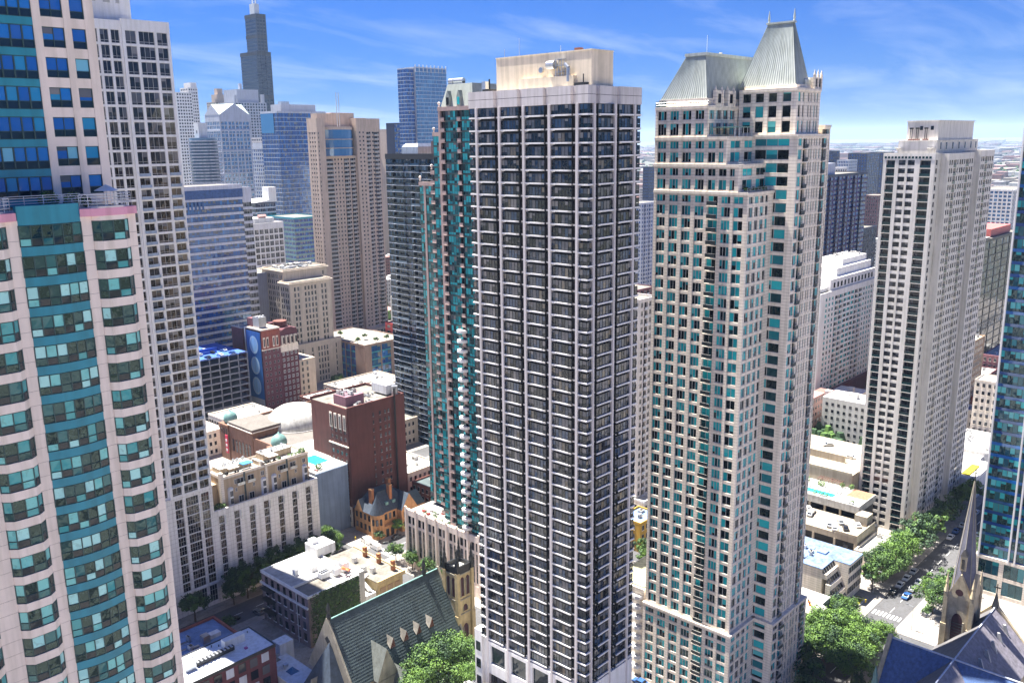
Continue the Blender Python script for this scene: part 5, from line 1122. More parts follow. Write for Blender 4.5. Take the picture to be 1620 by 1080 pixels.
# ---- tall brown brick slab
def brown_slab():
    R = thing('brick_building', 'tall red-brown brick apartment slab with a blank north wall and a black pipe down it', 'brick building', (213, 286, 0))
    M_bb = mat('red_brown_brick', (.125, .045, .038), .9, .16, .2, bump=.2, fine=3)
    part('core', MB().box(198.5, 275, 0, 226.3, 300, 48.5, M_bb, 'b'), R)
    face(R, 198, 287.5, -PI/2, 12.4, 6.5, 12, 3.05, [('p', .9), ('w', 1.1, 1), ('p', 1.1), ('w', 1.1, 1), ('p', 1.1), ('w', 1.1, 1), ('p', 1.1), ('w', 1.1, 1), ('p', .9)], dict(wall=M_bb, glass=G_win, frame=M_wfr, D=.5, sp=1.5, fw=.12, rail=M_rail))
    part('stone_base', MB().box(197.9, 275.1, 0, 198.6, 287.6, 8.5, M_cream), R)
    for k in range(2):
        for i in range(4): part('base_window', MB().box(197.8, 276+i*3, 2+k*3.2, 197.9, 277.3+i*3, 4+k*3.2, G_win), R)
    part('top_band', MB().box(197.85, 275, 43.1, 198.55, 287.6, 49.2, M_bb), R)
    for i in range(4): part('arched_window', MB().box(197.7, 276.0+i*2.95, 40, 197.86, 277.7+i*2.95, 46.2, M_cream).box(197.62, 276.35+i*2.95, 40.5, 197.7, 277.3+i*2.95, 45.4, G_win), R)
    part('string_course', MB().box(197.6, 275, 33.2, 198.4, 287.7, 33.7, M_cream), R)
    part('blank_bay', MB().box(198.2, 274.6, 0, 209.4, 275.1, 48.8, M_bb), R); part('blank_bay', MB().box(222, 274.6, 0, 226.6, 275.1, 48.8, M_bb), R)
    for k in range(13):
        for x, w_ in ((210.3, .5), (213.6, .8), (216.2, .8), (218, .8)): part('window', MB().box(x, 274.85, 5+k*3.2, x+w_, 274.99, 6.5+k*3.2, G_win).box(x-.05, 274.8, 4.85+k*3.2, x+w_+.05, 274.99, 5+k*3.2, M_wfr), R)
    part('black_pipe', MB().bar((221.2, 274.3, 0), (221.2, 274.3, 53), .45, M_black), R)
    part('roof_deck', MB().box(198.6, 275.3, 48.5, 226, 299.7, 48.7, M_roof), R)
    for a, c, e, f in ((198, 274.7, 226.6, 275.3), (198, 299.5, 226.6, 300), (226, 275.3, 226.5, 299.5)): part('parapet', MB().box(a, c, 48.5, e, f, 49.7, M_bb), R)
    part('lift_house', MB().box(200.5, 279, 48.7, 209.5, 287, 52.6, mat('mauve_render', (.26, .13, .16), .9)), R)
    part('cooling_tower', MB().box(220.5, 278.5, 49.5, 225.5, 288, 53.3, M_rail), R); part('cooling_tower', MB().bar((223.5, 276.8, 49.2), (223.5, 276.8, 53), 1.7, M_steel), R)
    clutter(R, 203, 275.6, 212, 279, 48.8, 9, 21); clutter(R, 201, 279.5, 209, 286.5, 52.6, 8, 22); clutter(R, 212, 281, 220, 290, 48.8, 10, 23)
    flush(R)
brown_slab()
R = thing('pool_building', 'blue-grey walled building with a turquoise rooftop pool, left of the brown slab', 'building', (200, 295, 0))
part('walls', MB().box(182, 276, 0, 197.6, 305, 26.5, mat('blue_grey_wall', (.2, .26, .36), .8, .1, .2), 'b'), R); part('pool_deck', MB().box(182.3, 276.4, 26.5, 206, 312, 26.7, M_roofw), R)
part('rear_walls', MB().box(185, 305, 0, 206, 312, 26.5, M_cream), R)
part('pool', MB().box(188.2, 284.5, 26.72, 195, 294.5, 26.78, M_pool), R); part('pool_coping', MB().box(187.9, 284.2, 26.7, 195.3, 294.8, 26.74, M_rail), R)
part('parapet', MB().box(181.9, 276, 26.5, 182.3, 305, 27.3, M_conc), R)
for i in range(16): inst(R, 'sun_lounger', m_box(.7, 1.9, .4, M_rail if i % 3 else M_brown), 184.6, 278+i*1.5, 26.7, 0, 1.9)
flush(R)
tag(obj('roof_hedge', bush_mesh(1.3, 220), None, (186.5, 279.5, 26.7)), 'rounded green hedge at the near corner of the rooftop pool deck', 'hedge')
# ---- parking plaza right of the brown slab
lowb('low stone building with a white terrace and green creeper behind the brown slab', 228, 276, 246, 298, 13, M_lim, M_roofw, cl=5, seed=31)
lowb('brown low building with long white roof units, under the dark navy tower', 226.8, 254, 250, 272, 11, M_brown, M_slate, cl=9, seed=32)
# ---- turreted mansion
def mansion():
    R = thing('mansion', 'old buff stone mansion with dark slate roofs, tall chimneys and a round corner turret', 'house', (208, 266, 0))
    M_ms = mat('mansion_stone', (.42, .22, .1), .9, .25, .5, bump=.3)
    part('walls', MB().box(197.2, 259.5, 0, 214, 272.5, 9.5, M_ms, 'b'), R); part('wing_walls', MB().box(208, 256.5, 0, 216, 262, 9.0, M_ms, 'b'), R)
    part('hipped_roof', MB().prism([(196.8, 259.1), (214.4, 259.1), (214.4, 272.9), (196.8, 272.9)], 9.5, 16.2, M_slated, pts2=[(202, 264), (210, 264), (210, 269), (202, 269)]), R)
    part('roof_flat', MB().box(202, 264, 16.2, 210, 269, 16.5, M_slate), R)
    part('gable_roof', MB().gable(208, 256.4, 216, 266, 9, 15.2, M_slated, 'y', M_ms), R)
    part('east_gable', MB().gable(196.7, 266.5, 202, 271.5, 9.5, 14, M_slated, 'x', M_ms), R)
    part('turret', MB().cyl(198.6, 259.8, 0, 10.2, 2.6, M_ms, 16), R); part('turret_roof', MB().cyl(198.6, 259.8, 10.2, 17.5, 2.95, M_slated, 16, .1), R, smooth=False)
    for x, y, h_ in ((199.8, 264.6, 18.2), (207, 262.5, 18.6), (212.6, 270, 17.5)): part('chimney', MB().box(x-.6, y-.9, 9, x+.6, y+.9, h_, mat('orange_brick', (.4, .16, .07), .9)).box(x-.75, y-1.05, h_, x+.75, y+1.05, h_+.4, M_ms), R)
    for k in range(2):
        for i in range(4): part('window', MB().box(197.08, 262.6+i*2.6, 2+k*4.2, 197.2, 263.8+i*2.6, 4.4+k*4.2, G_win), R)
        for i in range(3): part('window', MB().box(202+i*2, 259.38, 2+k*4.2, 203.1+i*2, 259.5, 4.4+k*4.2, G_win), R); part('window', MB().box(209+i*2.2, 256.38, 2+k*4, 210.1+i*2.2, 256.5, 4.2+k*4, G_win), R)
    for a in (-2.3, -1.7, -2.9): part('turret_window', MB().box(198.6+2.62*math.cos(a)-.4, 259.8+2.62*math.sin(a)-.4, 6, 198.6+2.62*math.cos(a)+.3, 259.8+2.62*math.sin(a)+.3, 8.4, G_win), R)
    part('porch', MB().box(200, 257.6, 0, 205.5, 259.5, 4.5, M_ms).box(200.8, 257.5, 0, 202.2, 257.6, 3.4, M_black).box(203.2, 257.5, 0, 204.8, 257.6, 3.4, M_black), R)
    for x in (199.4, 203.5, 207): part('dormer', MB().box(x, 260.6, 10.6, x+1.4, 263, 12.8, M_copper), R)
    part('rear_roof', MB().gable(214.2, 261, 224, 271, 6.5, 11, M_slate, 'x', M_ms).box(214.2, 261.1, 0, 223.9, 270.9, 6.5, M_ms), R)
    flush(R)
mansion()
# ---- white-roofed club building with ivy, and its pale pavilion
def ivy_building():
    R = thing('brick_building', 'four-storey building with bright white roof, dark ivy over its north wall', 'building', (146, 226, 0))
    M_gb = mat('grey_brown_brick', (.24, .18, .18), .9, .2, .5, bump=.2)
    part('walls', MB().box(135.4, 213.2, 0, 154.5, 239, 16.6, M_gb, 'b'), R); part('stair_wall', MB().box(154.5, 213.6, 0, 157, 221, 17.6, M_conc), R)
    part('white_roof', MB().box(135.8, 222, 17.0, 154, 238.6, 17.2, M_roofw), R); part('grey_roof', MB().box(135.8, 213.6, 16.6, 146, 222, 16.75, M_roof), R); part('sunken_roof', MB().box(146, 213.6, 16.0, 154, 222, 16.7, M_conc), R)
    for a, c, e, f, z in ((135.2, 213, 154.6, 213.5, 17.3), (135.2, 213.5, 135.7, 239.2, 17.5), (135.7, 238.8, 154.6, 239.2, 17.5), (154.1, 213.5, 154.6, 238.8, 17.5), (135.7, 221.7, 146, 222.1, 17.5)): part('parapet', MB().box(a, c, 16.6, e, f, z, M_rail), R)
    part('roof_house', MB().box(152.8, 233, 17.2, 160, 240, 20.3, M_rail), R); part('roof_house_vent', MB().box(153.5, 236.5, 20.3, 156, 239.3, 21.6, M_rail), R)
    for x0, y0, w_, d_, h_ in ((140.5, 227.5, 1.3, 1.5, 1.9), (145.5, 225.5, 2.2, 1.3, 1.6), (144.8, 219.3, 3.4, 2.4, 1.7), (149, 218, 2.3, 2, 2.1), (151.6, 221.8, 1.6, 1.4, 1.8), (152.3, 218.2, 2.4, 2.6, 2.8)):
        part('rooftop_unit', MB().box(x0, y0, 17.2, x0+w_, y0+d_, 17.2+h_, M_rail).box(x0+.15, y0+.15, 17.2+h_, x0+w_-.15, y0+d_-.15, 17.25+h_, M_steel), R)
    for i in range(4):
        for j in range(2): part('condenser_fan', MB().cyl(145.3+i*.8, 219.9+j*1.1, 18.95, 19.1, .33, M_black, 8), R)
    b = MB().bar((150.8, 216.8, 19.6), (153.4, 216.4, 18.4), .38, mat('orange_duct', (.85, .22, .08), .6)); b.bar((152, 218.2, 19.2), (152.2, 215.0, 18.9), .36, b.mats[0]); part('orange_duct', b, R)
    for k in range(4):
        for i in range(7): part('window', MB().box(135.25, 215+i*3.4, 2+k*3.9, 135.4, 216.3+i*3.4, 4.3+k*3.9, G_win).box(135.2, 214.8+i*3.4, 1.7+k*3.9, 135.4, 216.5+i*3.4, 2+k*3.9, M_rail), R)
        for i in range(6): part('window', MB().box(138+i*2.6, 213.06, 2+k*3.9, 139+i*2.6, 213.2, 4+k*3.9, G_win), R)
    part('ledge', MB().box(134.8, 213, 13.2, 135.4, 239.3, 13.7, M_rail), R); part('drain_pipe', MB().bar((135.1, 219, 0), (135.1, 219, 16.6), .15, M_rail), R)
    for z in (5, 9, 12.6): part('fire_escape', MB().box(133.3, 231, z, 135.3, 237, z+.15, M_black).bar((133.4, 231, z+.1), (133.4, 237, z-3.4), .1, M_black).bar((133.3, 231, z+1), (133.3, 237, z+1), .06, M_black), R)
    iv = MB(); rd = random.Random(4); ms = [M_leaf[2], M_leaf[2], M_leaf[1]]
    for _ in range(5200):
        x = rd.uniform(136, 154.3); z = rd.uniform(0, 17.3)
        if math.sin(x*.9)*1.6+math.sin(x*2.3+z)*1.2+z < 3 and rd.random() < .4: continue
        if x < 139 and rd.random() > (x-135)/5: continue
        y = 213.1-rd.uniform(0, .35); s = rd.uniform(.18, .34); a = rd.uniform(0, 6.28)
        c = Vector((x, y, z)); u = Vector((math.cos(a), rd.uniform(-.4, .4), math.sin(a)))*s; v = Vector((-math.sin(a), rd.uniform(-.4, .4), math.cos(a)))*s
        iv.face([c+u, c+v, c-u, c-v], rd.choice(ms))
    part('ivy', iv, R)['kind'] = 'stuff'
    flush(R)
    R = thing('stone_mansion', 'flat pale-roofed stone mansion with three brick chimneys at the street corner', 'house', (164, 226, 0))
    part('walls', MB().box(157.1, 221, 0, 172.4, 240, 11.2, M_lime, 'b'), R); part('walls', MB().box(162, 213.6, 0, 172.4, 221, 11.2, M_lime), R)
    part('roof_deck', MB().box(157.1, 220.6, 11.2, 172.8, 240.4, 11.5, M_roof), R); part('roof_deck', MB().box(161.8, 213.2, 11.2, 172.8, 220.6, 11.45, M_roof), R)
    part('cornice', MB().box(161.5, 212.9, 10.6, 173.1, 213.5, 11.9, M_lime), R); part('cornice', MB().box(172.5, 213.5, 10.6, 173.1, 240.6, 11.9, M_lime), R)
    for y in (216, 223.5, 231): part('chimney', MB().box(170.3, y, 11.4, 171.5, y+1.1, 15.0, mat('orange_brick', (.4, .16, .07))).box(170.1, y-.2, 13.2, 171.7, y+1.3, 13.6, M_lime), R)
    for i in range(3): part('relief_panel', MB().box(163+i*3, 213.4, 2, 165.2+i*3, 213.6, 9, M_tanb), R)
    for x, y in ((160.5, 224), (163, 222.4), (164.5, 219.5), (160.6, 228), (165, 230)): part('rooftop_unit', MB().box(x, y, 11.5, x+1.5, y+1.3, 13.4, M_rail), R)
    part('ductwork', MB().bar((160, 219.5, 11), (160, 215, 9), .7, M_rail).bar((160, 219.5, 11), (163, 220, 12), .6, M_rail), R)
    part('service_box', MB().box(157.3, 214, 5, 161.5, 218, 8.2, M_rail), R); part('service_box', MB().box(157.3, 213, 0, 161.6, 217.5, 4.5, M_cream), R)
    flush(R)
ivy_building()
# ---- low roofs at bottom left
def flat_left():
    R = thing('low_building', 'blue-shadowed flat roof with machinery and an orange planked deck, beside the near tower', 'building', (108, 230, 0))
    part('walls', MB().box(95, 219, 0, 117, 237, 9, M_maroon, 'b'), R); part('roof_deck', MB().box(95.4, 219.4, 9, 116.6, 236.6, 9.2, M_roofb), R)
    for a, c, e, f in ((95, 219, 117.2, 219.4), (116.6, 219.4, 117.2, 237), (95, 236.6, 116.6, 237)): part('parapet', MB().box(a, c, 9, e, f, 10, M_red), R)
    part('timber_deck', MB().box(106, 220.3, 9.3, 112, 223.6, 9.6, mat('orange_timber', (.5, .18, .06), .8)), R)
    part('rooftop_unit', MB().box(107.5, 225, 9.2, 109.6, 227.2, 11.6, M_steel), R); part('rooftop_unit', MB().box(109.8, 226.3, 9.2, 113.6, 228.4, 10.4, M_rail), R); part('skylight', MB().box(102, 222, 9.2, 106, 223.8, 9.9, M_rail), R)
    clutter(R, 97, 221, 106, 235, 9.2, 9, 41); flush(R)
    R = thing('low_building', 'dark brick building with a clean white roof and long roof-mounted duct, bottom left', 'building', (106, 206, 0))
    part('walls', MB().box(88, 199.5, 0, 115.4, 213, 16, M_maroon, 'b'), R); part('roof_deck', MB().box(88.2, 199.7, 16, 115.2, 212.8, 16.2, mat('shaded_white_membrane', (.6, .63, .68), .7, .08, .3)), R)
    for a, c, e, f in ((88, 199.4, 115.5, 199.7), (115.2, 199.7, 115.5, 213.1), (88, 212.8, 115.2, 213.1)): part('parapet', MB().box(a, c, 15.6, e, f, 16.4, M_dark), R)
    part('long_duct', MB().box(95.5, 205.2, 16.4, 106.5, 206.4, 17.6, M_dark), R)
    for i in range(10): part('duct_rib', MB().box(95.6+i*1.1, 204.9, 17.6, 96.1+i*1.1, 206.5, 17.75, M_steel), R)
    part('rooftop_unit', MB().box(105, 207.5, 16.2, 111, 209.6, 18.4, M_rail), R); part('rooftop_unit', MB().box(92.2, 204.8, 16.2, 95.2, 207, 18.6, M_steel), R)
    for i in range(12): part('roof_pipe', MB().cyl(97+i*1.5, 210.6+.8*math.sin(i*2), 16.2, 16.8, .14, M_dark, 6), R)
    part('roof_hatch', MB().box(108.6, 203.3, 16.2, 109.4, 204.1, 16.6, mat('magenta_hatch', (.4, .1, .25))), R)
    for k in range(4):
        for i in range(7): part('window', MB().box(90+i*3.5, 199.35, 1.6+k*3.7, 92.2+i*3.5, 199.5, 4.1+k*3.7, G_win if (i+k) % 3 else M_bluew), R)
    flush(R)
    R = thing('low_building', 'small white-roofed building with a glass pyramid skylight, left of the church', 'building', (121, 201, 0))
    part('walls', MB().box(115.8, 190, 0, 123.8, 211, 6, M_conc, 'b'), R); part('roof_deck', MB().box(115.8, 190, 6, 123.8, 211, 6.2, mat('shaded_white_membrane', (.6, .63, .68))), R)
    part('pyramid_skylight', MB().prism([(118.4, 197.4), (121.2, 197.4), (121.2, 200.2), (118.4, 200.2)], 6.2, 7.6, G_sky, pts2=[(119.7, 198.7), (119.9, 198.7), (119.9, 198.9), (119.7, 198.9)]), R)
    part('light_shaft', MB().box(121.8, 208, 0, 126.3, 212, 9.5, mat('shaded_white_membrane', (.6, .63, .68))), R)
    clutter(R, 116.5, 201, 123, 210, 6.2, 6, 43, 1.2); flush(R)
    R = thing('low_building', 'corner of a pale flat roof just below the church trees, at the bottom edge', 'building', (140, 155, 0))
    part('walls', MB().box(128, 139, 0, 143.6, 152.4, 12, M_cream, 'b'), R); part('roof_deck', MB().box(128, 139, 12, 143.6, 152.4, 12.2, M_roofw), R)
    clutter(R, 137, 145, 143, 151, 12.2, 6, 44, 1.5); flush(R)
flat_left()
# ---- church with the long slate roof
def church_left():
    R = thing('church', 'church with a long grey-green slate roof, row of small dormers and a buff stone tower', 'church', (145, 186, 0))
    part('nave_walls', MB().box(124.5, 176.5, 0, 163.4, 195.5, 9, M_lime, 'b'), R)
    b = MB(); b.face([(124, 175.8, 8.2), (163.4, 175.8, 8.2), (163.4, 186, 25), (124, 186, 25)], M_slate); b.face([(163.4, 196.2, 8.2), (124, 196.2, 8.2), (124, 186, 25), (163.4, 186, 25)], M_slate); b.face([(124, 175.8, 8.2), (124, 196.2, 8.2), (163.4, 196.2, 8.2), (163.4, 175.8, 8.2)], M_slate); part('nave_roof', b, R)
    for x, n in ((123.4, 'gable_wall'), (163.4, 'gable_wall')): part(n, MB().prism([(x, 175.5), (x+.6, 175.5), (x+.6, 196.5), (x, 196.5)], 8, 25.8, M_limeg, pts2=[(x, 185.8), (x+.6, 185.8), (x+.6, 186.2), (x, 186.2)]), R)
    part('ridge_cap', MB().box(124, 185.8, 24.95, 163.4, 186.2, 25.25, M_copper), R)
    part('rose_window', MB().bar((123.25, 186, 19.5), (123.4, 186, 19.5), 1.1, M_dark), R)
    # slate courses as slightly proud strips on the visible slope
    cz = 24
    for i in range(cz):
        t = (i+.5)/cz; y = 186-10.2*t; z = 25-16.8*t
        o = part('slate_course', MB().bar((124.1, y-.02, z+.03), (163.3, y-.02, z+.03), .035, M_slate), R)
    for x in (139.2, 144, 148.8, 153.6):
        b = MB(); y0, z0 = 179.6, 14.6
        b.face([(x-1.0, y0-1.6, z0-1.4), (x, y0-1.9, z0+1.7), (x, y0+1.6, z0+1.7), (x-.9, y0+.2, z0-.1)], M_roof); b.face([(x, y0-1.9, z0+1.7), (x+1.0, y0-1.6, z0-1.4), (x+.9, y0+.2, z0-.1), (x, y0+1.6, z0+1.7)], M_brown)  # pale east side of each dormer has sunlight put into its colour
        b.face([(x-1.0, y0-1.6, z0-1.4), (x+1.0, y0-1.6, z0-1.4), (x, y0-1.9, z0+1.7)], M_brown); part('dormer', b, R)
    # large gabled transept facing the garden
    b = MB(); xr = 134.0; M_ps = mat('pale_slate', (.11, .12, .11), .8, .2, .5)  # paler slate on the east slopes stands for sunlight on them
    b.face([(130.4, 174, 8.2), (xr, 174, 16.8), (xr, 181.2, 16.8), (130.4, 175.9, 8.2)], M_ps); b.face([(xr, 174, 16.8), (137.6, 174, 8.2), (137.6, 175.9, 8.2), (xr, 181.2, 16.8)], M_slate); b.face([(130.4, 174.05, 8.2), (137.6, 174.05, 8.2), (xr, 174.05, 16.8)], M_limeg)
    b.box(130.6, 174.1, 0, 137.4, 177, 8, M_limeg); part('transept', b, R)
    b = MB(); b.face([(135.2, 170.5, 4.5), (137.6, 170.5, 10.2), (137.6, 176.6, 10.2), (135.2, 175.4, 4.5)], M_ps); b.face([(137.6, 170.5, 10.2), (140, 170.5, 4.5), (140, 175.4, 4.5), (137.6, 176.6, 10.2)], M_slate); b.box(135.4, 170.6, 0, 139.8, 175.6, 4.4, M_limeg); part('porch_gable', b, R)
    # steep pyramid-roofed apse at the near end
    P = [(118.5, 178.5), (125.5, 178.5), (125.5, 190.5), (118.5, 190.5)]
    part('chapel_walls', MB().prism(P, 0, 6.5, M_limeg), R); part('chapel_roof', MB().prism([(118, 178), (125.8, 178), (125.8, 191), (118, 191)], 6.5, 19, M_slated, pts2=[(122.9, 184.6), (123.1, 184.6), (123.1, 184.9), (122.9, 184.9)]), R)
    for y in (181, 186): part('chapel_dormer', MB().prism([(117.4, y-1.1), (119.5, y-1.1), (119.5, y+1.1), (117.4, y+1.1)], 5, 10.4, M_limeg, pts2=[(117.4, y-.05), (121, y-.05), (121, y+.05), (117.4, y+.05)]).box(117.3, y-.5, 5.2, 117.42, y+.5, 7.8, M_dark), R)
    for x in (124.2, 158.2): part('roof_finial', MB().lathe(x, 186, [(.5, 25), (.75, 26), (.45, 27), (.65, 28.2), (.3, 29.4), (.05, 30)], M_black, 8), R)
    for i in range(6): part('buttress', MB().box(126+i*6.4, 174.4, 0, 127.1+i*6.4, 176.5, 7.5, M_limeg), R)
    flush(R)
    T = thing('bell_tower', 'square buff stone bell tower with tall belfry openings and soot-black corner pinnacles', 'tower', (166.5, 180.4, 0))
    x0, y0, x1, y1 = 163.7, 177.5, 169.5, 182.8
    part('shaft', MB().box(x0, y0, 0, x1, y1, 25.6, M_lime, 'b'), T)
    for x in (x0, x1):
        for y in (y0, y1): part('corner_buttress', MB().box(x-.55, y-.55, 0, x+.55, y+.55, 26.2, M_lime).box(x-.7, y-.7, 0, x+.7, y+.7, 12.5, M_lime), T)
    for x in (x0, x1):
        for y in (y0, y1):
            part('pinnacle', MB().box(x-.5, y-.5, 26.2, x+.5, y+.5, 29.6, M_black).lathe(x, y, [(.62, 29.6), (.4, 30.4), (.5, 30.7), (.25, 31.8), (.38, 32.1), (.04, 34.2)], M_black, 8), T)
    for a, c, e, f in ((x0, y0, x1, y0+.4), (x0, y1-.4, x1, y1), (x0, y0+.4, x0+.4, y1-.4), (x1-.4, y0+.4, x1, y1-.4)): part('soot_black_parapet', MB().box(a-.1, c-.1, 25.6, e+.1, f+.1, 27.9, M_black), T)
    part('tower_roof', MB().box(x0+.4, y0+.4, 25.6, x1-.4, y1-.4, 26.6, M_roofw), T)
    def lancet(ax, c, z0, z1, w_):
        b = MB(); n = 6; p = [(-w_, z0), (w_, z0), (w_, z1-w_*1.4)]+[(w_*math.cos(PI/2*i/n), z1-w_*1.4+w_*1.4*math.sin(PI/2*i/n)) for i in range(1, n+1)]+[(-w_*math.cos(PI/2*(n-i)/n), z1-w_*1.4+w_*1.4*math.sin(PI/2*(n-i)/n)) for i in range(1, n+1)]
        g = mat('louvre_maroon', (.06, .02, .025), .8)
        if ax == 'E': b.face([(x0-.04, c-q, z) for q, z in p], g)
        else: b.face([(c+q, y0-.04, z) for q, z in p], g)
        part('lancet_opening', b, T)
        for s in (-1, 1):
            bb = MB().box(x0-.22, c+s*(w_+.1)-.1, z0, x0, c+s*(w_+.1)+.1, z1-w_, M_limeg) if ax == 'E' else MB().box(c+s*(w_+.1)-.1, y0-.22, z0, c+s*(w_+.1)+.1, y0, z1-w_, M_limeg)
            part('opening_jamb', bb, T)
    for ax, c in (('E', 181.3), ('E', 179.1), ('N', 165.6), ('N', 167.8)): lancet(ax, c, 18.2, 24.4, .62)
    lancet('E', 180.2, 13.2, 15.4, .8); lancet('N', 166.7, 13.2, 15.4, .8); lancet('N', 166.7, 4.5, 9, .9); lancet('E', 180.2, 4.5, 9, .9)
    for z in (12.4, 17.0, 25.2): part('string_course', MB().box(x0-.25, y0-.25, z, x1+.25, y1+.25, z+.35, M_limeg), T)
    flush(T)
church_left()
# ---- cathedral at the right
def cathedral():
    R = thing('cathedral', 'cathedral with blue-grey slate roofs meeting in a cross, a small black cross on its gable', 'church', (225, 58, 0))
    M_st = mat('mottled_yellow_stone', (.46, .38, .25), .9, .3, .5, bump=.3); zr, ze = 28, 17.5
    part('nave_walls', MB().box(200, 44.5, 0, 243, 64.5, ze, M_st, 'b'), R)
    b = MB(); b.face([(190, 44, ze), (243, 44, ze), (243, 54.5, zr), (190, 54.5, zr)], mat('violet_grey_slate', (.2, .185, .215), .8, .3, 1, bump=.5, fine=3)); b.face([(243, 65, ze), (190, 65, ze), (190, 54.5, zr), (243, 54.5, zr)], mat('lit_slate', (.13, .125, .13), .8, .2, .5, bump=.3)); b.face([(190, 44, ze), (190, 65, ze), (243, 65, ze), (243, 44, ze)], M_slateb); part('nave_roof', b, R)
    part('gable_wall', MB().prism([(243, 43.5), (243.9, 43.5), (243.9, 65.5), (243, 65.5)], ze-1, zr+1, M_st, pts2=[(243, 54.3), (243.9, 54.3), (243.9, 54.7), (243, 54.7)]), R)
    part('transept_walls', MB().box(202.5, 40, 0, 218.5, 68, ze, M_st, 'b'), R)
    b = MB(); b.face([(202, 69, ze-.3), (202, 38, ze-.3), (210.5, 38, zr-.2), (210.5, 69, zr-.2)], M_slateb); b.face([(219, 38, ze-.3), (219, 69, ze-.3), (210.5, 69, zr-.2), (210.5, 38, zr-.2)], M_slateb); b.face([(202, 38, ze-.3), (219, 38, ze-.3), (210.5, 38, zr-.2)], M_st); b.face([(219, 69, ze-.3), (202, 69, ze-.3), (210.5, 69, zr-.2)], M_st); part('transept_roof', b, R)  # transept slopes take the slate with shade in its colour
    part('transept_gable', MB().prism([(201.5, 69), (219.5, 69), (219.5, 70), (201.5, 70)], ze-1, zr+.8, M_st, pts2=[(210.3, 69), (210.7, 69), (210.7, 70), (210.3, 70)]), R)
    for x in (202, 219): part('gable_pinnacle', MB().box(x-.7, 68.8, 0, x+.7, 70.2, 19, M_st).lathe(x, 69.5, [(.9, 19), (.5, 21), (.6, 21.4), (.04, 24)], M_copper if x < 210 else M_st, 8), R)
    part('ridge_strip', MB().box(190, 54.35, zr-.05, 243, 54.65, zr+.15, M_bluew), R); part('ridge_strip', MB().box(210.3, 38, zr-.15, 210.7, 69, zr+.1, M_bluew), R)
    for i in range(5): part('roof_vent', MB().prism([(218+i*5.2, 49.5), (218.5+i*5.2, 49.5), (218.5+i*5.2, 51.2), (218+i*5.2, 51.2)], 22.9, 26.0, M_roofw, pts2=[(218+i*5.2, 50.6), (218.5+i*5.2, 50.6), (218.5+i*5.2, 51.2), (218+i*5.2, 51.2)]), R)
    part('roof_box', MB().box(205.8, 63.4, 18.8, 207.2, 65.4, 21.6, M_rail), R)
    b = MB().prism([(242.6, 53.7), (244.2, 53.7), (244.2, 55.3), (242.6, 55.3)], 28, 32, M_dark, pts2=[(243.3, 54.4), (243.5, 54.4), (243.5, 54.6), (243.3, 54.6)]); b.box(243.3, 54.4, 32, 243.5, 54.6, 34.6, M_black).box(243.3, 53.7, 33.4, 243.5, 55.3, 33.7, M_black); part('gable_cross', b, R)
    for y in (43.6, ): part('facade_pinnacle', MB().box(242.6, y-.8, 0, 244.2, y+.8, 20, M_st).lathe(243.4, y, [(1, 20), (.6, 22), (.05, 25)], M_st, 8), R)
    for i in range(7): part('clerestory_buttress', MB().box(204+i*6, 43.4, 0, 205+i*6, 44.5, 11, M_st), R)
    for i in range(6): part('lancet_window', MB().box(206.5+i*6, 44.35, 4, 208.3+i*6, 44.5, 11, G_win), R)
    flush(R)
    T = thing('church_spire', 'tall slate spire on a weathered yellow stone tower with a big pointed louvred opening', 'spire', (235.2, 60.4, 0))
    x0, y0, x1, y1 = 232, 57.3, 238.3, 63.6
    part('shaft', MB().box(x0, y0, 0, x1, y1, 33, M_st, 'b'), T)
    for x in (x0, x1):
        for y in (y0, y1):
            part('stepped_buttress', MB().box(x-.9, y-.9, 0, x+.9, y+.9, 14, M_st).box(x-.7, y-.7, 14, x+.7, y+.7, 25, M_st).box(x-.5, y-.5, 25, x+.5, y+.5, 34, M_st).lathe(x, y, [(.7, 34), (.3, 36.2), (.45, 36.5), (.04, 39.5)], M_st, 8), T)
            for z in range(12): part('quoin', MB().box(x-.95, y-.95, 1.2+z*1.0, x+.95, y+.95, 1.6+z*1.0, M_limeg), T) if (x == x0) else None
    cx_, cy_ = 235.15, 60.45
    g = mat('louvre_maroon', (.06, .02, .025)); n = 8
    def disc(y, z, r, x=x0-.05):
        b = MB(); b.face([(x-.03, y+r*math.cos(-2*PI*i/14), z+r*math.sin(-2*PI*i/14)) for i in range(14)], g); part('round_opening', b, T)
    w_ = 1.35; p = [(-w_, 19), (w_, 19), (w_, 26)]+[(w_*math.cos(PI/2*i/n), 26+2.6*math.sin(PI/2*i/n)) for i in range(1, n+1)]+[(-w_*math.sin(PI/2*i/n), 26+2.6*math.cos(PI/2*i/n)) for i in range(1, n+1)]
    part('pointed_opening', MB().prism([(0, 0)], 0, 0, g, cap=False) if False else (lambda b: (b.face([(x0-.06, cy_-q, z) for q, z in p], g), b)[1])(MB()), T)
    part('pointed_opening', (lambda b: (b.face([(cx_+q, y0-.06, z) for q, z in p], g), b)[1])(MB()), T)
    for s in (-1, 1): part('opening_jamb', MB().box(x0-.3, cy_+s*(w_+.2)-.18, 18.5, x0, cy_+s*(w_+.2)+.18, 26.5, M_limeg), T)
    for i in range(9): part('louvre', MB().box(x0-.2, cy_-w_, 19.3+i*.8, x0-.07, cy_+w_, 19.45+i*.8, M_dark), T)
    disc(cy_, 14.8, .55); disc(cy_, 10.4, .65)
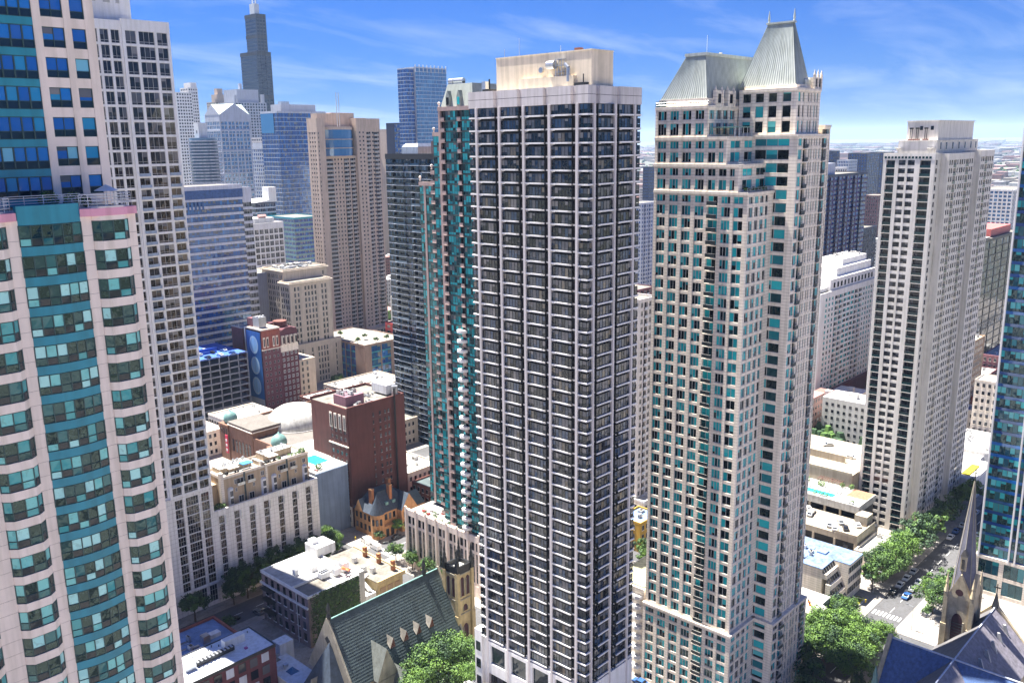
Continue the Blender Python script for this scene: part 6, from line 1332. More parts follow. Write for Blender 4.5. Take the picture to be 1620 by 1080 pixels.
    for q in (0, 1):
        b = MB()
        if q == 0: b.prism([(x0-.2, y0+.2), (x0+1.2, y0+.2), (x0+1.2, y1-.2), (x0-.2, y1-.2)], 33, 39.5, M_st, pts2=[(x0-.2, cy_-.1), (x0+1.2, cy_-.1), (x0+1.2, cy_+.1), (x0-.2, cy_+.1)])
        else: b.prism([(x0+.2, y0-.2), (x1-.2, y0-.2), (x1-.2, y0+1.2), (x0+.2, y0+1.2)], 33, 39.5, M_st, pts2=[(cx_-.1, y0-.2), (cx_+.1, y0-.2), (cx_+.1, y0+1.2), (cx_-.1, y0+1.2)])
        part('tower_gable', b, T)
    disc(cy_, 34.6, .95, x0-.25)
    part('spire_roof', MB().cyl(cx_, cy_, 33, 64.2, 3.15, mat('spire_slate', (.13, .13, .17), .8, .25, .5, bump=.4, fine=3), 8, .12), T)
    for a in range(8): part('spire_rib', MB().bar((cx_+3.15*math.cos(PI*a/4), cy_+3.15*math.sin(PI*a/4), 33), (cx_+.12*math.cos(PI*a/4), cy_+.12*math.sin(PI*a/4), 64.2), .09, M_limeg), T)
    part('lucarne', MB().box(232.4, cy_-.7, 40.5, 234.2, cy_+.7, 44.4, M_st).prism([(232.3, cy_-.9), (234.4, cy_-.9), (234.4, cy_+.9), (232.3, cy_+.9)], 44.4, 46.4, M_roof, pts2=[(232.3, cy_-.05), (234.4, cy_-.05), (234.4, cy_+.05), (232.3, cy_+.05)]).box(232.3, cy_-.35, 41, 232.42, cy_+.35, 43.6, G_win), T)
    part('spire_cross', MB().bar((cx_, cy_, 64.2), (cx_, cy_, 67.4), .12, M_black).bar((cx_, cy_-.7, 66.4), (cx_, cy_+.7, 66.4), .1, M_black), T)
    flush(T)
cathedral()
# ------------------------------------------------------------------ buildings on the right half
M_wp = mat('bright_white_precast', (.76, .74, .72), .7, .05, .3)
R = thing('apartment_tower', 'white apartment tower with columns of angled bay windows, left of the pale beige tower', 'tower', (502, 215, 0))
S = dict(sp=1.2, rail=M_rail, fw=.1, lim=220, slab=M_wp, D=1.2, proj=.3, span=M_wp)
u = [('p', 4.5)]+[('w', 1.5, 2), ('p', 1.3)]*3+[('b', 3.4), ('p', .5), ('b', 3.4), ('p', .6), ('w', 3, 3), ('p', .5), ('w', 3, 3), ('p', .5), ('w', 3, 3), ('p', .6), ('b', 3.4), ('p', .5), ('b', 3.4), ('p', 1)]+[('w', 1.5, 2), ('p', 1.1)]*5
tower('', '', '', 464, 205, 541, 228, 8, 66, 3.1, M_wp, G_tealb, M_wfr, Np=u, root=R, top=3, **S)
for a, c, e, f, z0, z1 in ((466, 208, 480, 226, 66, 68), (478, 206, 541, 227, 66, 72.5), (492, 209, 541, 226, 72.5, 77), (506, 212, 541, 226, 77, 80.5)): part('stepped_top', MB().box(a, c, z0, e, f, z1, M_wp), R)
for i in range(12): part('top_window', MB().box(482+i*4.8, 205.85, 67.5, 484+i*4.8, 206, 70.3, G_win), R)
part('brick_base', MB().box(463.5, 203, 0, 542, 229, 9, M_maroon), R); clutter(R, 508, 213, 539, 225, 80.5, 10, 51, 3); flush(R)
R = tower('apartment_tower', 'dark maroon-blue gridded tower with a narrow blue glass edge, behind the white bay-window tower', 'tower', 590, 264.8, 667, 290, 0, 124.2, 3.3, mat('indigo_brick', (.1, .06, .16)), G_blue, M_navy,
      Np=[('p', .8), ('w', 3.5, 2), ('p', .8), ('w', 3.5, 2), ('b', 3)]*5+[('w', 8, 3)], sp=.8, D=.9, rail=M_navy, lim=200, top=1.5, slab=M_mauve, cap=M_navy)
part('penthouse', MB().box(590, 268, 124.2, 617, 285, 132, M_bluew), R); flush(R)
sky_b('long dark low office block at the foot of the maroon-blue gridded tower', 668, 268, 700, 300, 82, M_navy, G_blk, 3.8, .8, 7, lim=40)
def condo(l, x0, y0, x1, y1, z, w=M_wp, g=G_tealb, n=5, lim=120):
    R = thing('apartment_building', l, 'apartment building', ((x0+x1)/2, (y0+y1)/2, 0))
    tower('', '', '', x0, y0, x1, y1, 0, z, 3.1, w, g, M_wfr, Np=([('p', .9), ('w', 2, 2), ('p', .9), ('b', 2.6)], n, [('p', .9)]), Ep=([('p', .9), ('w', 2, 2), ('p', .9), ('w', 2, 2)], 4, [('p', .9)]), root=R, sp=1.2, D=.9, rail=M_bluew, slab=w, proj=.4, lim=lim)
    flush(R)
condo('slim pale grey slab with dark bands, seen between the two central towers', 270.5, 189, 282, 205, 91.6, M_lilac, G_win, 2)
condo('pale blue-white balcony tower high in the gap between the two central towers', 573.9, 400.8, 600, 420, 101.8, M_bluew, G_blue, 4)
condo('small white block below the slim gap tower', 420, 300, 436, 316, 52, M_wp, G_win, 3, 40)
condo('mauve brick block with dark windows in the gap between the central towers', 470, 330, 490, 350, 55, M_mauve, G_win, 3, 40)
condo('white stepped condominium beyond the beige tower, left one of the pair', 866, 244, 905, 270, 84, M_wp, G_sky, 6, 60)
condo('taller white condominium beyond the beige tower, right one of the pair', 823, 206, 880, 235, 105, M_wp, G_sky, 8, 60)
condo('pale block just left of the white condominium pair, above the dark glass box', 905, 246, 945, 280, 92, M_bluew, G_blue, 5, 30)
R = tower('office_building', 'black glass office box with a red rooftop frame, right of the beige tower', 'office building', 540.2, 147.5, 620, 175, 0, 92, 4.4, M_black, G_blk, M_navy, Np=([('p', .5), ('w', 9, 5)], 6, [('p', .5)]), Ep=([('p', .5), ('w', 6, 3)], 3, [('p', .5)]), sp=.5, rail=M_rail, lim=60, top=1.2, cap=M_black)
part('red_roof_frame', MB().box(566, 151, 92, 606, 168, 96.5, mat('salmon_steel', (.55, .14, .12), .6)), R); part('roof_terrace', MB().box(545, 150, 92, 562, 170, 92.6, M_roofw), R)
for k in range(6): part('glazed_stair', MB().bar((540.05, 174, 84-k*8), (540.05, 166, 87-k*8), .5, M_rail), R)
flush(R)
lowb('tan and brick loft block with plants on its roof, under the black glass box', 460, 131, 500, 152, 47, M_tanb, M_roofw, cl=8, seed=61)
lowb('pink brick block with green-framed windows, right of the beige tower', 540, 126, 580, 142, 28, mat('rose_brick', (.36, .16, .17), .9, .15), M_roofw, cl=7, seed=62)
lowb('maroon brick apartment block with a white roof in the right gap', 500, 132, 536, 150, 22, M_maroon, M_roofw, cl=6, seed=63)
lowb('cream columned mid-rise at the edge of the teal glass tower', 456, 108, 470, 122, 34, M_cream, M_roofw, cl=5, seed=64)
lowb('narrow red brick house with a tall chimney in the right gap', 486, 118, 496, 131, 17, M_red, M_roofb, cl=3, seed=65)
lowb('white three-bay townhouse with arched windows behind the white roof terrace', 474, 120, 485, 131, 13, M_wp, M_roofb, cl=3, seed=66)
lowb('wide bright white roof with dark garden tubs, right of the beige tower', 421, 103, 452, 122, 10, M_wp, M_roofw, cl=9, seed=67)
lowb('white low roof stepping down behind the yellow-planted block', 396, 106, 421, 128, 8, M_wp, M_roofw, cl=3, seed=68)
R = thing('low_building', 'white roofed block with blue-shaded walls and a yellow planted strip on top', 'building', (399, 104, 0))
part('walls', MB().box(386, 99.5, 0, 414, 112, 9, M_bluew, 'b'), R); part('roof_deck', MB().box(386.2, 99.7, 9, 413.8, 111.8, 9.2, M_roofw), R)
part('parapet', MB().box(386, 99.3, 8.6, 414, 99.7, 10, M_rail), R); part('yellow_planting', MB().box(391, 103, 9.2, 405, 106, 9.7, mat('yellow_sedum', (.5, .42, .02), .9, .3, 1)), R); flush(R)
# ---- multi-level garage with a roof pool
R = thing('parking_garage', 'cream stepped parking garage with a pool deck, at the foot of the beige tower', 'garage', (320, 130, 0))
M_deck = mat('cream_deck', (.36, .31, .24), .85, .1, .2)
part('upper_level', MB().box(328.3, 128, 0, 366, 163, 21, M_deck, 'b'), R); part('upper_parapet', MB().box(328.1, 128, 21, 328.5, 163, 22, M_deck), R); part('ramp_wall', MB().box(340, 136, 21, 341, 156, 24, M_deck), R)
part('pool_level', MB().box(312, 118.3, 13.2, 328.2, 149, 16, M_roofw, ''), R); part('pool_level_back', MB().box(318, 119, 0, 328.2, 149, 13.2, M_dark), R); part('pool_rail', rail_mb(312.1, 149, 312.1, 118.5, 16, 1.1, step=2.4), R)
part('pool', MB().box(314.4, 129.5, 16.03, 318.2, 142.5, 16.08, M_pool), R); part('pool_coping', MB().box(314.1, 129.2, 16.0, 318.5, 142.8, 16.04, M_rail), R)
for y in range(119, 149, 6): part('column', MB().box(312.2, y, 0, 312.9, y+.7, 13.2, M_deck), R)
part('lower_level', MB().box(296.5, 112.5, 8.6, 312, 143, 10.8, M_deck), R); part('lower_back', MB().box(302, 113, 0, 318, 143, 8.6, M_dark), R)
for z in (0, 4.2): part('spandrel_wall', MB().box(296.5, 112.5, z, 297, 143, z+1.6, M_deck), R)
for y in (112.5, 120, 128, 136, 142.3): part('column', MB().box(296.4, y, 0, 297.1, y+.7, 8.6, M_deck), R)
part('end_wall', MB().box(296.4, 112.2, 0, 313, 112.6, 11.8, M_deck), R); part('lower_parapet', MB().box(296.3, 112.6, 10.8, 296.7, 120, 11.8, M_deck), R)
part('stair_box', MB().box(308, 113.5, 10.8, 313.5, 118, 14.5, M_deck), R); part('stair_window', MB().box(296.3, 115, 4.8, 296.45, 117, 7.2, G_win), R)
part('paver_terrace', MB().box(320, 118.6, 16.0, 328, 126.5, 16.06, mat('red_pavers', (.34, .15, .09), .9, .2, 1)), R)
for i in range(13): inst(R, 'sun_lounger', m_box(1.9, .7, .45, M_rail), 319.4, 128.6+i*1.1, 16.05, .1, 1.9)
for i in range(5): inst(R, 'sun_lounger', m_box(1.9, .7, .45, M_rail), 312.6, 121+i*1.3, 16.05, .1, 1.9)
b = MB()
for q in range(9): b.box(322.8, 130.5+q*1.1, 18.7, 326.8, 130.65+q*1.1, 18.85, M_brown)
for x in (323, 326.5):
    for y in (130.7, 135, 139): b.bar((x, y, 16), (x, y, 18.7), .09, M_brown)
part('timber_pergola', b, R)
flush(R)
for i, (x, y, z, r, l) in enumerate(((313.4, 146, 16, .9, 'small round shrub at the far end of the pool edge planting'), (313.4, 136, 16, 1.0, 'leafy shrub at the pool edge above the open parking level'), (313.6, 133.5, 16, 1.0, 'bushy shrub beside the near half of the pool'), (313.5, 131.5, 16, .8, 'low shrub at the near corner of the pool'), (324, 144, 16, 1.2, 'reddish-shaded shrub behind the pergola'), (322.3, 137.4, 16, 1.4, 'tall bright shrub beside the timber pergola'), (327, 131, 16, 1.0, 'green shrub against the upper garage wall'), (327.2, 127.4, 16, 1.1, 'dark shrub by the corner of the beige tower'), (313.4, 121.5, 16, .8, 'single round bush on the parapet of the paver terrace'))):
    tag(obj('terrace_shrub', bush_mesh(r, 160), None, (x, y, z)), l, 'shrub')
# ---- blue-roofed terraced building
R = thing('terraced_building', 'cream building with a pale blue roof and glazed steps sloping down to the trees', 'building', (271, 115, 0))
part('walls', MB().box(262, 109.5, 0, 281, 126, 13, M_cream, 'b'), R); part('walls', MB().box(270.5, 104.2, 0, 281, 109.5, 13, M_cream), R)
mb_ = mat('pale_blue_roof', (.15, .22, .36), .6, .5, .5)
part('blue_roof', MB().box(261.8, 109.5, 13, 281.2, 126.2, 13.3, mb_), R); part('blue_roof', MB().box(270.5, 104, 13, 281.2, 109.5, 13.28, mb_), R)
for k in range(4):
    z = 13-k*3.3; y = 109.5-k*1.5
    part('terrace_step', MB().prism([(262, y-1.6), (270.5, y-1.6), (270.5, y), (262, y)], z-3.2, z-1.4, M_cream), R)
    part('terrace_glazing', MB().prism([(262.2, y-.9), (270.4, y-.9), (270.4, y), (262.2, y)], z-1.4, z, G_win, pts2=[(262.2, y-.1), (270.4, y-.1), (270.4, y), (262.2, y)]), R)
    for i in range(6): part('glazing_bar', MB().bar((262.4+i*1.6, y-.95, z-1.35), (262.4+i*1.6, y-.12, z+.05), .09, M_wfr), R)
    if k: part('end_wall', MB().box(261.6, y-1.6, 0, 262, y+.0, z-1.2, M_cream), R)
for k in range(3):
    part('ribbon_window', MB().box(270.45, 104.1, 2.6+k*3.7, 281.05, 104.25, 4.6+k*3.7, G_win), R)
    for i in range(8): part('window_bar', MB().box(270.6+i*1.48, 104.0, 2.6+k*3.7, 270.75+i*1.48, 104.1, 4.6+k*3.7, M_wfr), R)
part('roof_blister', MB().box(272, 113, 13.3, 275, 116, 13.8, M_roofb), R); clutter(R, 264, 116, 279, 125, 13.3, 5, 71, 1.5); flush(R)
lowb('single-storey white-roofed building between the garage and the street trees', 293, 101, 312, 111.5, 7.5, M_cream, M_roofw, cl=2, seed=72)
R = thing('townhouse', 'pale grey bay-fronted townhouse with a white roof terrace and orange chairs', 'house', (241, 104, 0))
part('walls', MB().box(236.3, 101.5, 0, 250, 112, 10.8, M_lilac, 'b'), R)
part('bay', MB().prism([(238, 101.5), (239.2, 99.6), (242.6, 99.6), (243.8, 101.5)], 0, 10.8, M_lilac), R); part('roof_terrace', MB().box(236, 101.3, 10.8, 250, 112, 11.2, M_roofw).prism([(237.8, 101.3), (239, 99.3), (242.8, 99.3), (244, 101.3)], 10.8, 11.2, M_roofw), R)
for z in (1.5, 5, 8): part('bay_window', MB().box(240, 99.5, z, 241.8, 99.6, z+2, G_win), R); part('window', MB().box(245.5, 101.38, z, 246.8, 101.5, z+2, G_win), R); part('window', MB().box(236.18, 103.4, z, 236.3, 104.8, z+2, G_win), R)
for x, y in ((240.5, 103.4), (242, 104.4)): part('orange_chair', MB().box(x, y, 11.2, x+.7, y+.7, 11.7, mat('orange_cushion', (.7, .2, .04))).box(x, y+.6, 11.7, x+.7, y+.7, 12.2, M_brown), R)
flush(R)
# ---- between the two central towers
R = thing('apartment_building', 'peach stone block with a planted roof and curved white balconies, between the central towers', 'apartment building', (200, 136, 0))
part('walls', MB().box(190.6, 129.8, 0, 210, 141, 27.5, M_cream, 'b'), R); part('roof_garden', MB().box(190.8, 130, 27.5, 209.8, 140.8, 27.8, mat('roof_garden', (.3, .3, .2), .9, .4, 1)), R); part('cornice', MB().box(190.2, 129.7, 26.4, 210, 141.4, 27.4, M_cream), R)
for k in range(8):
    z = 2.5+k*3.1; part('balcony', MB().prism([(190.6, 130.4), (190.6, 133.6), (189.6, 133.2), (189.2, 132), (189.6, 130.8)][::-1], z, z+.9, M_rail), R)
    part('window', MB().box(190.5, 135, z+.6, 190.6, 136.2, z+2.5, G_win), R)
flush(R)
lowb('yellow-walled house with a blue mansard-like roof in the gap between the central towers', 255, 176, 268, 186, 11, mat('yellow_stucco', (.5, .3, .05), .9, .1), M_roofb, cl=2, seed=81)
lowb('white flat-roofed house behind the yellow one in the gap', 268.5, 184, 282, 200, 13, M_wp, M_roofw, cl=2, seed=82)
lowb('brown low block at the far end of the gap', 292, 215, 312, 235, 16, M_brown, M_conc, cl=4, seed=83)
# ---- distant individual towers
rdd = random.Random(5)
for l, x, y, t, w_, z, m, g in (('far cobalt tower just right of the mansard tower', 1372, 605, 0, 34, 128, M_navy, G_blue), ('paler blue far tower beside the cobalt one', 1300, 545, 0, 30, 116, M_bluew, G_blue), ('broad cobalt far tower left of the beige tower', 1393, 556, 0, 50, 124, M_navy, G_blue),
        ('dark far tower immediately left of the beige tower roof', 1571, 600, 0, 50, 122, M_navy, G_blue), ('white capped mid-distance office block above the maroon-blue tower', 732, 322, 0, 34, 124, M_wp, G_win), ('slim deep blue tower high in the central gap', 1071, 737, 0, 16, 111, M_navy, G_blue),
        ('low grey tower far away in the central gap', 1250, 860, 0, 30, 70, M_lilac, G_win), ('mauve far block low beside the broad cobalt tower', 1120, 430, 0, 34, 78, M_mauve, G_win), ('grey far block behind the white condominium pair', 1300, 330, 0, 50, 80, M_lilac, G_win), ('pale far slab right of the beige tower', 1250, 300, 0, 40, 70, M_wp, G_win)):
    sky_b(l, x, y, x+w_, y+w_*.6, z, m, g, 4.2, 1.2, 7)

# ------------------------------------------------------------------ trees
def tree_meshes(seed, tone, h=10, r=4.2, n=44, q=58, leaf=.3, cz=.64, cv=.33):
    rd = random.Random(seed); tr = MB(); cr = MB()
    tr.prism([(.3*math.cos(a*1.05), .3*math.sin(a*1.05)) for a in range(6)], 0, h*.45, M_bark, pts2=[(.17*math.cos(a*1.05), .17*math.sin(a*1.05)) for a in range(6)])
    for _ in range(7):
        a = rd.uniform(0, 6.28); e = rd.uniform(.5, .85); tr.bar((0, 0, h*rd.uniform(.3, .45)), (math.cos(a)*r*e, math.sin(a)*r*e, h*rd.uniform(.6, .85)), .09, M_bark)
    mix = {'bright': [0, 0, 1, 0, 2], 'mid': [1, 1, 0, 2], 'dark': [2, 2, 1]}[tone]
    for k in range(n):
        a = rd.uniform(0, 6.28); u = rd.uniform(-.75, 1); rr_ = rd.uniform(.35, .95) ; s = math.sqrt(max(0, 1-u*u))
        lob = 1+.22*math.sin(3*a+seed)+.12*math.sin(5*a+2*seed)
        c = Vector((math.cos(a)*s*r*rr_*lob, math.sin(a)*s*r*rr_*lob, h*cz+u*h*cv*rr_)); cs = r*rd.uniform(.2, .34); m = M_leaf[rd.choice(mix)]
        for _ in range(q):
            d = Vector((rd.gauss(0, 1), rd.gauss(0, 1), rd.gauss(0, 1))).normalized()*cs*rd.uniform(.6, 1.05); d.z *= .75
            n_ = (d.normalized()+Vector((rd.gauss(0, .5), rd.gauss(0, .5), rd.gauss(0, .5)+.3))).normalized(); uu = n_.orthogonal().normalized(); ang = rd.uniform(0, 6.28)
            uu = uu*math.cos(ang)+n_.cross(uu)*math.sin(ang); vv = n_.cross(uu); z_ = leaf*rd.uniform(.6, 1.25); p = c+d
            cr.face([p+uu*z_, p+vv*z_*.7, p-uu*z_, p-vv*z_*.7], m)
    return tr.mesh('trunk'), cr.mesh('crown')
TV = {}
for i, (tn, sd) in enumerate((('bright', 1), ('bright', 2), ('mid', 3), ('mid', 4), ('dark', 5), ('dark', 6))): TV[i] = tree_meshes(sd, tn)
TV[6] = tree_meshes(9, 'mid', 16, 7.6, 95, 105, .3); TV[7] = tree_meshes(12, 'bright', 15, 7.4, 85, 100, .3); TV[8] = tree_meshes(15, 'dark', 14, 3.9, 95, 80, .26, .56, .44)
def tree(x, y, v, s, label, group=None, z=.13, sx=1):
    t = thing('leafy_tree', label, 'tree', (x, y, z), group, rz=(x*7+y*3) % 6.28); t.scale = (s*sx, s*sx, s)
    o = bpy.data.objects.new('trunk', TV[v][0]); COL.objects.link(o); o.parent = t
    o = bpy.data.objects.new('crown', TV[v][1]); COL.objects.link(o); o.parent = t
ordn = ['first', 'second', 'third', 'fourth', 'fifth', 'sixth', 'seventh', 'eighth', 'ninth', 'tenth', 'eleventh', 'twelfth']
for i, x in enumerate((181, 172.5, 167.2, 161.5, 156, 150.5, 144.8, 139, 133.5)):
    tree(x, 254.9+(.5 if i % 2 else 0)+(9 if i == 0 else 0), 8 if i else 7, (.8, .98, 1.0, 1.03, .96, 1.05, 1.0, .98, .95)[i]*(.62 if i == 0 else 1), ordn[i]+' tree from the street corner in the dark row along the white podium' if i else 'bright tree at the right end of the white podium', 'street trees along the white podium')
tree(180.5, 268.5, 1, .85, 'bright street tree between the podium corner and the parked white vans'); tree(119.5, 254.5, 4, 1.15, 'dark tree beside the flat blue-shadowed roof, against the near left tower')
tree(122.5, 239.5, 4, .7, 'low dark tree by the parked cars behind the brick building'); tree(117, 243, 5, .6, 'dark bushy tree at the end of the planked roof deck')
for i, (x, y, v, s) in enumerate(((145.5, 167.3, 6, 1.0), (154.0, 169.2, 6, .95), (137.8, 166.5, 7, .78), (149.5, 160.2, 7, .72), (159.6, 171.0, 6, .62))):
    tree(x, y, v, s, ('big rounded tree at the middle of the church garden', 'large tree in front of the bell tower', 'broad tree nearest the church gables', 'bright tree at the lower edge of the church garden', 'smaller tree between the bell tower and the white podium')[i])
for i, (x, y, v, s) in enumerate(((189.6, 229, 2, .85), (188.9, 219.5, 2, .85), (188.6, 212, 1, .6), (189.8, 238.5, 2, .8), (205.5, 256.4, 1, .62), (196.6, 256.4, 4, .5), (171.5, 205, 2, .6))):
    tree(x, y, v, s, ('street tree at the corner of the rosy podium', 'street tree below the middle of the rosy podium', 'small bright tree along the rosy podium', 'tree at the street corner before the turreted mansion', 'yellow-green narrow tree in front of the mansion gable', 'small dark conifer-like tree at the mansion corner', 'tree half hidden behind the bell tower')[i])
big = ((236, 97.5, 7, .92, 'large bright tree closest to the townhouse bay'), (229, 93.5, 6, .88, 'broad tree at the front of the right-hand grove'), (241.5, 91, 7, .88, 'bright tree at the middle of the right-hand grove'), (235.5, 86, 7, .86, 'big bright tree at the lower edge of the grove'), (226, 84, 6, .8, 'tree at the bottom edge of the picture by the cathedral transept'), (245.5, 84.5, 7, .74, 'bright tree touching the cathedral transept pinnacle'),
       (249.5, 97.5, 6, .8, 'tree in front of the glazed terraces'), (258, 101.5, 4, .95, 'dark tree under the glazed terraces'), (283.5, 101.0, 2, 1.05, 'tree between the terraced building and the street'), (217, 92, 4, 1.0, 'dark tree at the foot of the mansard tower'), (210.5, 89.5, 4, .95, 'dark tree further left at the foot of the mansard tower'), (222.5, 97.5, 4, 1.1, 'dark tree wedged between the mansard tower and the grove'), (229.5, 101.5, 5, 1.0, 'dark tree hugging the townhouse wall'), (251.5, 104.5, 5, 1.0, 'dark tree at the foot of the blue-roofed building'), (219.5, 79.5, 8, .6, 'narrow dark tree lowest beside the transept'), (246, 105, 4, .6, 'small dark tree beside the bay-fronted townhouse'))
for a in big: tree(*a)
sup = ((291, 100.4, 6, 0.82, 'bright tree at the street corner by the waiting cars'), (298, 99.8, 7, 0.87, 'second bright tree along the avenue, before the single-storey roof'), (305.5, 99.9, 7, 0.90, 'third bright tree along the avenue, below the beige tower'), (314, 99.6, 4, 1.45, 'dark shaded tree along the avenue, below the beige tower'), (322, 99.6, 4, 1.52, 'next dark shaded tree along the avenue'), (331, 99.4, 5, 1.39, 'dark tree where the avenue passes the beige tower'), (340, 99.8, 2, 1.19, 'mid-green tree half way along the avenue'), (350, 99.6, 5, 1.25, 'dark tree beyond the beige tower corner'), (360, 99.6, 4, 1.12, 'distant dark tree on the avenue'), (371, 99.4, 1, 1.25, 'bright distant tree near the yellow-planted roof'), (381, 99.2, 1, 1.19, 'farthest bright tree on the avenue'),
       (281, 80.5, 6, 0.79, 'bright tree left of the spire across the avenue'), (289, 80.8, 2, 1.25, 'tree just behind the spire tower'), (301, 79.2, 5, 0.92, 'dark tree behind the spire, by the teal glass tower'), (330, 80, 5, 1.06, 'dark tree right of the spire top, by the parked vans'), (345, 80, 4, 0.92, 'dark tree farther along the right kerb'))
for a in sup: tree(*a)
for i, (x, y, v, s) in enumerate(((440, 190, 7, .72), (449, 198, 6, .6), (444, 169, 1, 1.0), (455, 185, 2, .9), (461, 182, 1, .7), (305, 414, 1, .9), (312, 410, 1, .9), (320, 408, 2, .8), (299, 418, 2, .8), (266, 330, 4, .9), (258, 334, 2, .8), (236, 280, 1, .5), (262, 180, 4, .9), (252, 172, 2, .8), (246, 168, 1, .7), (270, 172, 4, .9), (244, 176, 4, .8))):
    tree(x, y, v, s, ('wide bright tree beyond the upper garage deck', 'tree behind the wide one, under the white bay-window tower', 'round bright tree alone beside the beige tower', 'tree by the parked cars below the white bay-window tower', 'small tree at the brick base of the white tower', 'yellow-green tree at the foot of the stone tower', 'tree in front of the low store', 'tree right of the yellow-green one by the store', 'tree beside the white sign of the stone tower', 'dark tree at the foot of the navy tower', 'tree on the far side of the brown slab', 'creeper-like small tree on the stone terrace', 'dark tree in the central gap by the yellow house', 'tree in the central gap below the yellow house', 'bright small tree lowest in the central gap', 'dark tree at the top of the central gap', 'dark tree beside the mansard tower in the gap')[i])
for i, (x, y) in enumerate(((344, 480), (350, 462), (338.5, 492), (339, 455), (348, 447.5), (357, 447.8), (366, 447.5))):
    tree(x, y, (1, 4, 2)[i % 3], .45, 'shrubby tree on the roof of the low store, %s' % ('at the far left', 'mid roof', 'beside the tan tower', 'above the near corner', 'left on the front edge', 'middle of the front edge', 'right on the front edge')[i], z=24.5)

# ------------------------------------------------------------------ vehicles
def car_proto(col, kind='car'):
    m = mat('paint_'+col[0], col[1], .3, .03, 1, spec=.7); body = MB(); g = MB()
    if kind == 'van': L, W, prof, cab = 5.6, 2.0, [(0, .35), (5.6, .35), (5.6, 1.2), (5.1, 1.4), (4.3, 2.25), (0, 2.25)], [(4.35, 1.45), (5.05, 1.42), (4.4, 2.15), (3.4, 2.15), (3.4, 1.45)]
    else: L, W, prof, cab = 4.6, 1.8, [(0, .35), (4.6, .35), (4.6, .75), (3.5, .95), (2.8, 1.42), (1.1, 1.42), (.4, .98), (0, .95)], [(.6, .97), (3.35, .97), (2.75, 1.38), (1.15, 1.38)]
    def ext(b, pr_, y0, y1, mm):
        n = len(pr_); b.face([(x, y0, z) for x, z in pr_], mm); b.face([(x, y1, z) for x, z in reversed(pr_)], mm)
        for i in range(n): a, c = pr_[i], pr_[(i+1) % n]; b.face([(a[0], y0, a[1]), (a[0], y1, a[1]), (c[0], y1, c[1]), (c[0], y0, c[1])], mm)
    ext(body, prof, -W/2, W/2, m)
    gl = MT.get('car_glass') or glass('car_glass', [(0, (.01, .012, .015))], 1.6, .03, 0, 1)
    ext(g, cab, -W/2-.015, W/2+.015, gl)
    if kind == 'car': g.face([(3.45, -W/2+.12, 1.0), (3.45, W/2-.12, 1.0), (2.83, W/2-.18, 1.44), (2.83, -W/2+.18, 1.44)], gl); g.face([(.45, W/2-.12, 1.03), (.45, -W/2+.12, 1.03), (1.07, -W/2+.18, 1.44), (1.07, W/2-.18, 1.44)], gl)
    wh = MB().bar((0, -.12, .32), (0, .12, .32), .34, M_black)
    return body.mesh('body'), g.mesh('window'), wh.mesh('wheel'), L, W
CP = {}
COLS = {'white': (.75, .75, .75), 'black': (.015, .015, .018), 'silver': (.4, .42, .44), 'blue': (.03, .1, .3), 'red': (.45, .03, .03), 'grey': (.12, .13, .14)}
def car(x, y, ang, col, label, z=.01, kind='car', group=None):
    k = (col, kind)
    if k not in CP: CP[k] = car_proto((col, COLS[col]), kind)
    bm, gm_, wm, L, W = CP[k]
    t = thing('parked_car' if kind == 'car' else 'van', label, kind, (x, y, z), group, rz=ang)
    for n, me, off in [('body', bm, (-L/2, 0, 0)), ('window', gm_, (-L/2, 0, 0))]+[('wheel', wm, (a-L/2, s*(W/2-.08), 0)) for a in (.85, L-.85) for s in (-1, 1)]:
        o = bpy.data.objects.new(n, me); COL.objects.link(o); o.parent = t; o.location = off
car(192.5, 259.5, 1.45, 'white', 'white van parked nearest the white podium, at the mansion corner', kind='van'); car(191.6, 253, 1.5, 'white', 'white van just in front of the other, by the mansion', kind='van')
car(286.5, 95.0, PI, 'black', 'black car first at the crosswalk on the avenue'); car(286.2, 90.6, PI, 'blue', 'blue car first in the right lane at the crosswalk'); car(292.6, 95.0, PI, 'white', 'white car second in the left lane at the crosswalk'); car(292.4, 90.8, PI, 'grey', 'dark grey car second in the right lane at the crosswalk'); car(299, 95.1, PI, 'white', 'white car third in the left lane of the avenue'); car(298.6, 90.9, PI, 'silver', 'silver car third in the right lane of the avenue'); car(305.5, 95.0, PI, 'silver', 'silver car last in the queue on the avenue')
for i, (x, y, c) in enumerate(((343, 94.6, 'white'), (350, 94.8, 'blue'), (357, 94.6, 'silver'), (374, 94.6, 'white'), (352, 87.5, 'white'), (359, 87.6, 'black'), (335, 87.2, 'grey'))): car(x, y, PI if y > 90 else 0, c, '%s car %s on the avenue beyond the spire' % (c, ('by the dark trees', 'behind the white one', 'farther up the kerb', 'far up the left kerb', 'on the right kerb', 'behind the white car on the right kerb', 'nearest the spire on the right kerb')[i]))
car(340, 86.9, 0, 'white', 'white van parked just right of the spire tip', kind='van')
car(187.4, 128.5, PI/2, 'blue', 'blue car at the foot of the white tower corner, bottom edge')
for i, (x, y, c) in enumerate(((307.5, 134, 'white'), (305.0, 133.6, 'silver'), (300.5, 124, 'silver'), (298.8, 121.5, 'white'), (301.5, 118.6, 'black'), (305.5, 122.2, 'silver'), (306.8, 116.5, 'white'), (309.6, 136.8, 'white'))): car(x, y, .15+.1*i, c, '%s car on the lower garage deck, %s' % (c, ('beside the pool wall', 'next to the white one by the pool wall', 'at the outer edge', 'nearest the outer edge', 'near the stair box', 'mid deck', 'by the stair box wall', 'at the far end')[i]), z=10.8)
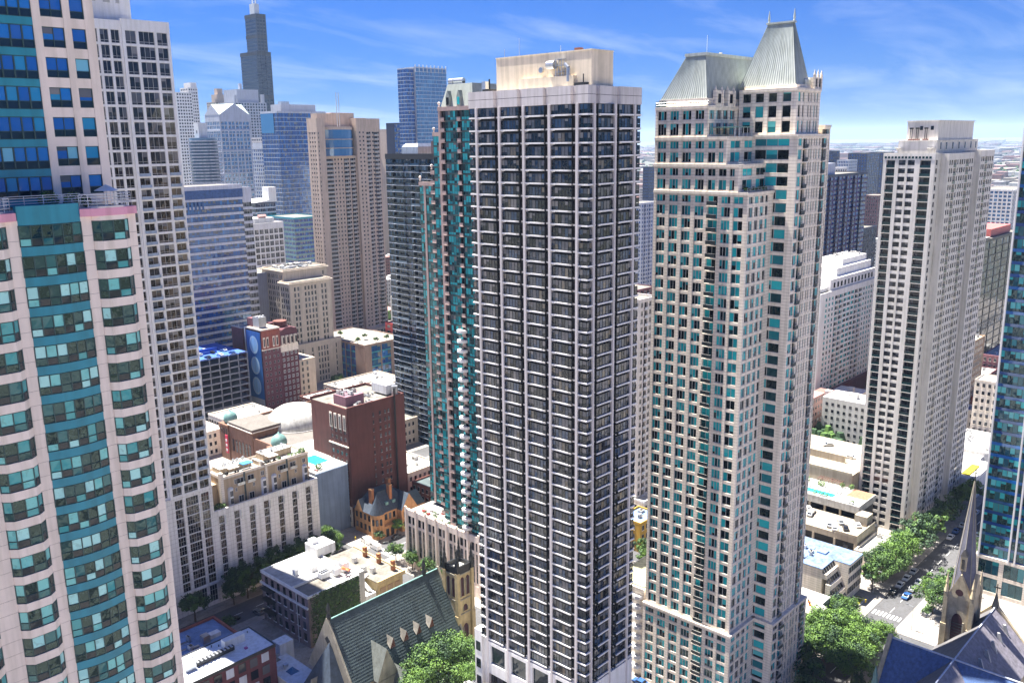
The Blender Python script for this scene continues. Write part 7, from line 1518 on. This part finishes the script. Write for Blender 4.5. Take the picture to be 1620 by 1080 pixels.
for i, (x, y, c) in enumerate(((334, 158, 'white'), (337, 156.5, 'silver'), (332, 152, 'grey'), (347, 137, 'white'), (356, 150, 'silver'))): car(x, y, .6*i, c, '%s car on the upper garage deck, %s' % (c, ('far left corner', 'beside the far left one', 'at the parapet', 'in the shade of the ramp wall', 'near the beige tower')[i]), z=21)
for i in range(14):
    x, y = 215+(i % 5)*7.3, 443+(i//5)*9; c = ('white', 'silver', 'black', 'white', 'blue', 'grey')[i % 6]
    car(x, y, PI/2+.1, c, '%s car on the blue garage roof, %s row, %s from the left' % (c, ('front', 'middle', 'back')[i//5], ordn[i % 5]), z=37.35, group='cars on the blue garage roof')
for i, (x, y, c, l) in enumerate(((433, 180, 'white', 'white car by the wide tree under the white bay-window tower'), (430, 176, 'silver', 'silver car beside it under the white bay-window tower'), (428, 186, 'grey', 'grey car in the shade by the brick base of the white tower'), (447, 158, 'white', 'white car on the cross street beyond the garage'), (128, 246, 'black', 'black car in the shaded street behind the brick building'), (136, 244, 'grey', 'grey car in the shaded street under the dark trees'), (203, 253.8, 'black', 'black car parked in front of the mansion porch'), (207, 386, 'black', 'black car beside the brick turret with the red sign'), (180, 262, 'silver', 'silver car in the narrow street by the podium corner'), (184, 201, 'white', 'white car driving past the rosy podium'))): car(x, y, (0, PI/2)[i % 2], c, l)

# ------------------------------------------------------------------ street furniture
def lamp(x, y, l, a=0):
    t = thing('street_lamp', l, 'street lamp', (x, y, .13), rz=a)
    obj('pole', MB().cyl(0, 0, 0, 8, .09, M_steel, 6), t); obj('arm', MB().bar((0, 0, 7.9), (1.8, 0, 8.3), .06, M_steel), t); obj('lamp_head', MB().box(1.5, -.15, 8.2, 2.4, .15, 8.4, M_steel), t)
def signal(x, y, l, a=0):
    t = thing('traffic_light', l, 'traffic light', (x, y, .13), rz=a)
    obj('pole', MB().cyl(0, 0, 0, 5, .08, M_dark, 6), t); obj('arm', MB().bar((0, 0, 4.9), (4, 0, 5.2), .05, M_dark), t); obj('signal_head', MB().box(3.8, -.18, 4.3, 4.2, .18, 5.3, mat('signal_yellow', (.5, .35, .02))), t)
lamp(266.5, 82, 'tall street lamp at the crosswalk beside the spire tower', PI/2); lamp(188.2, 240.5, 'street lamp at the corner before the mansion', PI); lamp(282, 100, 'street lamp by the corner planter', -PI/2); lamp(325, 82, 'street lamp behind the spire', PI/2); lamp(173, 236, 'street lamp beside the stone mansion chimneys'); lamp(187.8, 205, 'street lamp along the rosy podium', PI)
signal(266.2, 100.5, 'traffic light at the corner planter', -PI/2); signal(244, 82.5, 'traffic light by the cathedral facade', PI/2); signal(190, 257.5, 'traffic light at the mansion corner', PI); signal(172, 240.3, 'traffic light at the stone mansion corner')
for x, y, l in ((272, 101.3, 'raised corner planter with yellow flowers by the crosswalk'), (281.5, 82.2, 'raised planter with clipped green hedge left of the spire')):
    t = thing('planter', l, 'planter', (x, y, .13)); obj('kerb', MB().box(-3, -1.5, 0, 3, 1.5, .5, M_conc), t); fb = MB(); rr2 = random.Random(int(x))
    ym = mat('yellow_flowers', (.5, .5, .05), .8, .3, 2)
    for _ in range(260):
        p = Vector((rr2.uniform(-2.8, 2.8), rr2.uniform(-1.3, 1.3), rr2.uniform(.5, 1.1))); u = Vector((rr2.gauss(0, 1), rr2.gauss(0, 1), rr2.gauss(0, 1))).normalized()*.25; v = u.orthogonal().normalized()*.25; fb.face([p+u, p+v, p-u, p-v], ym if x == 272 and rr2.random() < .6 else M_leaf[1])
    o = obj('plants', fb, t); o['kind'] = 'stuff'
lawn = MB(); rl = random.Random(3)
for _ in range(14000):
    x, y = rl.choice([(rl.uniform(125, 162), rl.uniform(158.5, 174)), (rl.uniform(205, 243), rl.uniform(71, 81)), (rl.uniform(223, 245), rl.uniform(99, 103)), (rl.uniform(247, 262), rl.uniform(97.5, 109))]); s = .3; a = rl.uniform(0, 3.14)
    lawn.face([(x+s*math.cos(a), y+s*math.sin(a), .15), (x-s*math.sin(a), y+s*math.cos(a), .2), (x-s*math.cos(a), y-s*math.sin(a), .16), (x+s*math.sin(a), y-s*math.cos(a), .3)], M_leaf[rl.choice((1, 2))])
tag(obj('grass', lawn, kind='stuff'), 'dark grass and ground cover under the church and cathedral trees', 'grass')

# ------------------------------------------------------------------ distant city
def distant():
    rd = random.Random(11); cols = [mat('far_'+n, c, .85, .1, .02) for n, c in (('white', (.55, .54, .52)), ('tan', (.38, .33, .28)), ('brick', (.24, .12, .1)), ('grey', (.3, .3, .31)), ('dark', (.14, .14, .15)), ('rose', (.36, .22, .2)))]
    b = MB(); tr = MB(); dk = [M_leaf[1], M_leaf[2]]
    def vis(x, y, z, m=60):
        X, Y, dep = px((x, y, z)); return -m < X < 1620+m and 180 < Y < 1140
    occupied = [(o.location.x, o.location.y) for o in bpy.data.objects if o.get('category') and o.type == 'EMPTY' and o['category'] not in ('tree', 'car', 'van')]
    occ = np.array(occupied)
    # street grid of low and mid-rise blocks out to the suburbs
    for ring, (r0, r1, step, hmin, hmax, pr_) in enumerate(((430, 1500, 26, 7, 26, .62), (1500, 4000, 52, 6, 20, .6), (4000, 9000, 120, 6, 18, .55), (9000, 20000, 300, 6, 26, .5))):
        n = int(r1/step)
        for i in range(1, n):
            for j in range(1, n):
                x, y = i*step, j*step; r = math.hypot(x, y)
                if not r0 < r < r1: continue
                if r < 4000 and (i % 7 == 0 or j % 4 == 0): continue
                if rd.random() > pr_: continue
                if not vis(x, y, 10): continue
                X, Y, dep = px((x, y, 10))
                if not (X > 1000 or r < 1800 or X > 560): continue
                if r < 1800 and np.min(np.abs(occ-(x, y)).max(1)) < 34: continue
                w_, d_ = rd.uniform(.45, .95)*step*.9, rd.uniform(.45, .95)*step*.9; h_ = rd.uniform(hmin, hmax)*(1 if rd.random() < .93 else rd.uniform(1.5, 3))
                m = rd.choice(cols); x0, y0 = x+rd.uniform(0, .2)*step, y+rd.uniform(0, .2)*step
                b.box(x0, y0, 0, x0+w_, y0+d_, h_, m, 'b')
                if r < 1600:
                    b.box(x0+w_*.3, y0+d_*.3, h_, x0+w_*.5, y0+d_*.5, h_+2.5, cols[0], 'b')
                    for k in range(int(h_/3.5)):
                        for q in range(int(w_/3)): b.face([(x0+.8+q*3, y0-.05, 1.2+k*3.5), (x0+2.2+q*3, y0-.05, 1.2+k*3.5), (x0+2.2+q*3, y0-.05, 2.8+k*3.5), (x0+.8+q*3, y0-.05, 2.8+k*3.5)], G_win)
                        for q in range(int(d_/3)): b.face([(x0-.05, y0+2.2+q*3, 1.2+k*3.5), (x0-.05, y0+.8+q*3, 1.2+k*3.5), (x0-.05, y0+.8+q*3, 2.8+k*3.5), (x0-.05, y0+2.2+q*3, 2.8+k*3.5)], G_win)
    for _ in range(9000):
        r = 430*(20000/430)**rd.random(); a = math.radians(rd.uniform(5, 85)); x, y = r*math.sin(a), r*math.cos(a)
        if not vis(x, y, 5): continue
        if r < 1800 and np.min(np.abs(occ-(x, y)).max(1)) < 30: continue
        s = rd.uniform(3.5, 6)*max(1, r/2500); n = 5 if r < 2500 else 3
        for _k in range(n):
            c = Vector((x+rd.uniform(-s, s)*.8, y+rd.uniform(-s, s)*.8, 0)); h_ = s*rd.uniform(.8, 1.3)/max(1, r/5000)+3
            P = [(c.x+s*.7*math.cos(t*1.257)*rd.uniform(.7, 1.2), c.y+s*.7*math.sin(t*1.257)*rd.uniform(.7, 1.2)) for t in range(5)]
            tr.prism(P, 1.5, h_, rd.choice(dk), pts2=[(c.x+(p[0]-c.x)*.45, c.y+(p[1]-c.y)*.45) for p in P])
    tag(obj('distant_buildings', b, kind='stuff'), 'low roofs and small blocks of the city spreading to the horizon', 'city')
    tag(obj('distant_trees', tr, kind='stuff'), 'tree canopy scattered between the distant rooftops', 'trees')
distant()
hz = bpy.data.materials.new('haze_air'); hz.use_nodes = True; t = hz.node_tree; t.nodes.clear()
oo = N(t, 'ShaderNodeOutputMaterial'); pv = N(t, 'ShaderNodeVolumePrincipled'); pv.inputs['Color'].default_value = (.55, .73, 1, 1); pv.inputs['Density'].default_value = .00004; pv.inputs['Anisotropy'].default_value = .0
t.links.new(pv.outputs[0], oo.inputs['Volume'])
obj('haze', MB().box(-2600, -2600, -4, 45100, 45100, 545, hz), kind='stuff')
